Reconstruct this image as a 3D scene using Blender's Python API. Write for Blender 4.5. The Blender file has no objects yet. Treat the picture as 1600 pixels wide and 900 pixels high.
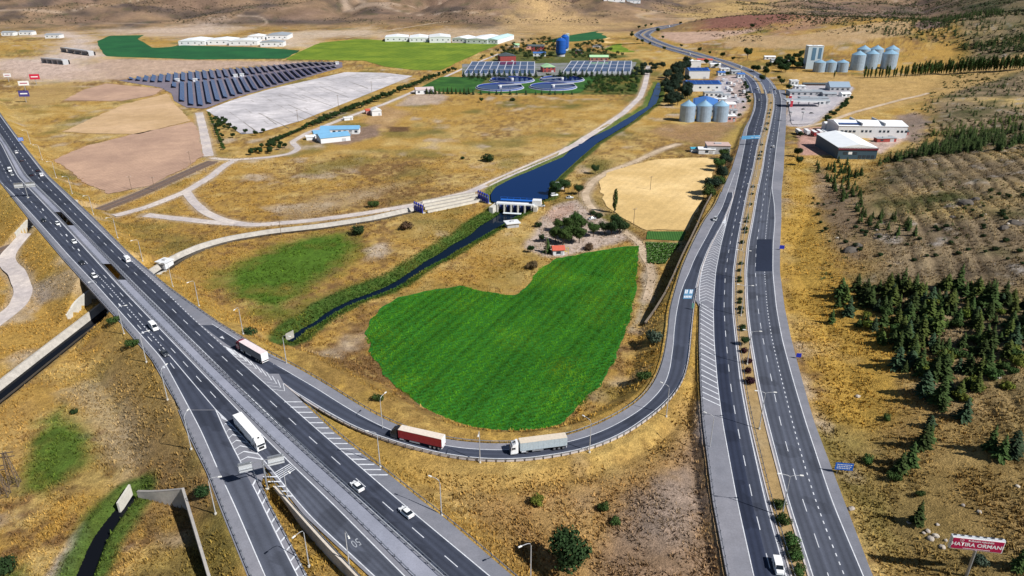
import bpy, bmesh, math, random
import numpy as np
from mathutils import Vector, Matrix

# ---------------------------------------------------------------- camera, sky, sun, exposure
R = math.radians
TH = math.atan(500/1100.0); FPX = 1100.0; CZ = 128.0
scene = bpy.context.scene
col = scene.collection
cam_d = bpy.data.cameras.new('camera'); cam = bpy.data.objects.new('camera', cam_d); col.objects.link(cam)
cam.location = (0, 0, CZ); cam.rotation_euler = (R(90)-TH, 0, 0)
cam_d.sensor_width = 36; cam_d.lens = FPX/1600*36; cam_d.clip_end = 20000; cam_d.clip_start = 1
scene.camera = cam
SUN_EL = 43.0; SUN_DIR = Vector((0.862, -0.508, math.tan(R(SUN_EL)))).normalized()   # towards the sun
w = bpy.data.worlds.new('World'); scene.world = w; w.use_nodes = True
nt = w.node_tree; bg = nt.nodes['Background']; sky = nt.nodes.new('ShaderNodeTexSky')
sky.sky_type = 'NISHITA'; sky.sun_disc = False; sky.sun_elevation = R(SUN_EL)
sky.sun_rotation = math.atan2(0.862, -0.508); sky.altitude = 1000; sky.air_density = 1.0; sky.dust_density = 0.6
nt.links.new(sky.outputs[0], bg.inputs[0]); bg.inputs[1].default_value = 0.05
sd = bpy.data.lights.new('sun', 'SUN'); sd.energy = 5.0; sd.angle = R(0.5); sd.color = (1.0, 0.965, 0.91)
so = bpy.data.objects.new('sun', sd); col.objects.link(so)
so.rotation_euler = (-SUN_DIR).to_track_quat('-Z', 'Y').to_euler(); so.location = (0, 0, 400)
scene.view_settings.view_transform = 'Standard'; scene.view_settings.look = 'None'
scene.view_settings.exposure = 0.34; scene.view_settings.gamma = 1.0
scene.render.engine = 'CYCLES'

rng = np.random.default_rng(7); rnd = random.Random(7)
C_, S_ = math.cos(TH), math.sin(TH)

# ---------------------------------------------------------------- picture measurements -> places on the ground
def PZ(px, py, z):
    v = py-450.0
    dx = px-800.0; dy = FPX*C_-v*S_; dz = -FPX*S_-v*C_
    k = (z-CZ)/dz
    return np.array((dx*k, dy*k, z))
def proj(p):
    x, y, z = p[0], p[1], p[2]-CZ
    d = y*C_-z*S_; u = -y*S_-z*C_
    return 800+FPX*x/d, 450+FPX*u/d
def smooth01(a, b, x):
    t = np.clip((x-a)/(b-a), 0, 1); return t*t*(3-2*t)
def vnoise(X, Y, seed=0):
    xi = np.floor(X).astype(np.int64); yi = np.floor(Y).astype(np.int64)
    fx = X-xi; fy = Y-yi; fx = fx*fx*(3-2*fx); fy = fy*fy*(3-2*fy)
    def hsh(a, b):
        h = (a*374761393 + b*668265263 + seed*982451653) & 0xffffffff
        h = ((h ^ (h >> 13))*1274126177) & 0xffffffff
        return ((h ^ (h >> 16)) & 0xffff)/65535.0
    return (hsh(xi, yi)*(1-fx)+hsh(xi+1, yi)*fx)*(1-fy)+(hsh(xi, yi+1)*(1-fx)+hsh(xi+1, yi+1)*fx)*fy
def fbm(X, Y, scale, oct=4, seed=0):
    s = 0; a = 1; t = 0; f = 1.0/scale
    for i in range(oct):
        s = s+a*vnoise(X*f+17.3*i, Y*f-9.1*i, seed+i); t += a; a *= 0.5; f *= 2.03
    return s/t
def resample(pts, n=None, step=None):
    pts = np.asarray(pts, float); d = np.r_[0, np.cumsum(np.linalg.norm(np.diff(pts, axis=0), axis=1))]
    if n is None: n = max(2, int(d[-1]/step)+1)
    t = np.linspace(0, d[-1], n)
    return np.stack([np.interp(t, d, pts[:, i]) for i in range(pts.shape[1])], 1)
def smooth_line(pts, step=3.0, it=None, sm=6.0):
    q = resample(pts, step=step)
    if it is None: it = max(1, int((sm/step)**2))
    a, b = q[0].copy(), q[-1].copy()
    for _ in range(it):
        q[1:-1] = 0.25*q[:-2]+0.5*q[1:-1]+0.25*q[2:]
    q[0] = a; q[-1] = b
    return q
def pts_dist(X, Y, line, extra=None, margin=80):
    """distance to a polyline, height (and extra value) of the nearest point"""
    D = np.full(X.shape, 1e9); Z = np.zeros(X.shape); E = np.zeros(X.shape)
    line = np.asarray(line)
    lo = line[:, :2].min(0)-margin; hi = line[:, :2].max(0)+margin
    m = (X > lo[0]) & (X < hi[0]) & (Y > lo[1]) & (Y < hi[1])
    if not m.any(): return D, Z, E
    x = X[m]; y = Y[m]; d = np.full(x.shape, 1e9); z = np.zeros(x.shape); e = np.zeros(x.shape)
    for i in range(len(line)-1):
        a = line[i]; b = line[i+1]; ux = b[0]-a[0]; uy = b[1]-a[1]; L = ux*ux+uy*uy+1e-9
        sx0 = min(a[0], b[0])-margin; sx1 = max(a[0], b[0])+margin; sy0 = min(a[1], b[1])-margin; sy1 = max(a[1], b[1])+margin
        idx = np.nonzero((x > sx0) & (x < sx1) & (y > sy0) & (y < sy1))[0]
        if not len(idx): continue
        t = np.clip(((x[idx]-a[0])*ux+(y[idx]-a[1])*uy)/L, 0, 1)
        dd = np.hypot(x[idx]-a[0]-t*ux, y[idx]-a[1]-t*uy); c = dd < d[idx]; k = idx[c]
        d[k] = dd[c]; z[k] = (a[2]+t*(b[2]-a[2]))[c]
        if extra is not None: e[k] = (extra[i]+t*(extra[i+1]-extra[i]))[c]
    D[m] = d; Z[m] = z; E[m] = e
    return D, Z, E
def poly_sd(X, Y, poly, margin=60):
    """signed distance to a polygon: negative inside"""
    poly = np.asarray(poly)[:, :2]; D = np.full(X.shape, 1e9)
    lo = poly.min(0)-margin; hi = poly.max(0)+margin
    m = (X > lo[0]) & (X < hi[0]) & (Y > lo[1]) & (Y < hi[1])
    if not m.any(): return D
    x = X[m]; y = Y[m]; d = np.full(x.shape, 1e9); ins = np.zeros(x.shape, bool)
    for i in range(len(poly)):
        a = poly[i]; b = poly[(i+1) % len(poly)]; ux = b[0]-a[0]; uy = b[1]-a[1]; L = ux*ux+uy*uy+1e-9
        t = np.clip(((x-a[0])*ux+(y-a[1])*uy)/L, 0, 1)
        d = np.minimum(d, np.hypot(x-a[0]-t*ux, y-a[1]-t*uy))
        c = ((a[1] > y) != (b[1] > y)); 
        if abs(uy) > 1e-9: ins ^= c & (x < ux*(y-a[1])/uy+a[0])
    D[m] = np.where(ins, -d, d)
    return D
def pp(l, z=0.0): return np.array([PZ(a, b, z) for a, b in l])

# ---------------------------------------------------------------- the lines of the roads (measured rows), heights of the roads
def zM(py): return np.interp(py, [100, 200, 330, 450, 600, 750, 900, 960], [6, 8, 9, 9.5, 9, 8.5, 8, 8])
def zR(py): return np.interp(py, [0, 40, 100, 150, 200, 280, 350, 450, 600, 700, 900, 960], [1, 1, 1, 2, 2.5, 5, 7, 7, 5.5, 4.5, 4, 4])
def zE(py): return zM(py)-np.interp(py, [742, 800, 960], [0, 1.0, 4.2])
def zP(px, py):
    if px > 1036: return float(zR(py))
    if px < 470: return float(zM(py))
    return float(np.interp(px, [470, 560, 650, 750, 850, 950, 1036], [8.95, 7.4, 6.0, 5.0, 4.6, 4.6, 5.3]))
def rowline(rows, zf, p0=None, p1=None, step=2.5, sm=8.0):
    ys = [a for a, b in rows]; xs = [b for a, b in rows]
    p0 = ys[0] if p0 is None else p0; p1 = ys[-1] if p1 is None else p1
    q = np.linspace(p0, p1, 160)
    pts = np.array([PZ(np.interp(y, ys, xs), y, float(zf(y))) for y in q])
    return smooth_line(pts, step=step, sm=sm)
def ptline(l, zf, step=2.5, sm=8.0):
    return smooth_line(np.array([PZ(a, b, zf(a, b)) for a, b in l]), step=step, sm=sm)
# motorway rows: (row, column)
M_a = [(150, -95), (225, -38), (250, -24), (275, -8), (300, 12), (337, 41), (400, 94), (450, 139), (500, 184), (562, 237), (620, 270), (675, 292), (737, 322), (810, 350), (899, 386), (960, 410)]
M_b = [(150, -88), (225, -32), (250, -16), (284, 0), (300, 18), (337, 52), (400, 108), (450, 155), (512, 210), (562, 255), (672, 314), (737, 342), (790, 367), (867, 400), (960, 440)]
M_c = [(400, 124), (450, 172), (512, 227), (562, 271), (600, 303), (640, 337)]
M_d = [(150, -50), (225, 2), (275, 27), (337, 86), (450, 189), (562, 296), (660, 390), (720, 450), (787, 520), (900, 632), (960, 692)]
M_e = [(640, 337), (672, 370), (722, 415), (805, 482), (899, 584), (960, 648)]
M_f = [(150, -48), (225, 4), (275, 30), (337, 90), (450, 194), (562, 303), (660, 400), (720, 461), (787, 533), (900, 646), (960, 706)]
M_g = [(150, -44), (225, 9), (275, 39), (337, 102), (450, 210), (562, 322), (675, 441), (787, 564), (900, 688), (960, 752)]
M_h = [(150, -42), (225, 11), (275, 42), (337, 106), (450, 217), (562, 331), (675, 447), (787, 570), (900, 695), (960, 760)]
M_i = [(150, -22), (225, 32), (275, 71), (337, 133), (400, 197), (450, 252), (500, 304), (545, 354), (562, 372), (675, 500), (787, 629), (900, 765), (960, 836)]
M_j = [(150, -18), (190, 10), (225, 36), (275, 76), (337, 143), (400, 206), (450, 265), (503, 340), (531, 385), (550, 417)]
M_j2 = [(600, 444), (622, 467), (675, 522), (735, 600), (787, 665), (805, 690), (899, 800), (960, 872)]
E_r = [(640, 337), (675, 352), (720, 375), (767, 400), (835, 432), (899, 465), (960, 495)]
E_rail = [(735, 396), (745, 400), (795, 425), (850, 455), (899, 480), (960, 508)]
W_ml = [(735, 413), (787, 456), (900, 562), (960, 622)]
# right dual carriageway
R_left = [(140, 1176), (155, 1179), (170, 1177), (185, 1172), (200, 1163), (230, 1154), (265, 1143), (300, 1127)]          # outer pavement edge above the fork
R_l2 = [(470, 1096), (480, 1093), (530, 1092), (600, 1094), (660, 1098), (785, 1114), (895, 1135), (960, 1148)]
R_Ll = [(140, 1178), (155, 1181), (170, 1180), (185, 1174), (200, 1168), (230, 1163), (265, 1156), (300, 1148), (345, 1136), (380, 1127), (425, 1118), (480, 1114.5), (530, 1115.5), (600, 1121), (660, 1129), (785, 1152), (895, 1176.6), (960, 1191)]
R_Lr = [(140, 1195), (155, 1198.5), (170, 1197), (185, 1194), (200, 1191), (230, 1182.5), (265, 1176), (300, 1167), (345, 1158), (380, 1151.5), (425, 1145.5), (480, 1144), (530, 1149), (600, 1157), (660, 1168), (785, 1196), (895, 1227), (960, 1245)]
R_ml = [(140, 1196.5), (155, 1200), (170, 1198.5), (185, 1195.5), (200, 1192.5), (230, 1184), (265, 1178), (300, 1169), (345, 1160), (380, 1154), (425, 1148), (480, 1146.5), (530, 1152), (600, 1161), (660, 1172), (785, 1202), (895, 1235), (960, 1254)]
R_mr = [(140, 1206), (155, 1208.5), (170, 1208), (185, 1205), (200, 1202), (230, 1195.5), (265, 1190), (300, 1182), (345, 1174.5), (380, 1167.5), (425, 1163.5), (480, 1165.5), (530, 1171), (600, 1182), (660, 1195), (785, 1228), (895, 1262), (960, 1281)]
R_L = [(140, 1207.5), (155, 1210), (170, 1209.5), (185, 1206.5), (200, 1203.5), (230, 1197), (265, 1192), (300, 1184.5), (345, 1177), (380, 1170.5), (425, 1166.5), (480, 1168.5), (530, 1174.2), (600, 1186), (660, 1200), (785, 1233), (895, 1269), (960, 1288)]
R_R = [(140, 1217), (155, 1221), (170, 1221), (185, 1219), (200, 1217), (230, 1213), (265, 1209), (292, 1206), (300, 1207), (320, 1210), (345, 1211), (380, 1208), (425, 1207.5), (480, 1213), (530, 1222), (600, 1241), (660, 1259), (785, 1300.5), (895, 1347), (960, 1374)]
R_e = [(140, 1226), (155, 1229), (170, 1229), (185, 1228), (200, 1228), (230, 1226), (265, 1224.5), (300, 1221), (345, 1221), (380, 1219), (425, 1218.7), (480, 1226), (530, 1236.5), (600, 1255), (660, 1272.5), (785, 1320), (895, 1362), (960, 1390)]
# ramp: left pavement edge (inner, field side) and right edge, from the fork round to the motorway
P_in = [(1127, 300), (1118, 320), (1100, 345), (1080, 385), (1065, 420), (1056, 450), (1047, 482), (1044, 520), (1037, 562), (1025, 595), (1000, 627), (962, 650), (912, 674), (860, 687), (799, 694), (750, 693), (695, 687), (650, 676), (610, 660), (575, 642), (525, 610), (487, 587), (450, 567), (417, 550)]
P_out = [(1148, 300), (1141, 322), (1133, 340), (1107.5, 390), (1096, 420), (1089, 450), (1084, 477), (1079, 525), (1076, 560), (1070, 590), (1055, 615), (1032, 640), (985, 674), (950, 692), (920, 702), (875, 712), (825, 719), (799, 720.5), (750, 720), (700, 714), (650, 702), (612, 691), (562, 674), (525, 655), (500, 640), (467, 621), (444, 600)]
P_line_in = [(1148, 270), (1137, 300), (1128, 325), (1114, 350), (1085, 405), (1066, 450), (1060, 470), (1055, 500), (1051, 550), (1044, 595), (1020, 625), (985, 652), (940, 676), (880, 694), (799, 704), (750, 704), (690, 697), (640, 684), (587, 664), (537, 633), (475, 595), (420, 564), (372, 532), (330, 506)]
P_line_out = [(1146, 305), (1131, 342), (1105.5, 390), (1094, 420), (1087, 450), (1082, 477), (1077.5, 525), (1074, 560), (1068, 589), (1053, 613), (1030, 637), (983, 671), (949, 689), (919, 699), (874, 709), (825, 716), (799, 717.5), (750, 717), (701, 711), (651, 699), (613, 688), (563, 671), (527, 652), (502, 637), (468, 617), (420, 584), (372, 550), (350, 536)]

LN = {}
for k, v, f in (('Ma', M_a, zE), ('Mb', M_b, zE), ('Mc', M_c, zM), ('Md', M_d, zM), ('Me', M_e, zM), ('Mf', M_f, zM), ('Mg', M_g, zM), ('Mh', M_h, zM), ('Mi', M_i, zM), ('Mj', M_j, zM), ('Mj2', M_j2, zM), ('Er', E_r, zE), ('Erail', E_rail, zE), ('Wml', W_ml, zM),
                ('Rleft', R_left, zR), ('Rl2', R_l2, zR), ('RLl', R_Ll, zR), ('RLr', R_Lr, zR), ('Rml', R_ml, zR), ('Rmr', R_mr, zR), ('RL', R_L, zR), ('RR', R_R, zR), ('Re', R_e, zR)):
    LN[k] = rowline(v, f)
LN['Pin'] = ptline(P_in, zP); LN['Pout'] = ptline(P_out, zP); LN['Plin'] = ptline(P_line_in, zP); LN['Plout'] = ptline(P_line_out, zP)
def far_pts(l): return smooth_line(np.array([PZ(a, b, float(zR(b))) for a, b in l]), step=8, sm=24)
RF = far_pts([(1192, 146), (1188, 133), (1180, 122), (1160, 110), (1125, 96.5), (1080, 83.5), (1040, 72.5), (1015, 62.5), (1002, 54.5), (1012, 47.5), (1040, 41.5), (1062, 38.5), (1085, 36)])   # far centre line

def center(a, b, n=140):
    A = resample(LN[a] if isinstance(a, str) else a, n); B = resample(LN[b] if isinstance(b, str) else b, n)
    return (A+B)/2, np.linalg.norm((A-B)[:, :2], axis=1)/2
def rows_center(ra, rb, zf, p0, p1, n=140):
    q = np.linspace(p0, p1, n)
    A = np.array([PZ(np.interp(y, [r[0] for r in ra], [r[1] for r in ra]), y, float(zf(y))) for y in q])
    B = np.array([PZ(np.interp(y, [r[0] for r in rb], [r[1] for r in rb]), y, float(zf(y))) for y in q])
    c = (A+B)/2; t = np.gradient(c[:, :2], axis=0); t /= np.linalg.norm(t, axis=1)[:, None]
    w_ = np.abs((B-A)[:, 0]*-t[:, 1]+(B-A)[:, 1]*t[:, 0])/2
    return c, w_
CM, WM = rows_center(M_a[:9]+[(562, 237), (640, 300), (672, 366), (722, 411), (805, 476), (899, 574), (960, 640)], M_j+M_j2, zM, 150, 960)
CE, WE = rows_center(M_a, [(560, 262), (640, 337)]+E_r[1:], zE, 600, 960, 60)
CR, WR = rows_center(R_left+[(345, 1132), (400, 1118), (470, 1093)]+R_l2[1:], R_e, zR, 140, 960)
_pi = resample(LN['Pin'], 160); _po = resample(LN['Pout'], 160)
CP = (_pi+_po)/2; WP = np.linalg.norm((_pi-_po)[:, :2], axis=1)/2

def ramp_z(p):
    i = int(np.argmin(np.hypot(CP[:, 0]-p[0], CP[:, 1]-p[1]))); a = _pi[i]; b = _po[i]; u_ = (b-a)[:2]; t = float(np.clip(((np.asarray(p[:2])-a[:2]) @ u_)/(u_ @ u_), -.1, 1.1)); return float(a[2]*(1-t)+b[2]*t), float(np.hypot(CP[i, 0]-p[0], CP[i, 1]-p[1])-WP[i])
for _k in ('Plin', 'Plout'):
    for _q in LN[_k]:
        _z, _d = ramp_z(_q)
        if _d < .8: _q[2] = _z
    LN[_k][1:-1, 2] = (LN[_k][:-2, 2]+LN[_k][1:-1, 2]*2+LN[_k][2:, 2])/4
HOLES = [np.array([PZ(a, b, 9.0) for a, b in ((86, 328), (98, 328), (124, 356), (110, 356))]), np.array([PZ(a, b, 9.4) for a, b in ((162, 409), (174, 409), (204, 441), (190, 441))])]
# ---------------------------------------------------------------- waters and corridors
CANAL_L = [(1027, 129), (1022, 140), (1016, 156), (1012, 166), (985, 182), (955, 200), (900, 225), (880, 245), (840, 262), (800, 279), (775, 292), (766, 304), (768, 316)]
CANAL_R = [(1031, 129), (1032, 140), (1029, 152), (1025, 162), (985, 192), (935, 222), (900, 252), (875, 275), (858, 292), (856, 310), (826, 317), (800, 318)]
canal_poly = pp(CANAL_L+CANAL_R[::-1], -0.8)
RIV = [(800, 332), (785, 342), (760, 356), (732, 375), (710, 386), (692, 399), (650, 423), (615, 447), (575, 463), (525, 484), (475, 516), (455, 533)]
RIVW = [6.2, 5.4, 4.2, 3.2, 3.6, 2.8, 1.9, 1.9, 1.7, 1.4, 1.3, 1.3]
def wline(l, ws, z, step=3.0):
    p = np.c_[pp(l, z), np.array(ws)[:, None]]
    q = smooth_line(p, step=step, sm=5); return q[:, :3], q[:, 3]
RIVL, RIVH = wline(RIV, RIVW, -2.2)
_w = 3.2*(fbm(RIVL[:, 0], RIVL[:, 1], 16, 2, 8)-.5)*smooth01(0, 40, np.arange(len(RIVL))*3.0); RIVL[:, 0] += _w*.6; RIVL[:, 1] -= _w*.8; RIVH = RIVH*(1+.5*(fbm(RIVL[:, 0]+50, RIVL[:, 1], 9, 2, 9)-.5))
CAN2, CAN2H = wline([(-40, 650), (0, 619), (70, 563), (140, 508), (200, 460), (262, 417), (285, 403), (320, 388), (360, 377), (420, 367), (500, 358), (580, 346), (650, 330)], [2.6]*5+[2.0]+[1.7]*7, -1.2)
BLD, BLDH = wline([(96, 985), (122, 920), (138, 885), (152, 845), (178, 808), (206, 776)], [2.0, 2.0, 1.8, 1.8, 1.6, 1.5], -1.4)
COR1 = pp([(-60, 418), (0, 394), (48, 374), (150, 331), (235, 296), (335, 252)], 0.0)
COR2 = pp([(-40, 640), (0, 612), (70, 556), (140, 500), (200, 452), (262, 410), (300, 392)], 0.0)
infield = pp([(640, 745), (760, 740), (920, 720), (1010, 680), (1070, 618), (1088, 600), (1112, 760), (1140, 900), (1150, 960), (860, 960), (800, 880)], 4)
WALL_A = pp([(213, 761), (290, 781), (326, 900), (346, 965)], 2.6)
bl_cut = np.r_[WALL_A, pp([(130, 975), (160, 860), (198, 790)], 0)]
wedge = pp([(418, 772), (440, 780), (556, 900), (620, 962), (520, 962), (480, 896), (428, 795)], 6)
WL2 = [(1112, 303, 4.6), (1100, 325, 5.8), (1091, 347, 6.3), (1078, 374, 6.4), (1066, 398, 6.3), (1053, 428, 5.9), (1040, 456, 5.2), (1024, 482, 3.9), (1008, 504, 2.2)]
WALL2 = np.array([PZ(*a) for a in WL2])
wall2_cut = np.r_[WALL2, pp([(985, 505), (1000, 455), (1022, 400), (1062, 330), (1088, 300)], 0)]
wall2_berm = np.r_[WALL2, np.array([PZ(a, b, 6.4) for a, b in ((1036, 520), (1050, 482), (1060, 450), (1070, 420), (1085, 385), (1104, 345), (1120, 318))])]
XE_Y = [40, 117, 200, 300, 370, 450, 540, 700, 900, 1100, 1500, 2500, 6000]; XE_X = [76, 90, 112, 128, 165, 215, 300, 385, 530, 660, 860, 1350, 2600]

RE_Y = LN['Re'][:, 1][::-1] if LN['Re'][0, 1] > LN['Re'][-1, 1] else LN['Re'][:, 1]; RE_X = LN['Re'][:, 0][::-1] if LN['Re'][0, 1] > LN['Re'][-1, 1] else LN['Re'][:, 0]
def furrow(X, Y): return np.sin((X*.93-Y*.30+15*fbm(X, Y, 55, 4, 41))*2*np.pi/7.0)
def H(X, Y):
    X = np.asarray(X, float); Y = np.asarray(Y, float); sh = X.shape; X = X.ravel(); Y = Y.ravel()
    z = 0.3*(fbm(X, Y, 60, 3, 3)-0.5)
    # far hills on the left, valley gap, hills on the right
    fl = smooth01(1650, 2750, Y+250*(fbm(X, Y, 500, 3, 11)-0.5))*(1-0.8*smooth01(100, 520, X-0.12*(Y-1700)))
    rid = np.abs(fbm(X, Y, 330, 4, 21)-.5)*2
    z = z+fl*(150+110*(fbm(X, Y, 420, 5, 22)-0.35)-95*(1-rid)**2+60*(fbm(X, Y, 120, 4, 24)-.5))
    z = z+smooth01(3000, 5200, Y)*(90+120*fbm(X, Y, 700, 3, 23))
    dr = X-np.interp(Y, XE_Y, XE_X)
    amp = np.interp(Y, [0, 400, 520, 700, 900, 1500, 2500, 6000], [34, 40, 30, 22, 40, 120, 200, 240]); ln = np.interp(Y, [0, 500, 900, 1500, 2500], [140, 150, 260, 420, 520])
    d0 = np.maximum(0, dr)
    hill = amp*(1-np.exp(-d0/ln))
    z = z+hill*(1+0.35*(fbm(X, Y, 90, 4, 31)-0.5))+smooth01(5, 60, dr)*2.2*(fbm(X, Y, 18, 3, 33)-0.5)
    ter = furrow(X, Y)
    z = z-0.5*smooth01(.35, .9, ter)*smooth01(18, 45, dr)*(1-smooth01(560, 700, Y))*smooth01(.30, .45, fbm(X, Y, 40, 3, 45))+.25*smooth01(.35, .9, -ter)*smooth01(18, 45, dr)*smooth01(.42, .58, fbm(X, Y, 30, 3, 47))*(1-smooth01(560, 700, Y))
    # broad rise of the forested spur far right
    z = z+34*np.exp(-((X-760)/260)**2-((Y-1500)/330)**2)+18*np.exp(-((X-560)/150)**2-((Y-1750)/170)**2)
    # land beside the dual carriageway lies at its level
    yrow = np.interp(Y, [100, 117, 150, 200, 272, 400, 541, 800, 1078, 1700], [960, 900, 760, 590, 450, 310, 225, 150, 100, 50])
    z = z+zR(yrow)*smooth01(-9, -1, X-np.interp(Y, RE_Y, RE_X))*(1-smooth01(900, 1300, Y))*0.93
    s = poly_sd(X, Y, infield, 40); z = z+3.6*smooth01(8, -14, s)
    # embankments
    cor = np.minimum(pts_dist(X, Y, COR1, margin=15)[0]-6.0, pts_dist(X, Y, COR2, margin=18)[0]-8.5)
    for hp_ in HOLES: cor = np.minimum(cor, poly_sd(X, Y, hp_, 20)-2.0)
    for line, hw, slope, gap in ((CM, WM, .62, True), (CE, WE, .62, False), (CP, WP, .62, False), (CR, WR, .8, False)):
        d, zz, h = pts_dist(X, Y, line, hw, margin=45)
        out = d-h-0.9
        e = np.where(out < 0, zz-0.45, zz-0.45-out*slope)
        if gap: e = np.where(cor < 0, -50, e)
        z = np.maximum(z, np.where(d < 1e8, e, -50))
    s = poly_sd(X, Y, wall2_berm, 20); zl = np.interp(Y, WALL2[::-1, 1], WALL2[::-1, 2]) if WALL2[0, 1] > WALL2[-1, 1] else np.interp(Y, WALL2[:, 1], WALL2[:, 2])
    z = np.where(s < 0, np.maximum(z, zl-.35), z)
    s = poly_sd(X, Y, wall2_cut, 20); z = np.where(s < .2, np.minimum(z, .12), z)
    # land must stay under the pavements
    for line, hw in ((CP, WP), (CR, WR), (CM, WM), (CE, WE)):
        d, zz, h = pts_dist(X, Y, line, hw, margin=30)
        z = np.where(d < h+0.8, np.minimum(z, zz-0.42), z)
    # far road lies on the ground
    d, zz, h = pts_dist(X, Y, RF, None, margin=60)
    k = smooth01(40, 16, d); z = z*(1-k)+(zz-0.4)*k
    # cuts
    s = poly_sd(X, Y, wedge, 20); z = np.where(s < 0, np.minimum(z, 5.0+0.05*s), z)
    s = poly_sd(X, Y, bl_cut, 20); z = np.where(s < 0, np.minimum(z, -0.6), z)
    s = poly_sd(X, Y, canal_poly, 40); z = np.where(s < 12, np.minimum(z, np.where(s < 0, -2.6, -1.6+0.33*np.maximum(s, 0))), z)
    for line, hw, zb, slope in ((RIVL, RIVH, -3.4, .42), (CAN2, CAN2H, -2.9, .75), (BLD, BLDH, -2.6, .8)):
        d, zz, h = pts_dist(X, Y, line, hw, margin=25)
        z = np.where(d < h+12, np.minimum(z, np.where(d < h, zb, zb+1.0+(d-h)*slope)), z)
    return z.reshape(sh)
_tt = np.concatenate([np.linspace(0, 0.5, 60), np.linspace(0.5, 1.0, 460)[1:]])
_hc = {}
def G(px, py):
    """place on the ground seen at this spot of the photograph"""
    key = (px, py)
    if key in _hc: return _hc[key]
    v = py-450.0; d = np.array((px-800.0, FPX*C_-v*S_, -FPX*S_-v*C_)); K = (-4-CZ)/d[2]
    t = _tt*K; X = d[0]*t; Y = d[1]*t; Z = CZ+d[2]*t
    h = H(X, Y); c = np.nonzero(Z <= h)[0]
    if len(c) == 0: r = PZ(px, py, 0)
    else:
        i = max(1, c[0]); a = Z[i-1]-h[i-1]; b = Z[i]-h[i]; f = a/(a-b+1e-9)
        x = X[i-1]+f*(X[i]-X[i-1]); y = Y[i-1]+f*(Y[i]-Y[i-1]); r = np.array((x, y, h[i-1]+f*(h[i]-h[i-1])))
    _hc[key] = r
    return r
def h1(x, y): return float(H(np.array([x]), np.array([y]))[0])

# ---------------------------------------------------------------- materials
MATS = {}
def nodes_of(name):
    m = bpy.data.materials.new(name); m.use_nodes = True
    t = m.node_tree; return m, t, t.nodes['Principled BSDF']
def pm(name, c, rough=0.7, metal=0.0, var=0.12, scale=1.5, bump=0.0, spec=None, emis=None, alpha=None, objvar=0.0):
    if name in MATS: return MATS[name]
    m, t, b = nodes_of(name); N = t.nodes; L = t.links
    b.inputs['Roughness'].default_value = rough; b.inputs['Metallic'].default_value = metal
    if spec is not None: b.inputs['Specular IOR Level'].default_value = spec
    tc = N.new('ShaderNodeTexCoord'); nz = N.new('ShaderNodeTexNoise'); nz.inputs['Scale'].default_value = scale; nz.inputs['Detail'].default_value = 6
    L.new(tc.outputs['Object'], nz.inputs['Vector'])
    mp = N.new('ShaderNodeMapRange'); mp.inputs['From Min'].default_value = 0.25; mp.inputs['From Max'].default_value = 0.75
    mp.inputs['To Min'].default_value = 1-var; mp.inputs['To Max'].default_value = 1+var; L.new(nz.outputs['Fac'], mp.inputs['Value'])
    hs = N.new('ShaderNodeHueSaturation'); hs.inputs['Color'].default_value = (*c, 1); L.new(mp.outputs['Result'], hs.inputs['Value'])
    if objvar:
        oi = N.new('ShaderNodeObjectInfo'); m2 = N.new('ShaderNodeMapRange'); m2.inputs['To Min'].default_value = 1-objvar; m2.inputs['To Max'].default_value = 1+objvar
        L.new(oi.outputs['Random'], m2.inputs['Value']); mm = N.new('ShaderNodeMath'); mm.operation = 'MULTIPLY'
        L.new(m2.outputs['Result'], mm.inputs[0]); L.new(mp.outputs['Result'], mm.inputs[1]); L.new(mm.outputs[0], hs.inputs['Value'])
        m3 = N.new('ShaderNodeMapRange'); m3.inputs['To Min'].default_value = 0.485; m3.inputs['To Max'].default_value = 0.515
        L.new(oi.outputs['Random'], m3.inputs['Value']); L.new(m3.outputs['Result'], hs.inputs['Hue'])
    L.new(hs.outputs['Color'], b.inputs['Base Color'])
    if bump:
        bp = N.new('ShaderNodeBump'); bp.inputs['Strength'].default_value = bump; bp.inputs['Distance'].default_value = 0.1
        L.new(nz.outputs['Fac'], bp.inputs['Height']); L.new(bp.outputs['Normal'], b.inputs['Normal'])
    MATS[name] = m
    return m
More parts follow.
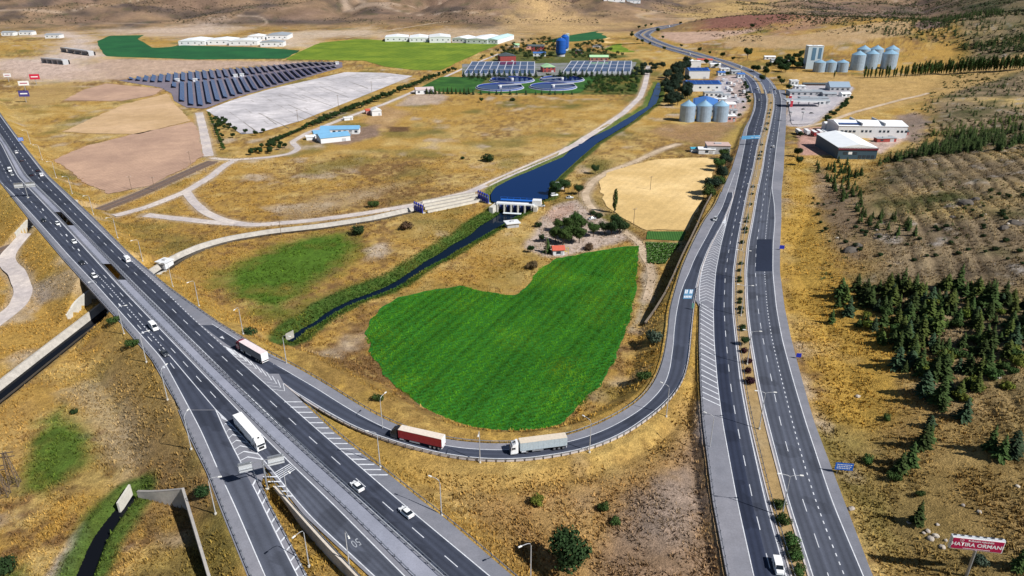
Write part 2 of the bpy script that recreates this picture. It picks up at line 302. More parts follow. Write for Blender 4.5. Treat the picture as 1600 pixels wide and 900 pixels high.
def wear_mat(name, c, scales, amps, rough=0.85, stretch=None, bump=0.0, tint=None):
    """world-space material with several sizes of mottling (tint: second colour reached on the large patches)"""
    m, t, b = nodes_of(name); N = t.nodes; L = t.links; b.inputs['Roughness'].default_value = rough
    b.inputs['Specular IOR Level'].default_value = 0.25
    geo = N.new('ShaderNodeNewGeometry'); vec = geo.outputs['Position']
    val = None; first = None
    for s, a in zip(scales, amps):
        nz = N.new('ShaderNodeTexNoise'); nz.inputs['Scale'].default_value = s; nz.inputs['Detail'].default_value = 5; nz.inputs['Roughness'].default_value = 0.6
        L.new(vec, nz.inputs['Vector']); mp = N.new('ShaderNodeMapRange'); mp.inputs['From Min'].default_value = 0.3; mp.inputs['From Max'].default_value = 0.7
        mp.inputs['To Min'].default_value = 1-a; mp.inputs['To Max'].default_value = 1+a; L.new(nz.outputs['Fac'], mp.inputs['Value'])
        if first is None: first = nz
        if val is None: val = mp.outputs['Result']
        else:
            mm = N.new('ShaderNodeMath'); mm.operation = 'MULTIPLY'; L.new(val, mm.inputs[0]); L.new(mp.outputs['Result'], mm.inputs[1]); val = mm.outputs[0]
        last = nz
    mix = N.new('ShaderNodeMix'); mix.data_type = 'RGBA'; mix.inputs['A'].default_value = (*c, 1); mix.inputs['B'].default_value = (*(tint or c), 1)
    rp = N.new('ShaderNodeMapRange'); rp.inputs['From Min'].default_value = 0.42; rp.inputs['From Max'].default_value = 0.62; L.new(first.outputs['Fac'], rp.inputs['Value']); L.new(rp.outputs['Result'], mix.inputs['Factor'])
    hs = N.new('ShaderNodeHueSaturation'); L.new(mix.outputs['Result'], hs.inputs['Color']); L.new(val, hs.inputs['Value']); L.new(hs.outputs['Color'], b.inputs['Base Color'])
    if bump:
        bp = N.new('ShaderNodeBump'); bp.inputs['Strength'].default_value = bump; bp.inputs['Distance'].default_value = 0.4
        L.new(last.outputs['Fac'], bp.inputs['Height']); L.new(bp.outputs['Normal'], b.inputs['Normal'])
    MATS[name] = m
    return m
def attr_mat(name, grain, amps, bump=0.5, rough=0.95, dist=0.35, translucent=False):
    m, t, b = nodes_of(name); N = t.nodes; L = t.links; b.inputs['Roughness'].default_value = rough; b.inputs['Specular IOR Level'].default_value = 0.1
    at = N.new('ShaderNodeAttribute'); at.attribute_name = 'Col'
    geo = N.new('ShaderNodeNewGeometry'); val = None; hsum = None
    for s, a in zip(grain, amps):
        nz = N.new('ShaderNodeTexNoise'); nz.inputs['Scale'].default_value = s; nz.inputs['Detail'].default_value = 4; nz.inputs['Roughness'].default_value = 0.65
        L.new(geo.outputs['Position'], nz.inputs['Vector']); mp = N.new('ShaderNodeMapRange'); mp.inputs['From Min'].default_value = 0.3; mp.inputs['From Max'].default_value = 0.7
        mp.inputs['To Min'].default_value = 1-a; mp.inputs['To Max'].default_value = 1+a; L.new(nz.outputs['Fac'], mp.inputs['Value'])
        if val is None: val = mp.outputs['Result']; hsum = nz.outputs['Fac']
        else:
            mm = N.new('ShaderNodeMath'); mm.operation = 'MULTIPLY'; L.new(val, mm.inputs[0]); L.new(mp.outputs['Result'], mm.inputs[1]); val = mm.outputs[0]
            ad = N.new('ShaderNodeMath'); ad.operation = 'ADD'; L.new(hsum, ad.inputs[0]); L.new(nz.outputs['Fac'], ad.inputs[1]); hsum = ad.outputs[0]
    hs = N.new('ShaderNodeHueSaturation'); L.new(at.outputs['Color'], hs.inputs['Color']); L.new(val, hs.inputs['Value']); L.new(hs.outputs['Color'], b.inputs['Base Color'])
    if bump:
        bp = N.new('ShaderNodeBump'); bp.inputs['Strength'].default_value = bump; bp.inputs['Distance'].default_value = dist
        L.new(hsum, bp.inputs['Height']); L.new(bp.outputs['Normal'], b.inputs['Normal'])
    MATS[name] = m
    return m

# ---------------------------------------------------------------- object helpers
def tag(o, label=None, cat=None, group=None, kind=None):
    if label: o['label'] = label
    if cat: o['category'] = cat
    if group: o['group'] = group
    if kind: o['kind'] = kind
    return o
def link(name, me, mat=None, parent=None, loc=None, rz=0.0):
    o = bpy.data.objects.new(name, me); col.objects.link(o)
    if mat is not None and me is not None and len(me.materials) == 0: me.materials.append(mat)
    if parent is not None: o.parent = parent
    if loc is not None: o.location = loc
    if rz: o.rotation_euler = (0, 0, rz)
    return o
def thing(name, label, cat, loc=(0, 0, 0), rz=0.0, group=None):
    o = link(name, None, loc=loc, rz=rz); o.empty_display_size = 0.5
    return tag(o, label, cat, group)
def np_mesh(name, V, F, cols=None, smooth=False):
    """V (n,3), F (m,3|4) arrays"""
    me = bpy.data.meshes.new(name); V = np.asarray(V, np.float32); F = np.asarray(F, np.int32)
    me.vertices.add(len(V)); me.vertices.foreach_set('co', V.ravel())
    k = F.shape[1]; me.loops.add(F.size); me.loops.foreach_set('vertex_index', F.ravel())
    me.polygons.add(len(F)); me.polygons.foreach_set('loop_start', np.arange(0, F.size, k, dtype=np.int32))
    me.polygons.foreach_set('use_smooth', np.full(len(F), smooth))
    if cols is not None:
        a = me.color_attributes.new('Col', 'FLOAT_COLOR', 'POINT'); c = np.ones((len(V), 4), np.float32); c[:, :3] = cols; a.data.foreach_set('color', c.ravel())
    me.update(calc_edges=True); me.validate()
    return me
class MB:
    def __init__(s): s.v = []; s.f = []
    def add(s, vs, fs):
        n = len(s.v); s.v += [tuple(map(float, p)) for p in vs]; s.f += [tuple(i+n for i in f) for f in fs]; return s
    def box(s, c, size, rz=0.0, taper=1.0, tapery=None, ry=0.0):
        x, y, z = [d/2 for d in size]; ty = taper if tapery is None else tapery
        P = [(-x, -y, -z), (x, -y, -z), (x, y, -z), (-x, y, -z), (-x*taper, -y*ty, z), (x*taper, -y*ty, z), (x*taper, y*ty, z), (-x*taper, y*ty, z)]
        ca, sa = math.cos(rz), math.sin(rz)
        if ry:
            cb, sb = math.cos(ry), math.sin(ry); P = [(a*cb+d*sb, b, -a*sb+d*cb) for a, b, d in P]
        return s.add([(c[0]+a*ca-b*sa, c[1]+a*sa+b*ca, c[2]+d) for a, b, d in P], [(0, 3, 2, 1), (4, 5, 6, 7), (0, 1, 5, 4), (1, 2, 6, 5), (2, 3, 7, 6), (3, 0, 4, 7)])
    def cyl(s, c, r, h, n=12, r2=None, axis='z', cap=True):
        r2 = r if r2 is None else r2; vs = []
        for k, (rr, d) in enumerate(((r, 0), (r2, h))):
            for i in range(n):
                a = 2*math.pi*i/n; p = (rr*math.cos(a), rr*math.sin(a), d)
                if axis == 'y': p = (p[0], p[2]-h/2, p[1])
                if axis == 'x': p = (p[2]-h/2, p[0], p[1])
                vs.append((c[0]+p[0], c[1]+p[1], c[2]+p[2]))
        fs = [(i, (i+1) % n, n+(i+1) % n, n+i) for i in range(n)]
        if cap: fs += [tuple(range(n))[::-1], tuple(range(n, 2*n))]
        if axis == 'y': fs = [f[::-1] for f in fs]
        return s.add(vs, fs)
    def prism(s, poly, z0, z1):
        n = len(poly); vs = [(p[0], p[1], z0) for p in poly]+[(p[0], p[1], z1) for p in poly]
        return s.add(vs, [(i, (i+1) % n, n+(i+1) % n, n+i) for i in range(n)]+[tuple(range(n))[::-1], tuple(range(n, 2*n))])
    def profile(s, poly, y0, y1, ins=0.0):
        """side profile (x,z) swept across y"""
        n = len(poly); vs = [(p[0], y0, p[1]) for p in poly]+[(p[0], y1, p[1]) for p in poly]
        return s.add(vs, [(i, (i+1) % n, n+(i+1) % n, n+i) for i in range(n)][::1]+[tuple(range(n))[::-1], tuple(range(n, 2*n))])
    def tube(s, pts, r, n=6, r2=None):
        pts = [Vector(p) for p in pts]; m = len(pts); vs = []; base = None
        for k, p in enumerate(pts):
            t = (pts[min(k+1, m-1)]-pts[max(k-1, 0)]).normalized(); a = Vector((0, 0, 1)) if abs(t.z) < 0.9 else Vector((1, 0, 0))
            u = t.cross(a).normalized(); w_ = t.cross(u).normalized(); rr = r if r2 is None else r+(r2-r)*k/(m-1)
            for i in range(n):
                q = 2*math.pi*i/n; vs.append(p+(u*math.cos(q)+w_*math.sin(q))*rr)
        fs = [(k*n+i, k*n+(i+1) % n, (k+1)*n+(i+1) % n, (k+1)*n+i) for k in range(m-1) for i in range(n)]
        fs += [tuple(range(n))[::-1], tuple(range((m-1)*n, m*n))]
        return s.add(vs, fs)
    def mesh(s, name, smooth=False):
        me = bpy.data.meshes.new(name); me.from_pydata(s.v, [], s.f); me.update()
        bm = bmesh.new(); bm.from_mesh(me); bmesh.ops.recalc_face_normals(bm, faces=bm.faces); bm.to_mesh(me); bm.free()
        if smooth: me.polygons.foreach_set('use_smooth', [True]*len(me.polygons))
        return me
    def build(s, name, mat, parent=None, loc=None, rz=0.0, smooth=False):
        return link(name, s.mesh(name, smooth), mat, parent, loc, rz)
def kids(o): return [c for c in bpy.data.objects if c.parent is o]
_children = {}
def copy_tree(src, loc, rz, label=None, group=None, scale=None):
    """copies a thing, its parts and their sub-parts"""
    if src.name not in _children:
        k = [c for c in bpy.data.objects if c.parent == src]; _children[src.name] = [(c, [g for g in bpy.data.objects if g.parent == c]) for c in k]
    r = src.copy(); col.objects.link(r); r.location = loc; r.rotation_euler = (0, 0, rz)
    if scale: r.scale = scale if hasattr(scale, '__len__') else (scale,)*3
    if label: r['label'] = label
    if group: r['group'] = group
    for c, gs in _children[src.name]:
        d = c.copy(); col.objects.link(d); d.parent = r
        for g in gs:
            e = g.copy(); col.objects.link(e); e.parent = d
    return r
def strip_mesh(name, A, B, dz=0.0, thick=0.0, smooth=True):
    """sheet between two lines (same number of points)"""
    A = np.array(A, float); B = np.array(B, float); A[:, 2] += dz; B[:, 2] += dz; n = len(A)
    if thick:
        A2 = A.copy(); B2 = B.copy(); A2[:, 2] -= thick; B2[:, 2] -= thick
        V = np.r_[A, B, A2, B2]; F = []
        for i in range(n-1): F += [(i, n+i, n+i+1, i+1), (2*n+i, i, i+1, 2*n+i+1), (n+i, 3*n+i, 3*n+i+1, n+i+1)]
    else:
        V = np.r_[A, B]; F = [(i, n+i, n+i+1, i+1) for i in range(n-1)]
    me = np_mesh(name, V, F, smooth=False)
    bm = bmesh.new(); bm.from_mesh(me)
    if thick: bmesh.ops.recalc_face_normals(bm, faces=bm.faces)
    up = sum(f.normal.z*f.calc_area() for f in bm.faces)
    if up < 0: bmesh.ops.reverse_faces(bm, faces=bm.faces)
    bm.to_mesh(me); bm.free(); return me
def offset_line(l, d):
    l = np.asarray(l, float); t = np.gradient(l[:, :2], axis=0); t /= np.linalg.norm(t, axis=1)[:, None]+1e-9
    r = l.copy(); r[:, 0] += t[:, 1]*d; r[:, 1] -= t[:, 0]*d      # to the right of the direction of travel
    return r
# ================================================================ GROUND
GOLD = np.array((.405, .255, .068)); STRAW = np.array((.52, .385, .155)); BROWN = np.array((.20, .12, .05)); OLIVE = np.array((.165, .145, .042)); GREEN = np.array((.045, .13, .016))
PALE = np.array((.50, .42, .34)); GREYD = np.array((.30, .25, .21))
def mixc(c, d, k): k = np.clip(k, 0, 1)[:, None]; return c*(1-k)+np.asarray(d)*k
SOFT = [  # (outline, colour, softness, strength)
    ([(640, 745), (760, 742), (920, 725), (1010, 690), (1075, 630), (1112, 760), (1140, 960), (860, 960), (780, 860)], (.36, .225, .095), 9, .75),
    ([(1330, 720), (1420, 640), (1600, 600), (1640, 960), (1400, 960)], (.30, .21, .085), 12, .7),
    ([(1275, 270), (1330, 330), (1330, 440), (1290, 420), (1262, 330)], (.21, .16, .12), 6, .8),
    ([(170, 545), (240, 570), (300, 720), (330, 800), (240, 760), (150, 640)], (.27, .185, .09), 8, .7),
    ([(0, 640), (40, 620), (60, 700), (20, 760), (0, 780)], (.40, .26, .10), 8, .6),
    ([(335, 437), (380, 408), (430, 385), (480, 368), (540, 364), (565, 382), (535, 415), (485, 445), (445, 492), (410, 490), (365, 465)], (.075, .15, .018), 8, 1.0),
    ([(420, 500), (460, 478), (520, 455), (590, 430), (640, 425), (560, 462), (470, 505)], (.13, .15, .03), 5, .6),
    ([(25, 765), (52, 650), (98, 626), (150, 672), (135, 715), (95, 745), (60, 762)], (.07, .135, .02), 4, .95),
    ([(0, 880), (40, 872), (55, 900), (50, 960), (-60, 960)], (.06, .12, .02), 3, .9),
    ([(58, 905), (104, 832), (130, 808), (134, 822), (92, 905), (70, 960), (40, 960)], (.42, .36, .29), 1.2, .95),
    ([(945, 905), (960, 850), (980, 790), (1010, 762), (1055, 725), (1088, 640), (1098, 650), (1112, 760), (1128, 905), (1000, 960)], (.24, .17, .125), 7, .8),
    ([(1000, 800), (1030, 760), (1075, 740), (1090, 790), (1060, 850), (1005, 840)], (.30, .25, .22), 5, .6),
    ([(1235, 255), (1255, 262), (1290, 420), (1300, 460), (1360, 540), (1420, 600), (1400, 640), (1360, 680), (1330, 700), (1270, 600), (1228, 470), (1225, 330)], (.47, .30, .06), 6, .75),
    ([(815, 388), (838, 352), (862, 322), (900, 312), (932, 335), (975, 358), (985, 372), (930, 391), (880, 402), (850, 402), (826, 392)], (.46, .38, .33), 2.5, .95),
    ([(850, 330), (895, 318), (900, 330), (865, 348)], (.45, .30, .24), 3, .7),
    ([(0, 455), (60, 450), (130, 448), (150, 470), (120, 480), (60, 470)], (.34, .30, .28), 3, .7),
    ([(100, 610), (150, 590), (210, 640), (230, 720), (190, 760), (160, 700), (120, 650)], (.40, .33, .22), 5, .6),
    ([(260, 560), (330, 740), (260, 770), (180, 560), (200, 520)], (.24, .165, .075), 6, .6),
    ([(1000, 385), (1010, 410), (1000, 470), (985, 520), (1005, 500), (1025, 430), (1012, 390)], (.36, .32, .25), 2, .8),
    ([(72, 50), (105, 48), (130, 54), (150, 72), (158, 86), (130, 96), (150, 106), (112, 116), (85, 126), (20, 121), (0, 112), (0, 94), (60, 92), (88, 80), (108, 68), (98, 60), (74, 56)], (.54, .45, .40), 10, .95),
    ([(0, 93), (100, 98), (170, 108), (190, 122), (130, 128), (0, 122)], (.52, .40, .34), 14, .8),
    ([(150, 92), (400, 95), (480, 96), (470, 104), (400, 103), (300, 112), (200, 122), (185, 125), (140, 105)], (.47, .35, .28), 10, .9),
    ([(160, 47), (330, 40), (360, 44), (350, 52), (280, 60), (215, 54), (165, 55)], (.54, .44, .37), 14, .8),
    ([(340, 62), (480, 47), (600, 47), (600, 55), (500, 62), (470, 72), (300, 72)], (.55, .46, .38), 14, .75),
    ([(600, 50), (780, 44), (830, 60), (800, 66), (600, 66)], (.50, .40, .32), 14, .6),
    ([(810, 20), (940, 40), (990, 42), (960, 52), (860, 58), (800, 50)], (.52, .36, .17), 25, .8),
    ([(1050, 30), (1100, 15), (1200, 12), (1180, 30), (1090, 38)], (.50, .35, .14), 25, .8),
    ([(1085, 52), (1100, 40), (1160, 33), (1225, 31), (1258, 38), (1258, 50), (1190, 56), (1120, 54)], (.23, .105, .085), 10, .95),
    ([(1035, 52), (1130, 56), (1190, 58), (1130, 64), (1070, 70), (1030, 60)], (.48, .34, .28), 10, .85),
    ([(1260, 52), (1330, 37), (1360, 48), (1300, 60), (1200, 66)], (.34, .20, .15), 10, .8),
    ([(1215, 112), (1340, 122), (1600, 108), (1600, 128), (1380, 175), (1340, 185), (1295, 186), (1325, 150), (1340, 138), (1240, 128)], (.47, .32, .13), 8, .85),
    ([(1130, 60), (1240, 68), (1420, 60), (1420, 75), (1240, 82), (1130, 75)], (.46, .33, .20), 10, .7),
    ([(1420, 66), (1445, 52), (1480, 55), (1470, 68), (1430, 72)], (.12, .085, .10), 8, .85),
    ([(1395, 185), (1430, 180), (1450, 200), (1430, 235), (1410, 222)], (.26, .21, .2), 6, .8),
    ([(1120, 118), (1160, 118), (1172, 140), (1166, 175), (1140, 190), (1112, 170), (1118, 140)], (.45, .38, .38), 4, .9),
    ([(1100, 225), (1150, 200), (1165, 185), (1150, 230), (1130, 250)], (.42, .31, .09), 4, .7),
    ([(1040, 195), (1140, 190), (1150, 200), (1110, 230), (1040, 215), (1010, 205)], (.30, .19, .11), 6, .7),
    ([(1245, 205), (1300, 200), (1305, 250), (1250, 250)], (.48, .29, .25), 2, .9),
    ([(1360, 205), (1420, 212), (1412, 225), (1375, 248), (1355, 240)], (.52, .40, .37), 3, .9),
    ([(1225, 200), (1236, 140), (1245, 135), (1300, 132), (1335, 140), (1315, 165), (1275, 195), (1262, 205)], (.42, .40, .43), 2, .95),
    ([(640, 150), (680, 140), (700, 150), (690, 162), (650, 165), (620, 165)], (.44, .36, .31), 5, .8),
    ([(560, 200), (590, 195), (595, 212), (540, 226), (480, 222), (500, 212)], (.24, .17, .14), 4, .9),
    ([(595, 165), (640, 175), (600, 205), (570, 190)], (.42, .28, .17), 6, .6),
    ([(605, 198), (640, 198), (636, 206), (610, 206)], (.10, .055, .035), 3, .85),
    ([(735, 128), (770, 108), (1000, 92), (1010, 105), (1000, 148), (830, 147), (735, 146)], (.055, .10, .025), 4, .85),
    ([(840, 80), (900, 78), (990, 88), (900, 100), (760, 100), (790, 78)], (.05, .09, .025), 4, .85),
    ([(480, 255), (560, 245), (600, 248), (540, 265), (470, 275)], (.22, .19, .05), 8, .6),
    ([(440, 330), (500, 305), (600, 290), (640, 285), (560, 320), (470, 345)], (.40, .31, .19), 6, .5),
    ([(20, 155), (70, 132), (130, 128), (110, 150), (60, 170)], (.42, .29, .12), 8, .7),
    ([(1090, 640), (1086, 680), (1098, 700), (1104, 660)], (.50, .42, .38), 1.5, .9)]
TRACKS = [(smooth_line(pp(l, 0), step=5, sm=5), w_) for l, w_ in (([(228, 336), (280, 342), (335, 348), (400, 352), (480, 345.5), (560, 335), (650, 320), (735, 300), (770, 284), (830, 258), (880, 236), (935, 203), (975, 176), (1000, 152), (1007, 135), (1013, 103)], 6), ([(178, 338), (230, 324), (290, 300), (330, 276), (352, 258), (368, 250)], 6), ([(291, 300), (302, 316), (322, 333), (352, 346), (390, 352)], 5.5), ([(326, 244), (322, 225), (316, 195), (311, 176)], 7), ([(330, 247), (360, 250), (420, 246), (455, 240), (467, 232), (456, 222), (480, 208), (540, 184), (600, 163), (640, 146)], 5), ([(-30, 520), (0, 500), (28, 478), (38, 455), (28, 430), (10, 412), (14, 400), (46, 386)], 7), ([(1060, 225), (1035, 233), (985, 256), (950, 268), (925, 284), (914, 303), (918, 318), (935, 335)], 4.5), ([(975, 362), (990, 372), (1003, 384), (1005, 400), (1016, 416), (1018, 440), (1010, 470)], 3.5), ([(-60, 419), (48, 374), (150, 330), (240, 294), (333, 252)], 10))]
for _p, _c in (([(85, 250), (130, 230), (200, 212), (300, 191), (310, 205), (318, 243), (290, 262), (235, 290), (168, 303), (120, 278)], (.40, .255, .18)), ([(100, 206), (150, 183), (195, 163), (262, 146), (271, 160), (298, 189), (215, 210), (150, 209)], (.45, .30, .16)), ([(100, 157), (130, 141), (165, 131), (255, 139), (240, 149), (190, 158)], (.40, .26, .18)), ([(937, 285), (950, 270), (985, 258), (1025, 250), (1080, 247), (1120, 247), (1117, 262), (1100, 307), (1075, 360), (1012, 360), (975, 344), (950, 324), (940, 305)], (.50, .35, .15))): SOFT.append((_p, _c, 4.0, .8))
def ground_colour(X, Y, Z):
    n1 = fbm(X, Y, 70, 4, 41); n2 = fbm(X, Y, 14, 4, 45); n3 = fbm(X, Y, 3.2, 3, 49); n0 = fbm(X, Y, 240, 3, 39)
    c = np.tile(GOLD, (len(X), 1))
    c = mixc(c, STRAW, 2.2*(n2-0.43)+1.5*(n0-.5)); c = mixc(c, BROWN, 2.8*(n1-0.50)+2.4*(n3-0.50)); c = mixc(c, OLIVE, 3.4*(fbm(X, Y, 33, 4, 57)-0.54)); c = mixc(c, (.45, .37, .28), 5*(fbm(X, Y, 22, 4, 59)-.66))
    # right hillside: browner, terraced with dark furrows and pale stones
    dr = X-np.interp(Y, XE_Y, XE_X); k = smooth01(8, 40, dr+20*(n1-.5))*(1-smooth01(1500, 2200, Y))
    hc = mixc(np.tile(np.array((.285, .22, .135)), (len(X), 1)), np.array((.135, .105, .07)), 2.4*(n2-0.36)); hc = mixc(hc, STRAW, 2.6*(n1-.52)); hc = mixc(hc, (.36, .33, .30), 5*(fbm(X, Y, 9, 3, 71)-.66))
    hc = mixc(hc, (.07, .078, .028), 3.0*(fbm(X, Y, 25, 4, 73)-.47))
    fu = furrow(X, Y); fk = smooth01(18, 45, dr)*(1-smooth01(560, 700, Y)); hc = mixc(hc, (.10, .075, .048), .6*smooth01(.4, .95, fu)*fk*smooth01(.40, .58, fbm(X, Y, 32, 4, 45))); hc = mixc(hc, (.43, .34, .20), .25*smooth01(.5, .95, -fu)*fk*smooth01(.42, .58, fbm(X, Y, 30, 3, 47)))
    c = mixc(c, hc, k)
    # far hills
    k = smooth01(1500, 1900, Y+300*(n0-.5)); fc = mixc(np.tile(np.array((.19, .13, .10)), (len(X), 1)), (.34, .235, .14), 2.4*(fbm(X, Y, 180, 4, 61)-.42)); fc = mixc(fc, (.095, .075, .07), 4.2*(fbm(X, Y, 75, 4, 63)-.48))
    fc = mixc(fc, (.085, .085, .05), 3.5*(fbm(X, Y, 30, 3, 67)-.62)); fc = fc*(.55+.9*fbm(X, Y, 38, 4, 69))[:, None]; c = mixc(c, fc, k*.95)
    # forested spur on the right
    k = smooth01(1000, 1250, Y)*smooth01(30, 160, dr+120*(n0-.5)); c = mixc(c, mixc(np.tile(np.array((.15, .125, .07)), (len(X), 1)), (.035, .05, .024), 4*(fbm(X, Y, 70, 4, 77)-.38)), k*.95)
    # pale farm tracks scratched over the far slopes
    k = smooth01(.010, .0, np.abs(fbm(X, Y, 420, 2, 81)-.5))*smooth01(1700, 1900, Y); c = mixc(c, (.52, .42, .33), k*.5)
    for poly, colr, soft, st in SOFT:
        if min(p[1] for p in poly) < 52: soft = soft*4.5
        s = poly_sd(X, Y, pp(poly, 0 if min(p[1] for p in poly) < 600 else 2), soft*3)
        s = s+soft*2.2*((n2 if soft < 30 else n1)-.5)+soft*1.2*((n3 if soft < 30 else n2)-.5)
        c = mixc(c, np.array(colr)[None, :]*(0.72+0.56*n3[:, None])*(0.85+.3*n2[:, None]), st*smooth01(soft, -soft, s)*(np.clip(.35+1.3*n2, 0, 1) if colr[1] > colr[0] else 1))
    for line, w_ in TRACKS:
        d, _, _ = pts_dist(X, Y, line, margin=16); k = smooth01(w_/2+3.5, w_/2-.5, d+3.0*(n3-.5)+2*(n2-.5)); c = mixc(c, np.array((.43, .35, .26))[None, :]*(.7+.6*n3[:, None]), k*.75)
    # wet banks
    for line, hw, band, cc in ((RIVL, RIVH, 7.0, (.045, .10, .018)), (BLD, BLDH, 4.2, (.06, .115, .02))):
        d, zz, h = pts_dist(X, Y, line, hw, margin=24); k = smooth01(band+2, band-2, d-h+5*(n2-.5)); c = mixc(c, np.array(cc)[None, :]*(.6+.8*n3[:, None]), k*.93)
    s = poly_sd(X, Y, canal_poly, 30)+4*(n2-.5); c = mixc(c, np.array((.05, .11, .02))[None, :]*(.6+.8*n3[:, None]), smooth01(7, 4.0, s)*.85)
    d, _, h = pts_dist(X, Y, CAN2, CAN2H, margin=16); k = smooth01(4.5, 2.5, d-h); c = mixc(c, (.16, .12, .07), k*.6)
    # dry yellow verges along the embankments
    for line, hw in ((CM, WM), (CP, WP)):
        d, _, h = pts_dist(X, Y, line, hw, margin=30); k = smooth01(14, 3, d-h+8*(n2-.5)); c = mixc(c, (.44, .30, .07), k*.35)
    return np.clip(c*np.array((.88, .855, .84))[None, :], .006, .75)
pys = np.r_[np.arange(985, 70, -2.0), np.arange(70, 5, -.8)]; Ys = np.array([PZ(800, y, 0)[1] for y in pys]); Ys = np.r_[np.array([40, 60, 80, 92]), Ys]; Ys = Ys[np.argsort(Ys)]
extra = []; y = Ys[-1]
while y < 7500: y *= 1.03; extra.append(y)
Ys = np.r_[Ys, extra]; us = np.arange(-0.98, 0.9801, 0.0020)
YY, UU = np.meshgrid(Ys, us, indexing='ij'); XX = UU*(YY*C_+CZ*S_)
ZZ = H(XX, YY); nr, nc = XX.shape
GC = ground_colour(XX.ravel(), YY.ravel(), ZZ.ravel())
ii = np.arange(nr*nc).reshape(nr, nc); F = np.stack([ii[:-1, :-1].ravel(), ii[:-1, 1:].ravel(), ii[1:, 1:].ravel(), ii[1:, :-1].ravel()], 1)
rough_z = 0.22*(fbm(XX, YY, 2.2, 2, 91)-.5)*smooth01(500, 200, YY)
me = np_mesh('ground', np.stack([XX.ravel(), YY.ravel(), (ZZ+rough_z).ravel()], 1), F, GC, smooth=True)
mat_ground = attr_mat('ground_dry_grass', [0.55, 2.3, 0.11], [.28, .42, .16], bump=0.9, dist=0.45)
tag(link('ground', me, mat_ground), kind='structure')

# ---------------------------------------------------------------- fields, yards and tracks: sheets lying on the ground
def jag(poly, step, amp, seed):
    p = np.asarray(poly, float); p = np.r_[p, p[:1]]; q = resample(p, step=step)[:-1]
    n = np.gradient(q[:, :2], axis=0); n /= np.linalg.norm(n, axis=1)[:, None]+1e-9
    a = amp*2*(fbm(q[:, 0]+seed*13, q[:, 1], step*2.5, 2, seed)-.5); q[:, 0] += n[:, 1]*a; q[:, 1] -= n[:, 0]*a
    return q
def field(name, poly, mat, dz=.06, step=3.0, amp=2.0, seed=1, kind='structure'):
    q = jag(pp(poly, 0), step, amp, seed); z = 0.20+dz
    me = bpy.data.meshes.new(name); me.from_pydata([(a[0], a[1], z) for a in q], [], [tuple(range(len(q)))]); me.update()
    if me.polygons[0].normal.z < 0: me.flip_normals()
    return tag(link(name, me, mat), kind=kind)
def furrow_mat(name, c, tint, ang, freq, amp=.10, bump=.3, scales=(.02, .12, .9), amps=(.08, .10, .12), period=None):
    m = wear_mat(name, c, scales, amps, tint=tint, bump=0); t = m.node_tree; N = t.nodes; L = t.links; b = N['Principled BSDF']; b.inputs['Roughness'].default_value = .95
    geo = N.new('ShaderNodeNewGeometry'); mp = N.new('ShaderNodeMapping'); mp.inputs['Rotation'].default_value = (0, 0, ang); L.new(geo.outputs['Position'], mp.inputs['Vector'])
    wv = N.new('ShaderNodeTexWave'); wv.inputs['Scale'].default_value = freq; wv.inputs['Distortion'].default_value = 1.2; wv.inputs['Detail'].default_value = 2; wv.inputs['Detail Scale'].default_value = .6; L.new(mp.outputs['Vector'], wv.inputs['Vector'])
    hs = [n for n in N if n.type == 'HUE_SAT'][0]; src = hs.inputs['Value'].links[0].from_socket
    r = N.new('ShaderNodeMapRange'); r.inputs['To Min'].default_value = 1-amp; r.inputs['To Max'].default_value = 1+amp; L.new(wv.outputs['Fac'], r.inputs['Value'])
    mm = N.new('ShaderNodeMath'); mm.operation = 'MULTIPLY'; L.new(src, mm.inputs[0]); L.new(r.outputs['Result'], mm.inputs[1]); L.new(mm.outputs[0], hs.inputs['Value'])
    if bump:
        bp = N.new('ShaderNodeBump'); bp.inputs['Strength'].default_value = bump; bp.inputs['Distance'].default_value = .3; L.new(wv.outputs['Fac'], bp.inputs['Height']); L.new(bp.outputs['Normal'], b.inputs['Normal'])
    return m
m_tilled = furrow_mat('tilled_soil', (.37, .24, .175), (.42, .275, .195), .3, .10, .06)
m_tilled2 = furrow_mat('tan_field', (.45, .30, .16), (.50, .34, .20), 1.0, .08, .06)
m_stub = furrow_mat('stubble', (.56, .385, .16), (.64, .46, .22), .5, .07, .025, bump=.1, amps=(.10, .10, .14))
field('bare_field', [(85, 250), (130, 230), (200, 212), (300, 191), (310, 205), (318, 243), (290, 262), (235, 290), (168, 303), (120, 278)], m_tilled, seed=2)
field('bare_field', [(100, 206), (150, 183), (195, 163), (262, 146), (271, 160), (298, 189), (215, 210), (150, 209)], m_tilled2, seed=3)
field('bare_field', [(100, 157), (130, 141), (165, 131), (255, 139), (240, 149), (190, 158)], m_tilled, seed=4)
field('stubble_field', [(937, 285), (950, 270), (985, 258), (1025, 250), (1080, 247), (1120, 247), (1117, 262), (1100, 307), (1075, 360), (1012, 360), (975, 344), (950, 324), (940, 305)], m_stub, seed=5, amp=1.6)
m_dg = furrow_mat('dark_green_crop', (.010, .085, .028), (.014, .10, .03), .2, .05, .08, amps=(.12, .1, .2))
m_lg = furrow_mat('light_green_crop', (.11, .18, .012), (.16, .22, .016), .25, .03, .06, amps=(.1, .12, .2))
m_lawn = wear_mat('lawn', (.022, .085, .014), (.05, .6), (.25, .25), tint=(.035, .11, .016))
field('green_field', [(152, 64), (172, 56), (225, 55), (214, 61), (226, 67), (238, 75), (262, 74), (282, 71), (400, 74), (470, 79), (444, 92), (300, 93), (165, 88), (156, 75)], m_dg, step=12, amp=2, seed=6)
field('green_field', [(472, 79), (500, 67), (560, 61), (620, 64), (700, 67), (781, 68.5), (720, 95), (690, 110), (650, 110), (600, 104), (570, 95), (446, 93)], m_lg, dz=.10, step=12, amp=2, seed=7)
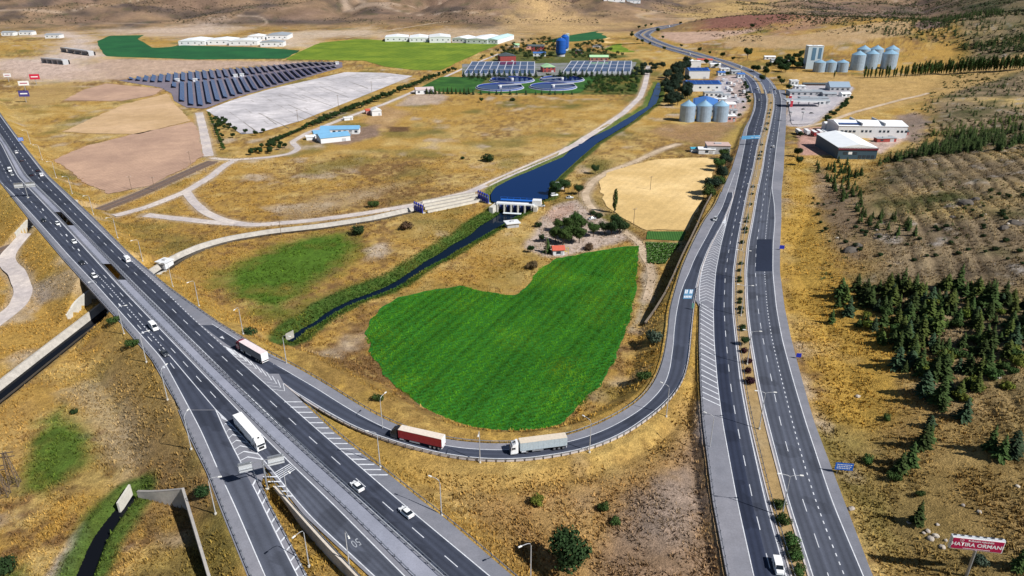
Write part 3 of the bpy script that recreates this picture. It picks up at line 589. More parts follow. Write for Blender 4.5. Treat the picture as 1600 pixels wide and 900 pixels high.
field('green_field', [(928, 27), (960, 27.5), (1022, 30), (1012, 35), (950, 37), (940, 32)], m_dg, step=20, amp=3, seed=8)
field('green_field', [(845, 66), (880, 57), (930, 49), (972, 46), (982, 49), (940, 61), (900, 65)], m_dg, step=12, amp=3, seed=9)
field('stubble_field', [(936, 66), (948, 59), (992, 50), (998, 56), (985, 63), (950, 68)], m_stub, step=12, amp=2, seed=10)
field('green_field', [(945, 77), (960, 69), (992, 66), (1008, 74), (990, 82), (960, 82)], m_lg, step=12, amp=2, seed=11)
field('lawn', [(656, 137), (690, 120), (762, 121), (738, 145), (690, 144)], m_lawn, step=8, amp=.6, seed=12)
field('lawn', [(745, 146), (770, 127), (915, 118), (935, 120), (912, 141), (905, 146)], m_lawn, step=8, amp=.6, seed=13)
field('crop_plot', [(1012, 362), (1072, 362), (1067, 377), (1010, 374)], furrow_mat('plot_green', (.035, .11, .02), (.05, .13, .02), .1, .25, .2), step=2, amp=.3, seed=14)
m_veg = furrow_mat('vegetable_rows', (.14, .16, .07), (.07, .12, .03), 1.2, .28, .55, scales=(.12, .5, 2.), amps=(.3, .3, .3))
field('vegetable_plot', [(1009, 378), (1064, 381), (1052, 395), (1040, 412), (1011, 412)], m_veg, step=2, amp=.4, seed=15)
m_solary = wear_mat('solar_yard_gravel', (.17, .145, .175), (.02, .2, 1.2), (.12, .12, .15))
field('solar_yard', [(185, 126), (240, 119), (300, 113), (400, 105), (480, 97), (534, 97), (536, 105), (420, 138), (360, 155), (320, 170), (292, 168), (272, 158), (268, 146), (250, 137)], m_solary, step=6, amp=.8, seed=16)
m_conc = wear_mat('pale_concrete', (.44, .42, .44), (.018, .10, .9), (.12, .18, .12), tint=(.54, .51, .52))
field('concrete_lot', [(322, 172.5), (362, 157), (420, 140), (540, 113), (600, 114), (645, 119), (620, 129), (540, 161), (470, 189), (402, 208.5), (378, 210)], m_conc, dz=.08, step=6, amp=.4, seed=17)
m_yard = wear_mat('yard_paving', (.36, .34, .37), (.05, .4, 2.), (.12, .12, .12), tint=(.42, .39, .40))
field('yard', [(1231, 165), (1238, 140), (1300, 131), (1333, 140), (1312, 162), (1290, 180), (1264, 198), (1236, 199)], m_yard, dz=2.5, step=4, amp=.3, seed=18)
field('yard', [(1128, 122), (1160, 124), (1170, 140), (1166, 160), (1132, 165), (1124, 140)], m_yard, step=4, amp=.4, seed=19)
field('yard', [(722, 100), (845, 99), (995, 97), (986, 118), (722, 120)], wear_mat('plant_paving', (.22, .22, .235), (.05, .4, 2.), (.15, .12, .12), tint=(.12, .14, .10)), dz=.03, step=6, amp=.4, seed=20)
# joints and stains on the concrete lot (long grass-grown cracks)
mb = MB()
for (a, b) in (((404, 176), (452, 200)), ((436, 146), (480, 158)), ((460, 180), (478, 186)), ((416, 183), (432, 194)), ((450, 163), (498, 184)), ((472, 148), (520, 166)), ((500, 135), (545, 152)), ((545, 127), (575, 138)), ((560, 118), (620, 122)), ((540, 120), (600, 123)), ((520, 124), (560, 116)), ((570, 125), (605, 118)), ((380, 190), (400, 205)), ((590, 123), (615, 117))):
    A = PZ(*a, .56); B = PZ(*b, .56); d = (B-A)[:2]; d /= np.linalg.norm(d); n = np.array((-d[1], d[0]))*.35
    mb.add([(A[0]+n[0], A[1]+n[1], .34), (A[0]-n[0], A[1]-n[1], .34), (B[0]-n[0], B[1]-n[1], .34), (B[0]+n[0], B[1]+n[1], .34)], [(0, 1, 2, 3)])
_lot = pp([(322, 172.5), (362, 157), (420, 140), (540, 113), (600, 114), (645, 119), (620, 129), (540, 161), (470, 189), (402, 208.5), (378, 210)], 0); _c = _lot.mean(0); _rg = random.Random(3)
for ang, gap in ((R(-58), 17.0), (R(28), 22.0)):
    du = np.array((math.cos(ang), math.sin(ang))); dn = np.array((-du[1], du[0]))
    for k in range(-14, 15):
        s_ = np.arange(-300, 300, 3.0); P_ = _c[:2]+dn*k*gap+s_[:, None]*du; ins = poly_sd(P_[:, 0], P_[:, 1], _lot) < -2
        i = 0
        while i < len(s_)-1:
            n_ = _rg.randint(2, 9)
            if ins[i] and ins[min(i+n_, len(s_)-1)] and _rg.random() < .55:
                A, B = P_[i], P_[min(i+n_, len(s_)-1)]; n = dn*(.10+.18*_rg.random()); mb.add([(A[0]+n[0], A[1]+n[1], .335), (A[0]-n[0], A[1]-n[1], .335), (B[0]-n[0], B[1]-n[1], .335), (B[0]+n[0], B[1]+n[1], .335)], [(0, 1, 2, 3)])
            i += n_+1
tag(mb.build('joint', pm('weedy_joint', (.16, .14, .11), .9)), kind='stuff')

m_track = wear_mat('gravel_track', (.46, .41, .40), (.05, .4, 2.5), (.10, .14, .16), tint=(.52, .46, .42))
m_dirt = wear_mat('dirt_track', (.42, .32, .22), (.05, .4, 2.5), (.12, .16, .16), tint=(.50, .39, .28))
m_paved = wear_mat('old_asphalt', (.30, .29, .30), (.05, .4, 2.5), (.08, .1, .1), tint=(.36, .35, .35))
def ribbon(name, line, width, mat, dz=.10, kind='structure', wvar=.12, step=2.5, label=None):
    L_ = smooth_line(pp(line, 0), step=step, sm=5)
    n = fbm(L_[:, 0], L_[:, 1], 7, 2, 5); wl = (width/2)*(1+2*wvar*(n-.5)); n2_ = fbm(L_[:, 0]+91, L_[:, 1], 6, 2, 6)
    t = np.gradient(L_[:, :2], axis=0); t /= np.linalg.norm(t, axis=1)[:, None]; nn = np.stack([t[:, 1], -t[:, 0]], 1)
    A = L_.copy(); B = L_.copy(); Mi = L_.copy(); A[:, :2] += nn*wl[:, None]; B[:, :2] -= nn*((width/2)*(1+2*wvar*(n2_-.5)))[:, None]
    for q in (A, B): q[:, 2] = H(q[:, 0], q[:, 1])+dz
    mz = np.maximum(np.maximum(A[:, 2], B[:, 2]), H(L_[:, 0], L_[:, 1])+dz); A[:, 2] = np.maximum(A[:, 2], mz-.3); B[:, 2] = np.maximum(B[:, 2], mz-.3)
    return tag(link(name, strip_mesh(name, A, B), mat), kind=kind)
ribbon('gravel_track', [(228, 336), (280, 342), (335, 348), (400, 352), (480, 345.5), (560, 335), (650, 320), (735, 300), (770, 284), (830, 258), (880, 236), (935, 203), (975, 176), (1000, 152), (1007, 135), (1011, 118), (1013, 103)], 6.0, m_track)
ribbon('gravel_track', [(178, 338), (230, 324), (290, 300), (330, 276), (352, 258), (368, 250)], 6.0, m_track, dz=.14)
ribbon('gravel_track', [(291, 300), (302, 316), (322, 333), (352, 346), (390, 352)], 5.5, m_track, dz=.17)
ribbon('gravel_track', [(326, 244), (322, 225), (316, 195), (311, 176)], 7.0, m_track)
ribbon('gravel_track', [(330, 247), (360, 250), (420, 246), (455, 240), (467, 232), (456, 222), (480, 208), (540, 184), (600, 163), (640, 146), (680, 127), (740, 100), (780, 84)], 5.0, m_track, dz=.12)
ribbon('dirt_track', [(-30, 520), (0, 500), (28, 478), (38, 455), (28, 430), (10, 412), (14, 400), (46, 386)], 7.0, m_track)
ribbon('dirt_track', [(1060, 225), (1035, 233), (985, 256), (950, 268), (925, 284), (914, 303), (918, 318), (935, 335)], 4.5, m_dirt)
ribbon('dirt_track', [(975, 362), (990, 372), (1003, 384), (1005, 400), (1016, 416), (1018, 440), (1010, 470)], 3.5, m_dirt)
ribbon('dirt_track', [(1245, 206), (1290, 196), (1332, 180), (1375, 168), (1412, 158), (1450, 150)], 5.0, m_dirt, dz=.35)
ribbon('dirt_track', [(540, 60), (620, 46), (700, 38)], 6, m_dirt, dz=.5)
# railway: ballast bed with two rails
def railway(line):
    ribbon('railway_ballast', line, 9.5, wear_mat('ballast', (.17, .115, .085), (.1, .6, 3.), (.15, .15, .2)), dz=.16, wvar=.05)
    L_ = smooth_line(pp(line, 0), step=4, sm=6); L_[:, 2] = H(L_[:, 0], L_[:, 1])+.45
    for off in (-2.9, -1.46, 1.6, 3.04):
        mb = MB(); q = offset_line(L_, off); mb.tube([tuple(p) for p in q], .10, 4); tag(mb.build('rail', pm('rail_steel', (.20, .17, .16), .5, .4)), kind='structure')
railway([(-60, 419), (0, 394), (48, 374), (100, 352), (150, 330), (200, 311), (240, 294), (290, 271), (333, 252)])

# ---------------------------------------------------------------- waters
def water_mat(name, c, rough=.06, bump=.08, scale=1.2):
    m, t, b = nodes_of(name); N = t.nodes; L = t.links; b.inputs['Base Color'].default_value = (*c, 1); b.inputs['Roughness'].default_value = rough; b.inputs['IOR'].default_value = 1.33; b.inputs['Specular IOR Level'].default_value = .12
    nz = N.new('ShaderNodeTexNoise'); nz.inputs['Scale'].default_value = scale; nz.inputs['Detail'].default_value = 3; geo = N.new('ShaderNodeNewGeometry'); L.new(geo.outputs['Position'], nz.inputs['Vector'])
    bp = N.new('ShaderNodeBump'); bp.inputs['Strength'].default_value = bump; bp.inputs['Distance'].default_value = .2; L.new(nz.outputs['Fac'], bp.inputs['Height']); L.new(bp.outputs['Normal'], b.inputs['Normal'])
    MATS[name] = m; return m
m_water = water_mat('canal_water', (.003, .020, .085), bump=.05); m_river = water_mat('river_water', (.003, .009, .022)); m_ditch = water_mat('ditch_water', (.006, .007, .010))
q = pp(CANAL_L+CANAL_R[::-1], -.8)
ex = jag(q, 4, .4, 3); cpt = ex.mean(0)
me = bpy.data.meshes.new('canal'); me.from_pydata([(a[0], a[1], -.8) for a in ex], [], [tuple(range(len(ex)))]); me.update()
if me.polygons[0].normal.z < 0: me.flip_normals()
tag(link('canal_water', me, m_water), kind='structure')
def water_ribbon(name, line, hw, z, mat, grow=.6):
    t = np.gradient(line[:, :2], axis=0); t /= np.linalg.norm(t, axis=1)[:, None]; nn = np.stack([t[:, 1], -t[:, 0]], 1)
    A = line.copy(); B = line.copy(); g = hw+grow+.8*(fbm(line[:, 0], line[:, 1], 9, 2, 9)-.5)
    A[:, :2] += nn*g[:, None]; B[:, :2] -= nn*g[:, None]; A[:, 2] = z; B[:, 2] = z
    tag(link(name, strip_mesh(name, A, B), mat), kind='structure')
water_ribbon('river_water', RIVL, RIVH, -2.3, m_river); water_ribbon('canal_water', CAN2, CAN2H, -1.5, m_ditch, .2); water_ribbon('ditch_water', BLD, BLDH, -1.75, m_ditch, .5)
# concrete lining of the narrow canal: sloped apron on its far bank, coping on the near bank
m_lin = wear_mat('lining_concrete', (.42, .39, .35), (.06, .5, 2.5), (.16, .18, .14), tint=(.32, .30, .27))
tt = np.gradient(CAN2[:, :2], axis=0); tt /= np.linalg.norm(tt, axis=1)[:, None]; nn = np.stack([-tt[:, 1], tt[:, 0]], 1)   # far side (left of travel)
A = CAN2.copy(); B = CAN2.copy(); C2 = CAN2.copy(); D2 = CAN2.copy()
A[:, :2] += nn*(CAN2H-.1)[:, None]; A[:, 2] = -1.55; B[:, :2] += nn*(CAN2H+1.6)[:, None]; B[:, 2] = .55; C2[:, :2] += nn*(CAN2H+2.3)[:, None]; C2[:, 2] = .58
tag(link('canal_lining', strip_mesh('canal_lining', A, B), m_lin), kind='structure'); tag(link('canal_lining', strip_mesh('canal_lining', B, C2), m_lin), kind='structure')
A = CAN2.copy(); B = CAN2.copy(); A[:, :2] -= nn*(CAN2H-.1)[:, None]; A[:, 2] = -1.55; B[:, :2] -= nn*(CAN2H+1.5)[:, None]; B[:, 2] = .45
tag(link('canal_lining', strip_mesh('canal_lining', A, B), m_lin), kind='structure')
# ================================================================ ROADS
m_pave = wear_mat('shoulder_asphalt', (.175, .182, .215), (.03, .3, 2.5), (.10, .10, .10), tint=(.20, .20, .228))
m_lane = wear_mat('lane_asphalt', (.050, .062, .105), (.02, .25, 2.2), (.14, .10, .10), tint=(.064, .075, .118))
m_lane2 = wear_mat('lane_asphalt_worn', (.078, .094, .142), (.02, .25, 2.2), (.12, .10, .10), tint=(.094, .106, .152))
m_patch = wear_mat('fresh_asphalt', (.014, .02, .04), (.05, .5, 2.2), (.12, .10, .10))
m_med = wear_mat('median_concrete', (.235, .25, .31), (.03, .3, 2.5), (.08, .08, .10), tint=(.265, .275, .335))
m_paint = wear_mat('road_paint', (.60, .62, .66), (.2, 1.2, 6.), (.14, .18, .16), rough=.6)
m_kerb = wear_mat('kerb_stone', (.47, .43, .42), (.2, 1., 5.), (.10, .1, .1))
def rr(ra, rb, zf, p0, p1, step=2.0):
    n = int(abs(p1-p0)/step)+2; q = np.linspace(p0, p1, n)
    f = lambda r, y: np.interp(y, [a[0] for a in r], [a[1] for a in r])
    A = np.array([PZ(f(ra, y), y, float(zf(y))) for y in q]); B = np.array([PZ(f(rb, y), y, float(zf(y))) for y in q])
    for L_ in (A, B):
        for _ in range(6): L_[1:-1] = .25*L_[:-2]+.5*L_[1:-1]+.25*L_[2:]
    return A, B
def road(name, ra, rb, zf, p0, p1, mat, dz=0.0, thick=0.0):
    A, B = rr(ra, rb, zf, p0, p1); return tag(link(name, strip_mesh(name, A, B, dz, thick), mat), kind='structure')
T = .55
# motorway decks (outer carriageway with the exit lane, inner carriageway), holes in the median at the two underpasses
road('road', M_a[:10]+[(600, 258), (640, 282)], M_f, zM, 150, 640, m_pave, 0, 1.1)
road('road', [(640, 334), (672, 364), (722, 409), (805, 475), (899, 576), (960, 641)], M_f, zM, 640, 960, m_pave, 0, T)
road('exit_road', M_a, [(600, 300), (640, 345), (675, 370), (700, 391), (720, 408), (736, 415), (752, 407)]+E_rail[2:], zE, 640, 960, m_pave, -.03, T)
road('road', M_g, M_j+[(575, 431)]+M_j2, zM, 150, 960, m_pave, 0, 1.1)
for a, b in ((150, 331), (352, 412), (437, 960)): road('road_median', M_f, M_g, zM, a, b, m_med, -.05, .3)
# lanes: sheets with tyre-darkened wheel tracks worn into them
m_asph = attr_mat('worn_asphalt', [.06, .5, 3.0], [.08, .07, .10], bump=0, rough=.85)
def lane_mesh(A, B, dz, nl, base, seed=1):
    cw = 10*nl+1; f = np.linspace(0, 1, cw); G_ = A[:, None, :]*(1-f[None, :, None])+B[:, None, :]*f[None, :, None]; G_[:, :, 2] += dz; n = len(A)
    lp = (f*nl) % 1.0; lp[-1] = 1.0; wt = np.exp(-((lp-.28)/.11)**2)+np.exp(-((lp-.72)/.11)**2); ed = np.exp(-(np.minimum(lp, 1-lp)/.07)**2)
    li = np.minimum((f*nl).astype(int), nl-1); tone = 1+.10*np.sin(li*2.3+seed)
    along = fbm(G_[:, :, 0], G_[:, :, 1], 26, 3, 300+seed); k = tone[None, :]*(1-.24*wt[None, :]*(.5+along)+.16*ed[None, :]+.34*(along-.5))*(1-.22*(fbm(G_[:, :, 0], G_[:, :, 1], 7, 2, 400+seed) > .66))
    bs = np.array(base, float); bs = np.tile(bs, (n, 1)) if bs.ndim == 1 else bs[0]*(1-smooth01(0, .45, np.linspace(0, 1, n)))[:, None]+bs[1]*smooth01(0, .45, np.linspace(0, 1, n))[:, None]
    C = np.clip(bs[:, None, :]*k[:, :, None], .005, .6); ii = np.arange(n*cw).reshape(n, cw); F = np.stack([ii[:-1, :-1].ravel(), ii[:-1, 1:].ravel(), ii[1:, 1:].ravel(), ii[1:, :-1].ravel()], 1)
    me = np_mesh('lane', G_.reshape(-1, 3), F, C.reshape(-1, 3))
    if me.polygons[0].normal.z < 0: me.flip_normals()
    return me
def lane(ra, rb, zf, p0, p1, dz, nl, base, seed=1):
    A, B = rr(ra, rb, zf, p0, p1); tag(link('traffic_lane', lane_mesh(A, B, dz, nl, base, seed), m_asph), kind='structure')
LA = (.050, .058, .084); LB = (.078, .087, .115); LC_ = (.028, .035, .060)
def wid(r, d): return [(y, x+d*(y+50)/560.0) for y, x in r]
lane(wid(M_b, .8), wid(M_d, -.8), zM, 150, 640, .012, 2, LA, 1)
lane(wid(M_e, 1), wid(M_d, -1), zM, 640, 960, .013, 2, (LA, LB), 2)
lane(wid(M_b, .8), wid(E_r, -1), zE, 641, 960, .012, 1, (LA, LB), 3)
lane(wid(M_h, .8), wid(M_i, -.8), zM, 150, 960, .012, 2, LA, 4)
# right dual carriageway
road('road', R_left+[(322, 1139), (345, 1129), (390, 1106), (420, 1094), (450, 1087.5), (468, 1085), (476, 1092)]+R_l2[1:], R_ml, zR, 140, 960, m_pave, 0, T)
road('road', R_mr, R_e, zR, 140, 960, m_pave, 0, T)
lane(wid(R_Ll, .8), wid(R_Lr, -.8), zR, 140, 960, .012, 2, LA, 5)
lane(wid(R_L, .8), wid(R_R, -.8), zR, 140, 960, .012, 3, LB, 6)
lane(wid(R_Ll, .8), [(a, b+(c-b)*.52) for (a, b), (_, c) in zip(R_Ll, R_Lr)], zR, 430, 960, .018, 1, LC_, 7)
road('asphalt_patch', [(374, 1183), (384, 1182), (424, 1180.5)], [(374, 1206), (424, 1206.5)], zR, 374, 424, m_patch, .045)
road('asphalt_patch', [(180, 1206), (190, 1207), (206, 1206)], [(180, 1218), (206, 1218)], zR, 188, 206, wear_mat('darker_asphalt', (.06, .07, .10), (.05, .5, 2.2), (.12, .10, .10)), .02)  # short stretch of the far carriageway in a slightly darker tone
# median of the dual carriageway: soil strip between kerbs
m_soil = wear_mat('median_soil', (.34, .23, .10), (.06, .5, 2.5), (.18, .2, .2), tint=(.26, .19, .10))
road('median_strip', R_ml, R_mr, zR, 140, 960, m_soil, -.02, .3)
def kerb(line, w_=.35, h=.16, name='kerb'):
    A = offset_line(line, -w_/2); B = offset_line(line, w_/2); tag(link(name, strip_mesh(name, A, B, h, h+.35), m_kerb), kind='structure')
kerb(LN['Rml'], .4); kerb(LN['Rmr'], .4)
# ramp
Ai = resample(LN['Pin'], 260); Bo = resample(LN['Pout'], 260)
tag(link('ramp_road', strip_mesh('ramp_road', Ai, Bo, -.02, T), m_pave), kind='structure')
def across(line):
    t = []
    for a, b in zip(Ai, Bo):
        u_ = (b-a)[:2]; c = (a+b)[:2]/2; n_ = np.array((-u_[1], u_[0]))/np.linalg.norm(u_); rel = line[:, :2]-a[:2]; k = np.where(np.hypot(*(line[:, :2]-c).T) < np.linalg.norm(u_)*.75+2.5, np.abs(rel @ n_), 1e9); j_ = int(np.argmin(k))
        t.append(np.nan if k[j_] > 4 else float(np.clip((rel[j_] @ u_)/(u_ @ u_), .02, .98)))
    t = np.array(t); x_ = np.arange(len(t)); g_ = ~np.isnan(t); t = np.interp(x_, x_[g_], t[g_])
    for _ in range(12): t[1:-1] = .25*t[:-2]+.5*t[1:-1]+.25*t[2:]
    return t
ti = across(LN['Plin'])[:, None]; to = across(LN['Plout'])[:, None]; RIN = Ai*(1-ti)+Bo*ti; ROUT = Ai*(1-to)+Bo*to
tag(link('traffic_lane', lane_mesh(RIN, ROUT, .0, 1, LA, 8), m_asph), kind='structure')
lane([(506, 312), (536, 351), (550, 373), (584, 421), (600, 441)], [(506, 331), (532, 372), (564, 420), (588, 462)], zM, 508, 584, .016, 1, LA, 9)
kerb(offset_line(LN['Pout'], 0), .35); 
# far road
def pave_line(name, L_, w_, mat, dz, off=0.0):
    q = offset_line(L_, off); tag(link(name, strip_mesh(name, offset_line(q, -w_/2), offset_line(q, w_/2), dz), mat), kind='structure')
pave_line('road', RF, 34, m_pave, .0); pave_line('traffic_lane', RF, 10.5, m_lane, .05, -8.6); pave_line('traffic_lane', RF, 10.5, m_lane2, .05, 8.6); pave_line('median_strip', RF, 3.2, m_soil, .06)

# ---------------------------------------------------------------- painted markings: one object for each line or row of dashes
def solid(line, w_=.22, dz=.03, name='line_marking'):
    tag(link(name, strip_mesh(name, offset_line(line, -w_/2), offset_line(line, w_/2), dz), m_paint), kind='structure')
def dashes(line, L_=4.5, period=12.0, w_=.2, dz=.032, start=0.0, name='dash_marking'):
    line = np.asarray(line); d = np.r_[0, np.cumsum(np.linalg.norm(np.diff(line, axis=0), axis=1))]; mb = MB()
    at = lambda s: np.array([np.interp(s, d, line[:, i]) for i in range(3)])
    s = start
    while s+L_ < d[-1]:
        a = at(s); b = at(s+L_); t = (b-a)[:2]; t /= np.linalg.norm(t)+1e-9; n = np.array((t[1], -t[0]))*w_/2
        mb.add([(a[0]-n[0], a[1]-n[1], a[2]+dz), (a[0]+n[0], a[1]+n[1], a[2]+dz), (b[0]+n[0], b[1]+n[1], b[2]+dz), (b[0]-n[0], b[1]-n[1], b[2]+dz)], [(0, 1, 2, 3)]); s += period
    tag(mb.build(name, m_paint), kind='structure')
def blend(ra, rb, f): 
    ys = sorted(set([a[0] for a in ra]) | set([b[0] for b in rb])); g = lambda r, y: np.interp(y, [a[0] for a in r], [a[1] for a in r])
    return [(y, g(ra, y)*(1-f)+g(rb, y)*f) for y in ys]
for k in ('Md', 'Me', 'Mh', 'RLr', 'RL', 'RR'): solid(LN[k], .24)
solid(LN['RLl'], .22); solid(LN['Mb'], .24); solid(LN['Er'], .24); solid(RIN, .2, .02); solid(ROUT, .2, .022); solid(rowline([(506, 331), (532, 372), (552, 402)], zM), .2, .034); solid(rowline([(270, 1148), (300, 1137)], zR), .2, .034)
solid(rowline(M_i, zM, 150, 400), .24); solid(rowline(M_i, zM, 545, 960), .24, .036); dashes(rowline(M_i, zM, 400, 545), 1.2, 2.8, .26)
solid(rowline(M_c, zM, 545, 640), .24); dashes(rowline(M_c, zM, 430, 545), 1.2, 2.6, .26)
dashes(rowline(blend(M_b, M_d, .5), zM, 150, 430)); dashes(rowline(blend(M_c, M_d, .5), zM, 430, 640)); dashes(rowline(blend(M_b, M_c, .5), zM, 440, 600), start=4)
dashes(rowline(blend(M_h, M_i, .52), zM, 150, 960)); dashes(rowline(blend(R_Ll, R_Lr, .56), zR, 140, 960), start=5)
dashes(rowline([(140, 1211), (170, 1213), (200, 1209.5), (230, 1204.5), (265, 1200), (300, 1195), (345, 1188), (380, 1182), (425, 1180), (480, 1184), (530, 1192), (600, 1207), (660, 1219), (724, 1236.5), (769, 1250), (821, 1268), (895, 1293), (960, 1314)], zR))
dashes(rowline([(292, 1205.5), (345, 1198.5), (380, 1195.5), (425, 1194.5), (480, 1198.5), (530, 1206), (600, 1223), (660, 1238), (724, 1256), (769, 1270), (821, 1288), (895, 1318), (960, 1342)], zR, 292, 960), 1.0, 2.6, .26)
for o in (-14.2, -11.0, -3.6, 3.6, 14.2): solid(offset_line(RF, o), .3, .09)
# chevrons: apex line and two arms between two boundary rows
def chevrons(ra, rb, zf, p0, p1, n, apex, lean, w_=.55, name='chevron_marking', ease=1.0):
    """stripes between two lines; each stripe runs from line a at row y to an apex (fraction) pushed by lean rows, to line b"""
    mb = MB(); g = lambda r, y: np.interp(y, [a[0] for a in r], [a[1] for a in r])
    for k in range(n):
        y = p0+(p1-p0)*(k/(n-1))**ease
        pts = [PZ(g(ra, y+lean[0]), y+lean[0], float(zf(y+lean[0])))]
        if apex is not None: yy = y+lean[1]; pts.append(PZ(g(ra, yy)*(1-apex)+g(rb, yy)*apex, yy, float(zf(yy))))
        pts.append(PZ(g(rb, y+lean[2]), y+lean[2], float(zf(y+lean[2]))))
        L_ = np.array(pts); d = np.zeros_like(L_); t = (L_[-1]-L_[0])[:2]; ax = np.array((-t[1], t[0])); ax /= np.linalg.norm(ax)+1e-9
        d[:, :2] = ax*w_/2; A = L_-d; B = L_+d; m_ = len(L_)
        V = [(p[0], p[1], p[2]+.03) for p in A]+[(p[0], p[1], p[2]+.03) for p in B]; mb.add(V, [(i, m_+i, m_+i+1, i+1) for i in range(m_-1)])
    o = mb.build(name, m_paint)
    me = o.data; 
    for p in me.polygons:
        if p.normal.z < 0: p.flip()
    tag(o, kind='structure')
hl = [(335, 1135), (345, 1131), (390, 1107.5), (420, 1097), (450, 1092.5), (480, 1093.5), (530, 1094), (600, 1096), (660, 1099), (700, 1103)]
for a, b in ((rowline(hl, zR, 338, 470), 0),): solid(a, .24, .034)
chevrons(hl, R_Ll, zR, 349, 470, 34, .45, (1.5, -2.0, 3.5), .40, ease=1.25)
chevrons(hl, R_Ll, zR, 474, 622, 20, None, (-1, 0, 12), .42, ease=1.15)
# gore where the ramp joins the motorway: pale paving, chevrons, then bars
gm = [(536, 348), (560, 385), (580, 414), (600, 444), (622, 467), (675, 521), (735, 598)]
chevrons(M_i, gm, zM, 556, 608, 10, .62, (0, 3, -9), .40)
chevrons([(590, 400)]+[(a, b) for a, b in M_i if a > 600], [(600, 444), (622, 466), (675, 520), (735, 597), (787, 663)], zM, 628, 742, 15, None, (0, 0, 0), .42)
# gore at the exit
chevrons(E_r, M_e, zM, 655, 716, 8, .42, (4, -2, 2), .42)
chevrons(E_r, E_rail, zE, 752, 960, 15, None, (6, 0, -5), .42); chevrons([(735, 400)]+W_ml[1:], M_e, zM, 745, 775, 5, None, (0, 0, 0), .42)
m_solid_tri = m_paint
def tri(pts, zf):
    mb = MB(); v = [PZ(a, b, float(zf(b))+.031) for a, b in pts]; mb.add(v, [tuple(range(len(v)))]); o = mb.build('gore_marking', m_paint)
    for p in o.data.polygons:
        if p.normal.z < 0: p.flip()
    tag(o, kind='structure')
tri([(341, 643), (346, 653), (354, 655)], zM); tri([(350, 540), (362, 553), (372, 556), (362, 546)], zM); tri([(1135, 334), (1128, 348), (1134, 349)], zR)
# bars across the lane at the exit and speed figures
for k in range(5):
    a = PZ(429+k*2.0, 739+k*2.2, float(zM(740))); b = PZ(453+k*2.0, 725+k*2.0, float(zM(730))); solid(np.array([a, (a+b)/2, b]), .3, .035, 'bar_marking')
def text_mesh(body, size, bold=False):
    cu = bpy.data.curves.new('lettering', 'FONT'); cu.body = body; cu.size = size; cu.align_x = 'CENTER'; cu.align_y = 'CENTER'; cu.resolution_u = 3
    if bold: cu.offset = size*.02
    o = bpy.data.objects.new('lettering', cu); col.objects.link(o); bpy.context.view_layer.update()
    me = bpy.data.meshes.new_from_object(o.evaluated_get(bpy.context.evaluated_depsgraph_get())); bpy.data.objects.remove(o); bpy.data.curves.remove(cu); return me
p = PZ(556, 848, float(zM(848))); me = text_mesh('50', 2.0); me.transform(Matrix.Diagonal((1.0, 1.8, 1, 1)))
tag(link('speed_marking', me, wear_mat('worn_paint', (.34, .36, .40), (.4, 1.5, 6.), (.2, .25, .2)), loc=(p[0], p[1], p[2]+.035), rz=R(218)), kind='structure')
# blue worded panel painted on the ramp lane: a row of white block figures over a second row
mbb = MB(); mbw = MB()
zq = float(zR(460))+.06; A = PZ(1067, 467, zq); B = PZ(1081, 467, zq); C = PZ(1084, 452, zq); D = PZ(1070, 452, zq)
mbb.add([A, B, C, D], [(0, 1, 2, 3)]); tag(mbb.build('painted_panel', pm('blue_road_paint', (.09, .22, .36), .6)), kind='structure')
for r_, (f0, f1) in enumerate(((.12, .32), (.55, .95))):
    for k in range(5):
        if r_ == 1 and k == 2: continue
        u0 = .08+k*.175; u1 = u0+.13; q = lambda u, v: (A*(1-u)+B*u)*(1-v)+(D*(1-u)+C*u)*v+np.array((0, 0, .01))
        mbw.add([q(u0, f0), q(u1, f0), q(u1, f1), q(u0, f1)], [(0, 1, 2, 3)])
tag(mbw.build('painted_figures', m_paint), kind='structure')
# white triangle on the joining lane
tri([(343, 527), (351, 530), (347.5, 525)], zM)
for (px, py) in ((103, 366), (93, 351), (66, 326), (33, 290), (122, 389), (186, 475), (222, 518), (255, 572)):
    z = float(zM(py)); a = PZ(px, py, z); b = PZ(px+2.2, py+3.2, z); solid(np.array([a, (a+b)/2, b]), .5, .034, 'arrow_marking')
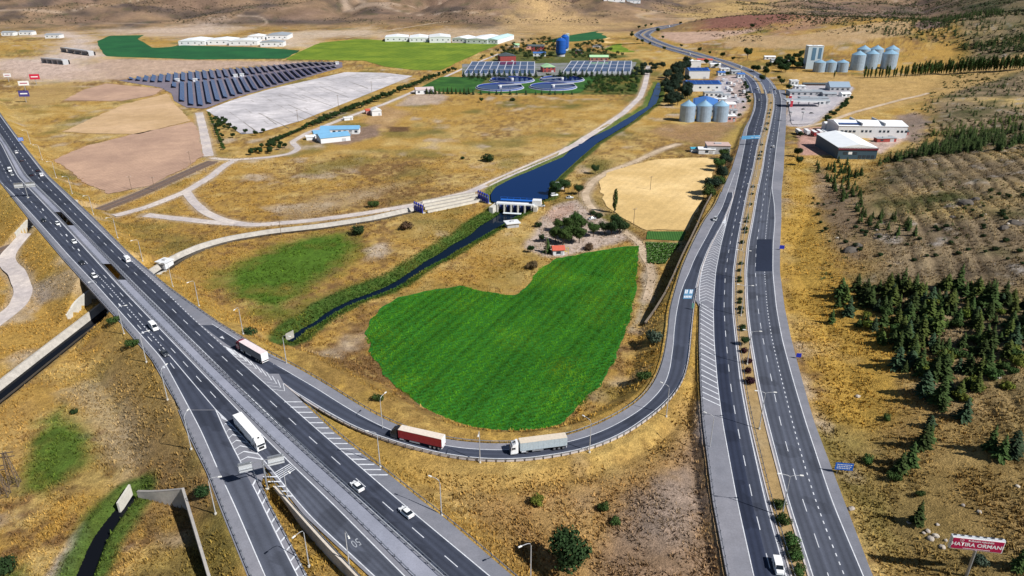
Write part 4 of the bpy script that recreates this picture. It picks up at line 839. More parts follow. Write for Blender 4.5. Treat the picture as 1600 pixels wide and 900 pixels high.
# ================================================================ STRUCTURES AND FURNITURE OF THE ROADS
m_steel = pm('galvanised_steel', (.40, .42, .45), .45, .6, .12, 2.); m_dark = pm('dark_steel', (.05, .05, .06), .6, .3); m_pole = pm('lamp_pole_grey', (.50, .51, .53), .5, .3)
m_cream = pm('lamp_head_white', (.75, .75, .72), .4); m_blue = pm('sign_blue', (.012, .12, .50), .45, 0, .06); m_white = pm('sign_white', (.78, .79, .80), .5, 0, .05); m_back = pm('sign_back_aluminium', (.62, .65, .68), .4, .3, .06)
m_wall = wear_mat('retaining_concrete', (.36, .34, .32), (.1, .6, 3.), (.12, .14, .12), tint=(.44, .41, .37)); m_wall_l = wear_mat('abutment_concrete', (.52, .50, .45), (.1, .6, 3.), (.10, .12, .1))
def guardrail(line, label, spacing=2.6, off=0.0, zoff=0.0, group=None, post_mat=None):
    L_ = resample(offset_line(line, off), step=2.6); L_[:, 2] += zoff
    t = thing('guardrail', label, 'guardrail', tuple(L_[0]), group=group); q = L_-L_[0]
    prof = ((-.05, .46), (.05, .52), (-.02, .60), (.05, .69), (-.05, .76), (-.09, .61)); n = len(prof); V = []; tt = np.gradient(q[:, :2], axis=0); tt /= np.linalg.norm(tt, axis=1)[:, None]
    for i, p in enumerate(q):
        for a, b in prof: V.append((p[0]+tt[i, 1]*a, p[1]-tt[i, 0]*a, p[2]+b))
    F = [(i*n+k, i*n+(k+1) % n, (i+1)*n+(k+1) % n, (i+1)*n+k) for i in range(len(q)-1) for k in range(n)]
    link('rail', np_mesh('rail', V, F), m_steel, t)
    mb = MB()
    for i in range(len(q)):
        mb.box((q[i][0]+tt[i, 1]*-.14, q[i][1]+tt[i, 0]*.14, q[i][2]+.2), (.14, .14, 1.0), math.atan2(tt[i, 1], tt[i, 0]))
    tag(mb.build('post', post_mat or m_dark, t), kind='stuff'); return t
guardrail(rowline(M_a, zE), 'steel guardrail along the outer edge of the motorway and its exit road', off=-.6)
guardrail(rowline(M_f, zM, 150, 960), 'steel guardrail between the grey median and the carriageway with the exit')
guardrail(rowline(wid(M_g, 0), zM, 150, 960), 'steel guardrail between the grey median and the carriageway with the two white cars')
guardrail(rowline(M_g, zM, 150, 960), 'second steel guardrail on the median, close behind the dense posts', off=-.9)
guardrail(rowline(M_j, zM), 'steel guardrail above the slope where the ramp lane joins the motorway', off=.3)
guardrail(LN['Pin'], 'steel guardrail on the field side of the curved ramp', off=.3)
guardrail(ptline(P_out[5:-2], zP), 'steel guardrail on the outside of the curved ramp', off=-.2)
guardrail(rowline(M_j2, zM, 622, 960), 'steel guardrail between the motorway and the dry grass triangle', off=-.3)
guardrail(rowline(E_rail, zE, 735, 960), 'steel guardrail between the exit road and the grass wedge', off=.2)
guardrail(rowline(W_ml, zM, 735, 960), 'steel guardrail on top of the retaining wall beside the exit', off=.3)
guardrail(rowline(R_l2, zR, 475, 960), 'steel guardrail beside the grey shoulder of the dual carriageway', off=-.25)
guardrail(rowline(R_ml, zR, 140, 960), 'steel guardrail along the planted median strip', off=-.7)
# wall beside the exit: coping and face
def wall(name, label, base_pts, heights, thick, mat, cope=None, bottom=-1.0):
    """wall along points (x,y,ztop); its foot lies `heights` below"""
    L_ = np.array(base_pts, float); o = L_[0].copy(); t = thing(name, label, 'wall', tuple(o)); q = L_-o
    A = offset_line(q, -thick/2); B = offset_line(q, thick/2); n = len(q); V = []; F = []
    for i in range(n): V += [tuple(A[i]), tuple(B[i]), (B[i][0], B[i][1], B[i][2]-heights[i]), (A[i][0], A[i][1], A[i][2]-heights[i])]
    for i in range(n-1):
        a = i*4; F += [(a, a+1, a+5, a+4), (a+1, a+2, a+6, a+5), (a+2, a+3, a+7, a+6), (a+3, a, a+4, a+7)]
    F += [(0, 3, 2, 1), (4*n-4, 4*n-3, 4*n-2, 4*n-1)]
    mb = MB(); mb.add(V, F); mb.build('wall_body', mat, t)
    if cope:
        A = offset_line(q, -thick/2-.03); B = offset_line(q, thick/2+.03); link('coping', strip_mesh('coping', A, B, .18, .16), cope, t)
    return t
Lw = rowline([(762, 430), (787, 452), (840, 498), (899, 555), (960, 616)], zM, step=3); Lw[:, 2] += .25
wall('retaining_wall', 'long retaining wall with pale coping between motorway and exit road', Lw, [1+4.5*smooth01(0, 25, i*3.0) for i in range(len(Lw))], .5, m_wall, wear_mat('coping_pale', (.55, .49, .42), (.2, 1.), (.1, .1)))
# culvert wing walls at the lower left
def cut_wall(a, b, label):
    Lw = resample(np.array([a, b]), step=2.0); q = offset_line(Lw, -1.6); z = np.maximum(H(q[:, 0], q[:, 1])+.5, 1.2)
    for _ in range(8): z[1:-1] = .25*z[:-2]+.5*z[1:-1]+.25*z[2:]
    Lw[:, 2] = z; wall('culvert_wall', label, Lw, list(z+2.2), .6, m_wall, wear_mat('wing_coping', (.34, .32, .30), (.2, 1.), (.1, .12)) if 'wing_coping' not in MATS else MATS['wing_coping'])
cut_wall(WALL_A[0], WALL_A[1], 'grey concrete wing wall facing the ditch mouth')
cut_wall(WALL_A[1], WALL_A[3], 'long concrete wing wall running downhill below the exit road')
A_ = PZ(183, 786, 1.4); B_ = PZ(202, 757, 2.4); Lw = resample(np.array([A_, B_]), step=2); wall('culvert_wall', 'short pale wing wall at the head of the green ditch', Lw, [3.4]*len(Lw), .5, m_wall_l)
A_ = PZ(446, 522, 0.2); B_ = PZ(458, 516, 1.6); Lw = resample(np.array([A_, B_]), step=2); wall('culvert_wall', 'small pale culvert wall where the green river ends', Lw, [3.0]*len(Lw), .5, m_wall_l)
Lw = resample(WALL2, step=2.5); Lw[:, 2] += .15; wall('retaining_wall', 'rough dark retaining wall on the field side of the ramp above the vegetable plot', Lw, list(Lw[:, 2]+.6), .7, wear_mat('rough_stone', (.16, .13, .10), (.2, 1., 4.), (.2, .2, .2)))
# abutments of the two underpasses
def abutments(cor, hw, label):
    L_ = resample(cor, step=1.5); d, zz, h = pts_dist(L_[:, 0], L_[:, 1], CM, WM, margin=40)
    for s in (-1, 1):
        q = offset_line(L_, s*(hw+.15)); o2 = offset_line(L_, s*(hw+2.2)); top = H(o2[:, 0], o2[:, 1])+.35
        for _ in range(10): top[1:-1] = .25*top[:-2]+.5*top[1:-1]+.25*top[2:]
        q[:, 2] = np.where(d < h+1.2, np.minimum(top, zz-1.12), np.minimum(top, zz-.6)); m = (d < h+5) & (top > 1.4)
        k = np.nonzero(m)[0]
        if len(k) < 3: continue
        q = q[k[0]:k[-1]+1]; wall('abutment', label % ('far' if s < 0 else 'near'), q, list(q[:, 2]+3.0), .9, m_wall_l)
abutments(COR1, 6.0, 'pale concrete abutment of the railway underpass, %s wall')
abutments(COR2, 8.5, 'pale concrete abutment of the canal underpass, %s wall')

# ---------------------------------------------------------------- lamp posts
def lamp_single(h=11.0, reach=2.4):
    t = thing('lamp_post', 'x', 'lamp post')
    MB().cyl((0, 0, 0), .35, .5, 8, .3).build('base', m_wall_l, t)
    MB().tube([(0, 0, .4), (0, 0, h-1.0)], .15, 6, .09).build('pole', m_pole, t)
    MB().tube([(0, 0, h-1.0), (.25, 0, h-.3), (.9, 0, h), (reach, 0, h+.12)], .07, 5).build('arm', m_pole, t)
    MB().box((reach+.35, 0, h+.12), (.95, .36, .16), 0, .8).build('lamp_head', m_cream, t)
    return t
def lamp_double(h=13.0, reach=2.2):
    t = thing('lamp_post', 'x', 'lamp post')
    MB().cyl((0, 0, 0), .35, .5, 8, .3).build('base', m_wall_l, t)
    MB().tube([(0, 0, .4), (0, 0, h-.6)], .16, 6, .09).build('pole', m_pole, t)
    for s in (-1, 1):
        MB().tube([(0, 0, h-.6), (s*.6, 0, h-.3), (s*reach, 0, h)], .07, 5).build('arm', m_pole, t)
        MB().box((s*(reach+.4), 0, h+.02), (1.0, .38, .16), 0, .8).build('lamp_head', m_cream, t)
    return t
LS = lamp_single(); LD = lamp_double(); used = set()
def place(proto, loc, rz, label, group, scale=None):
    if proto.name not in used:
        if proto.name not in _children:
            k = [c for c in bpy.data.objects if c.parent == proto]; _children[proto.name] = [(c, [g for g in bpy.data.objects if g.parent == c]) for c in k]
        used.add(proto.name); proto.location = loc; proto.rotation_euler = (0, 0, rz)
        proto.scale = (1, 1, 1) if scale is None else (scale if hasattr(scale, '__len__') else (scale,)*3)
        proto['label'] = label
        if group: proto['group'] = group
        elif 'group' in proto: del proto['group']
        return proto
    return copy_tree(proto, loc, rz, label, group, scale if scale else (1, 1, 1))
med, _w = rows_center(R_ml, R_mr, zR, 140, 900)
p0 = PZ(1224, 806, 4.0); d = np.linalg.norm(med[:, :2]-p0[:2], axis=1); i0 = int(np.argmin(d)); s_ = np.r_[0, np.cumsum(np.linalg.norm(np.diff(med[:, :2], axis=0), axis=1))]
sgn = -1 if med[0, 1] > med[-1, 1] else 1; s = s_[i0]
while 0 < s < s_[-1]:
    p = np.array([np.interp(s, s_, med[:, k]) for k in range(3)]); q = np.array([np.interp(s+1, s_, med[:, k]) for k in range(3)])
    place(LD, tuple(p), math.atan2((q-p)[1], (q-p)[0])+math.pi/2, 'double-armed lamp post standing in the planted median strip', 'double lamp posts in the median'); s += sgn*36.0
def nearest_dir(p, line):
    d = np.hypot(line[:, 0]-p[0], line[:, 1]-p[1]); i = int(np.clip(np.argmin(d), 1, len(line)-2)); t = line[i+1]-line[i-1]; return line[i], math.atan2(t[1], t[0])
for px, py, ln in ((829, 906, 'Mj2'), (690, 806, 'Mj2'), (594, 729, 'Mj2'), (750, 723, 'Pout'), (921, 707, 'Pout'), (1041, 651, 'Pout'), (598, 671, 'Pin'), (546, 886, 'Wml'), (451, 786, 'Wml'), (483, 885, 'Erail'),
                   (337, 803, 'Ma'), (299, 702, 'Ma'), (262, 625, 'Ma'), (229, 566, 'Ma'), (194, 522, 'Ma'), (160, 477, 'Ma'), (311, 478, 'Mj'), (380, 522, 'Mj'), (448, 569, 'Pin'), (270, 448, 'Mj'), (223, 408, 'Mj'), (184, 372, 'Mj'), (146, 335, 'Mj'), (113, 303, 'Mj'), (88, 278, 'Mj'), (66, 250, 'Mj'), (48, 225, 'Mj'),
                   (1128, 392, None), (1109, 700, 'Rl2')):
    if ln is None: continue
    p = G(px, py); zl, a = nearest_dir(p, LN[ln]); a2 = math.atan2(zl[1]-p[1], zl[0]-p[0])
    z = max(p[2], 0)
    place(LS, (p[0], p[1], z-.1), a2 if np.hypot(zl[0]-p[0], zl[1]-p[1]) > .8 else a+math.pi/2, {'Mj2': 'single-armed lamp post in the dry grass triangle beside the motorway', 'Pout': 'single-armed lamp post on the outside of the curved ramp', 'Pin': 'single-armed lamp post on the field side of the ramp', 'Wml': 'single-armed lamp post behind the retaining wall coping', 'Erail': 'single-armed lamp post in the grass wedge beside the exit road', 'Ma': 'single-armed lamp post on the slope below the motorway outer guardrail', 'Mj': 'single-armed lamp post on the slope facing the railway and canal', 'Rl2': 'single-armed lamp post by the grey shoulder'}[ln], 'single lamp posts, '+ln)

# ---------------------------------------------------------------- signs
def two_post_sign(px, py, w_, h_, clear, face, label, rz=0.0, z=None, blocks=True, name='road_sign'):
    p = G(px, py) if z is None else PZ(px, py, z); t = thing(name, label, 'road sign', tuple(p), rz)
    for s in ((-1, 1) if w_ > 1.8 else (0,)): MB().cyl((s*w_*.32, .12, -.5), .07, clear+h_*.9+.5, 6).build('post', m_steel, t)
    MB().box((0, 0, clear+h_/2), (w_, .08, h_)).build('panel', face, t)
    MB().box((0, .06, clear+h_/2), (w_*.96, .03, h_*.9)).build('panel_back', m_back, t)
    if blocks:
        mb = MB()
        for r_ in range(3):
            x = -w_*.40
            while x < w_*.36:
                l = w_*(.05+.08*rnd.random()); l = min(l, w_*.42-x); mb.box((x+l/2, -.047, clear+h_*(.76-.25*r_)), (l, .012, h_*.10)); x += l+w_*.03
        mb.build('lettering', m_white, t)
    return t
two_post_sign(1316, 742, 4.6, 2.3, 1.6, m_blue, 'wide blue direction sign with white lettering in the dry verge', R(-8))
two_post_sign(1247, 562, 1.7, 1.5, 1.0, pm('sign_deep_blue', (.01, .03, .42), .45), 'small deep blue sign at the edge of the dual carriageway', R(-6), blocks=False)
two_post_sign(1221, 392, 2.2, 1.8, 1.0, MATS['sign_deep_blue'], 'small deep blue sign opposite the fresh asphalt patch', R(-6), blocks=False)
two_post_sign(34, 224, 3.4, 2.6, 1.8, m_blue, 'blue direction sign beside the far motorway bend', R(20))
two_post_sign(1082, 484, .8, 2.2, .6, pm('nose_marker', (.10, .28, .22), .5), 'slim green marker at the nose of the ramp', 0, z=float(zR(484)), blocks=False)
# butterfly gantries seen from behind
def butterfly(base, top_h, ax, pans, label, side=2.9):
    t = thing('sign_gantry', label, 'sign gantry', tuple(base), ax)
    MB().cyl((0, 0, -.6), .55, 1.0, 10, .5).build('footing', m_wall_l, t)
    MB().tube([(0, 0, .3), (0, 0, top_h+.5)], .26, 8, .18).build('mast', m_steel, t)
    x0 = min(a for a, b in pans)-.2; x1 = max(b for a, b in pans)+.2
    for dz in (-side*.22, side*.30): MB().box(((x0+x1)/2, .18, top_h+dz), (x1-x0, .16, .16)).build('beam', m_steel, t)
    for a, b in pans:
        MB().box(((a+b)/2, 0, top_h), (b-a, .10, side)).build('panel', m_back, t)
        MB().box(((a+b)/2, -.06, top_h), (b-a-.1, .02, side-.1)).build('panel_face', m_blue, t)
        MB().box(((a+b)/2, .3, top_h+side/2+.05), (b-a, .5, .10)).build('walkway', m_steel, t)
    return t
b = G(418, 764); hh = 8.3
l = PZ(377, 729, b[2]+hh); r_ = PZ(441, 714, b[2]+hh); ax = math.atan2((r_-l)[1], (r_-l)[0]); half = np.linalg.norm(r_-l)/2
butterfly(b, hh, ax+math.pi, [(-half-.2, -1.2), (2.6, half+.8)], 'white-backed butterfly sign gantry standing where the exit road splits off')
b = PZ(44, 309, float(zM(309))); l = PZ(22, 294, b[2]+7.5); r_ = PZ(50, 292, b[2]+7.5); ax = math.atan2((r_-l)[1], (r_-l)[0])
butterfly(b, 7.5, ax+math.pi, [(-5.2, -.6), (.7, 5.2)], 'white-backed butterfly sign gantry on the median near the railway underpass')
# blue portal gantry over the dual carriageway
a = PZ(1155, 228, float(zR(228))); b = PZ(1188, 226, float(zR(228))); t = thing('sign_gantry', 'blue portal sign spanning the carriageway beside the silos', 'sign gantry', tuple(a)); L_ = (b-a)
for q in ((0, 0, 0), tuple(L_)): MB().box((q[0], q[1], 3.3), (.4, .4, 7.2)).build('post', m_steel, t)
MB().box((L_[0]/2, L_[1]/2, 6.6), (L_[0], .35, .35), math.atan2(L_[1], L_[0])).build('beam', m_steel, t)
MB().box((L_[0]/2, L_[1]/2-.3, 6.3), (L_[0]*.9, .12, 2.6), math.atan2(L_[1], L_[0])).build('panel', pm('sign_pale_blue', (.10, .30, .52), .4), t)
for k in range(3): MB().box((L_[0]*(.22+.28*k), L_[1]/2-.38, 6.3), (L_[0]*.2, .02, .35)).build('lettering', m_white, t)
# billboard with lettering
m_red = pm('billboard_crimson', (.36, .006, .06), .45, 0, .05)
pb = G(1500, 958); pt = PZ(1527, 852, 0); 
def billboard(loc, rz, label):
    t = thing('billboard', label, 'billboard', tuple(loc), rz)
    MB().tube([(0, 0, -.5), (0, 0, 7.6)], .30, 10).build('post', m_steel, t)
    MB().box((0, .45, 9.0), (10.6, .7, 3.4)).build('box_frame', m_back, t)
    MB().box((0, .02, 9.0), (10.4, .12, 3.1)).build('white_border', m_white, t)
    pn = MB().box((0, -.06, 9.0), (10.1, .06, 2.8)).build('panel', m_red, t)
    for body, s, z, x in (('HATIRA ORMANI', 1.35, 8.85, 0), ('TURKISH AIRLINES', .62, 9.95, .5)):
        me = text_mesh(body, s, True); me.transform(Matrix.Translation((x, -.10, z)) @ Matrix.Rotation(R(90), 4, 'X')); link('lettering', me, m_white, pn)
    me = MB(); me.cyl((-3.3, -.11, 9.97), .42, .02, 16, axis='y'); me.build('emblem_ring', m_white, pn)
    me = MB(); me.cyl((-3.3, -.125, 9.97), .34, .02, 16, axis='y'); me.build('emblem_disc', m_red, pn)
    me = MB(); me.add([(-3.52, -.14, 9.80), (-3.08, -.14, 10.12), (-3.2, -.14, 9.90), (-3.40, -.14, 9.86)], [(0, 1, 2, 3)]); me.build('emblem_bird', m_white, pn)
    mb = MB()
    for k in range(26): mb.box((-2.6+k*.21, -.10, 7.83), (.13, .02, .16))
    mb.build('small_line', m_white, pn)
    for k in range(7): MB().box((-4.6+1.5*k, .5, 10.85), (.5, .25, .22)).build('floodlight', m_dark, t)
    return t
bz = G(1508, 940)
def place_board():
    # stands so that its panel centre appears at the measured spot
    for z in np.linspace(4, 40, 200):
        p = PZ(1527, 851, z)
        if p[2]-9.0 <= h1(p[0], p[1])+.05: return p[0], p[1], h1(p[0], p[1])
    return PZ(1527, 940, 8)
BB = None
_best = None
for z in np.linspace(9, 45, 150):
    p = PZ(1527, 852, z); e = abs(p[2]-9.0-h1(p[0], p[1]))
    if _best is None or e < _best[0]: _best = (e, p)
p = _best[1]; billboard((p[0], p[1], h1(p[0], p[1])), R(-9), 'crimson billboard on a steel post reading HATIRA ORMANI on the hillside')
# small billboards beside the far motorway
for px, py, w_, h_, mt, lb in ((57, 132, 11, 6, pm('billboard_red', (.55, .02, .06), .5), 'small red billboard in the pale land beside the far motorway'), (40, 142, 11, 5, m_white, 'white billboard above the purple one beside the far motorway'), (41, 160, 10, 6, pm('billboard_purple', (.06, .05, .22), .5), 'dark purple billboard beside the far motorway'), (14, 128, 8, 4, m_white, 'white billboard at the outer side of the far motorway')):
    p = G(px, py); t = thing('billboard', lb, 'billboard', tuple(p), R(10)); MB().cyl((0, .3, 0), .35, 6, 8).build('post', m_steel, t); MB().box((0, 0, 6+h_/2), (w_, .4, h_)).build('panel', mt, t); MB().box((0, -.22, 6+h_/2), (w_*.7, .05, h_*.2)).build('lettering', m_red if mt is m_white else m_white, t)
# utility poles
def util_pole(h=9.0):
    t = thing('utility_pole', 'x', 'utility pole'); mw = pm('weathered_wood', (.16, .12, .085), .9)
    MB().tube([(0, 0, -.3), (0, 0, h)], .17, 6, .11).build('pole', mw, t); MB().box((0, 0, h-.5), (2.4, .14, .16)).build('crossarm', mw, t)
    for s in (-1, 0, 1): MB().cyl((s*1.0, 0, h-.42), .07, .3, 5).build('insulator', m_white, t)
    return t
UP = util_pole()
for px, py, lb in ((206, 297, 'beside the bare field corner'), (298, 256, 'at the railway bend'), (466, 191, 'by the concrete lot'), (529, 166, 'by the concrete lot'), (581, 143, 'by the concrete lot'), (336, 214, 'by the concrete lot'), (322, 270, 'at the railway bend'), (242, 298, 'at the railway bend'), (990, 350, 'beside the stubble field'), (1016, 297, 'in the stubble field'), (853, 398, 'beside the red-roofed kiosk'), (440, 371, 'beside the lined canal')):
    place(UP, tuple(G(px, py)), R(20), 'wooden utility pole '+lb, 'utility poles', 1.25 if py < 220 else 1.0)
# lattice pylon at the lower left
def pylon(px, py, h, label):
    p = G(px, py); t = thing('lattice_pylon', label, 'pylon', tuple(p), R(15)); m = pm('pylon_steel', (.12, .09, .07), .7, .3)
    for sx in (-1, 1):
        for sy in (-1, 1): MB().tube([(sx*1.1, sy*1.1, 0), (sx*.3, sy*.3, h)], .10, 4).build('leg', m, t)
    mb = MB(); n = 9
    for k in range(n):
        a = 1.1-.8*k/n; b = 1.1-.8*(k+1)/n; z0 = h*k/n; z1 = h*(k+1)/n
        for (x0, y0, x1, y1) in ((-1, -1, 1, -1), (1, -1, 1, 1), (1, 1, -1, 1), (-1, 1, -1, -1)): mb.tube([(x0*a, y0*a, z0), (x1*b, y1*b, z1)], .05, 3); mb.tube([(x1*a, y1*a, z0), (x0*b, y0*b, z1)], .05, 3)
    tag(mb.build('lattice', m, t), kind='stuff')
    for z in (h-.3, h-1.6): MB().box((0, 0, z), (4.4, .2, .2)).build('crossarm', m, t)
pylon(24, 758, 11, 'dark lattice pylon standing below the green patch'); pylon(8, 775, 10, 'second dark lattice pylon at the slope foot')
# ================================================================ VEHICLES
m_glass = pm('vehicle_glass', (.012, .016, .022), .08, 0, .02); m_tyre = pm('tyre_rubber', (.018, .018, .02), .9); m_rim = pm('wheel_rim', (.42, .43, .45), .35, .8)
m_hl = pm('headlight_glass', (.75, .77, .8), .1); m_tl = pm('tail_light', (.35, .01, .01), .2); m_black = pm('black_plastic', (.02, .02, .022), .6)
def paint(name, c): return pm('paint_'+name, c, .25, 0, .03, 1.0)
PW = paint('white', (.80, .81, .82)); PD = paint('black', (.018, .02, .026)); PS = paint('silver', (.42, .44, .46)); PR = paint('maroon', (.20, .012, .03)); PG = paint('graphite', (.06, .065, .075))
def wheels(t, pos, r, w_):
    for x, y in pos:
        wh = MB().cyl((x, y, r), r, w_, 14, axis='y').build('wheel', m_tyre, t); MB().cyl((x, y+(.02 if y > 0 else -.02), r), r*.6, w_, 10, axis='y').build('rim', m_rim, wh)
def loft(secs):
    """closed skin through rectangular sections (x, half width bottom, half width top, z bottom, z top)"""
    mb = MB(); V = []; F = []
    for x, wb, wt, z0, z1 in secs: V += [(x, -wb, z0), (x, wb, z0), (x, wb*1.0, z0+(z1-z0)*.55), (x, wt, z1), (x, -wt, z1), (x, -wb*1.0, z0+(z1-z0)*.55)]
    n = 6
    for i in range(len(secs)-1):
        for k in range(n): F.append((i*n+k, i*n+(k+1) % n, (i+1)*n+(k+1) % n, (i+1)*n+k))
    F += [tuple(range(n))[::-1], tuple(range(len(V)-n, len(V)))]
    mb.add(V, F); return mb
def make_car(pm_, style='sedan'):
    t = thing('car', 'x', 'car')
    if style == 'sedan': L, Wd, Hh, c0, c1, c2, c3 = 4.6, .90, 1.46, -1.75, -1.05, .35, 1.15
    elif style == 'hatch': L, Wd, Hh, c0, c1, c2, c3 = 4.1, .88, 1.50, -1.85, -1.45, .35, 1.15
    else: L, Wd, Hh, c0, c1, c2, c3 = 4.7, .95, 1.72, -2.15, -1.85, .45, 1.15
    h = L/2; b = .92 if style != 'suv' else 1.02
    loft([(-h, .74*Wd/.9, .66, .38, b-.16), (-h+.18, Wd, .80, .24, b-.02), (-h+.9, Wd, .84, .2, b), (.0, Wd, .86, .2, b), (h-1.2, Wd, .84, .2, b-.04), (h-.35, Wd*.97, .74, .22, b-.20), (h, .72, .56, .34, b-.36)]).build('body', pm_, t, smooth=False)
    loft([(c0, .78, .74, b-.05, b+.02), (c1, .80, .62, b-.05, Hh-.05), (c2, .80, .62, b-.05, Hh-.03), (c3, .78, .70, b-.05, b)]).build('windows', m_glass, t)
    loft([(c1-.02, .60, .56, Hh-.09, Hh-.0), ((c1+c2)/2, .64, .58, Hh-.07, Hh+.03), (c2+.05, .60, .56, Hh-.09, Hh-.0)]).build('roof', pm_, t)
    wheels(t, [(h-.85, .78), (h-.85, -.78), (-h+.9, .78), (-h+.9, -.78)], .32, .22)
    for s in (-1, 1):
        MB().box((h-.10, s*.52, b-.30), (.2, .3, .14)).build('headlight', m_hl, t); MB().box((-h+.06, s*.55, b-.2), (.16, .26, .16)).build('tail_light', m_tl, t)
        MB().box((c3-.35, s*(Wd+.08), b+.06), (.14, .18, .13)).build('mirror', pm_, t)
    return t
def make_van(pm_, L=5.4, Hh=2.3, win=True):
    t = thing('van', 'x', 'van'); h = L/2
    loft([(-h, .92, .82, .34, Hh-.12), (-h+.25, .98, .86, .25, Hh), (h-1.9, .98, .86, .25, Hh), (h-1.5, .98, .84, .25, Hh-.14), (h-.75, .98, .82, .25, 1.28), (h-.1, .90, .72, .28, 1.02), (h, .8, .62, .36, .86)]).build('body', pm_, t)
    mb = MB(); mb.add([(h-1.50, -.74, Hh-.17), (h-1.50, .74, Hh-.17), (h-.70, .80, 1.31), (h-.70, -.80, 1.31)], [(0, 1, 2, 3)]); o = mb.build('windscreen', m_glass, t); o.location = (.035, 0, .03)
    for s in (-1, 1):
        MB().box((h-1.75, s*.965, 1.62), (.85, .05, .5)).build('side_window', m_glass, t)
        if win: MB().box((-.35, s*.965, 1.66), (2.6, .05, .46)).build('side_window', m_glass, t)
        MB().box((h-.06, s*.6, .82), (.16, .28, .18)).build('headlight', m_hl, t); MB().box((-h+.02, s*.78, 1.1), (.08, .14, .5)).build('tail_light', m_tl, t)
    MB().box((-h-.005, 0, 1.65), (.04, 1.2, .5)).build('rear_window', m_glass, t)
    wheels(t, [(h-.95, .86), (h-.95, -.86), (-h+1.1, .86), (-h+1.1, -.86)], .36, .24); return t
def make_semi(cabm, side, roof, rear, deflector=True, skirt=None):
    t = thing('semi_truck', 'x', 'truck')
    # tractor: front at x = 8.2
    ch = MB().box((4.9, 0, .85), (6.2, .9, .3)).build('tractor_chassis', m_black, t)
    cab = loft([(6.15, 1.22, 1.18, .75, 3.35), (6.6, 1.24, 1.2, .55, 3.55), (7.7, 1.24, 1.16, .5, 3.2), (8.05, 1.22, 1.08, .5, 2.7), (8.25, 1.2, 1.05, .5, 1.7)]).build('cab', cabm, t)
    mb = MB(); mb.add([(7.74, -1.02, 3.10), (7.74, 1.02, 3.10), (8.27, 1.06, 1.78), (8.27, -1.06, 1.78)], [(0, 1, 2, 3)]); o = mb.build('windscreen', m_glass, cab); o.location = (.06, 0, .02)
    MB().box((8.27, 0, 1.2), (.08, 1.5, .75)).build('grille', m_black, cab); MB().box((8.24, 0, .62), (.16, 2.35, .32)).build('bumper', cabm, cab)
    for s in (-1, 1):
        MB().box((7.35, s*1.215, 2.25), (.85, .05, .75)).build('side_window', m_glass, cab); MB().box((7.95, s*1.45, 2.45), (.14, .22, .75)).build('mirror', m_black, cab); MB().box((8.27, s*.98, .95), (.06, .32, .2)).build('headlight', m_hl, cab)
        MB().cyl((4.6, s*1.0, .78), .34, 1.3, 10, axis='x').build('fuel_tank', m_steel, t)
    if deflector: loft([(6.1, 1.1, 1.0, 3.3, 3.95), (6.7, 1.1, .95, 3.4, 3.85), (7.5, 1.0, .8, 3.15, 3.3)]).build('roof_deflector', cabm, cab); MB().box((7.0, 0, 3.74), (.5, .6, .06), ry=.35).build('roof_hatch', m_black, cab)
    # trailer
    tr = MB().box((-1.1, 0, 2.55), (13.4, 2.5, 2.65)).build('trailer_box', side, t)
    MB().box((-1.1, 0, 3.9), (13.42, 2.52, .06)).build('trailer_roof', roof, tr)
    MB().box((-7.83, 0, 2.55), (.06, 2.48, 2.68)).build('rear_door', rear, tr)
    MB().box((-1.1, 0, 1.15), (13.2, 2.3, .16)).build('trailer_frame', m_black, tr)
    MB().box((-7.7, 0, .62), (.14, 2.3, .2)).build('underrun_bar', m_white, tr)
    for s in (-1, 1):
        for k in range(9): MB().box((-7.2+k*1.53, s*1.262, 2.55), (.07, .02, 2.5)).build('side_rib', side, tr)
        MB().box((.6, s*1.18, .85), (3.2, .08, .5)).build('side_guard', m_steel, tr)
        MB().box((-7.86, s*.95, .98), (.04, .3, .16)).build('tail_light', m_tl, tr)
    wheels(t, [(7.1, 1.05), (7.1, -1.05), (3.7, 1.0), (3.7, -1.0)]+[(x, s*1.02) for x in (-4.2, -5.5, -6.8) for s in (-1, 1)], .5, .34)
    return t
protos = {}
def proto(key):
    if key not in protos:
        k, c = key; P = {'W': PW, 'D': PD, 'S': PS, 'G': PG}[c]
        protos[key] = make_van(P, 5.6, 2.35) if k == 'van' else make_van(P, 4.6, 1.95, False) if k == 'smallvan' else make_car(P, k)
    return protos[key]
def line_rows(r, zf): return rowline(r, zf)
LANE = {'ML1': rowline(blend(M_b, M_d, .26), zM), 'ML2': rowline(blend(M_b, M_d, .76), zM), 'MR1': rowline(blend(M_h, M_i, .26), zM), 'MR2': rowline(blend(M_h, M_i, .78), zM), 'RL1': rowline(blend(R_Ll, R_Lr, .3), zR), 'RL2': rowline(blend(R_Ll, R_Lr, .8), zR), 'RR1': rowline(blend(R_L, R_R, .25), zR), 'RR2': rowline(blend(R_L, R_R, .7), zR), 'P': (RIN+ROUT)/2, 'F': RF}
def drive(pt, px, py, lane, rev, label, snap=True, cat=None, yaw=0.0):
    L_ = LANE[lane]; zf = {'M': zM, 'R': zR}.get(lane[0]); z = zP(px, py) if lane == 'P' else float(zf(py)) if zf else float(zR(py)); p = PZ(px, py, z); q, a = nearest_dir(p, L_)
    if lane == 'P': z = ramp_z(p)[0] if ramp_z(p)[1] < 1 else z; p = PZ(px, py, z); z += .04
    loc = (q[0], q[1], q[2]+.03) if snap else (p[0], p[1], z+.03)
    # heading towards decreasing row = away from the camera
    t_up = np.array((math.cos(a), math.sin(a)))
    if rev: a += math.pi
    o = place(pt, loc, a+yaw, label, None); return o
def towards(lane, down):
    """is the lane's stored direction (growing row) the travel direction?"""
    return down
S1 = make_semi(PW, pm('tank_white', (.74, .76, .78), .4), pm('trailer_roof_white', (.82, .82, .82), .5), PW)
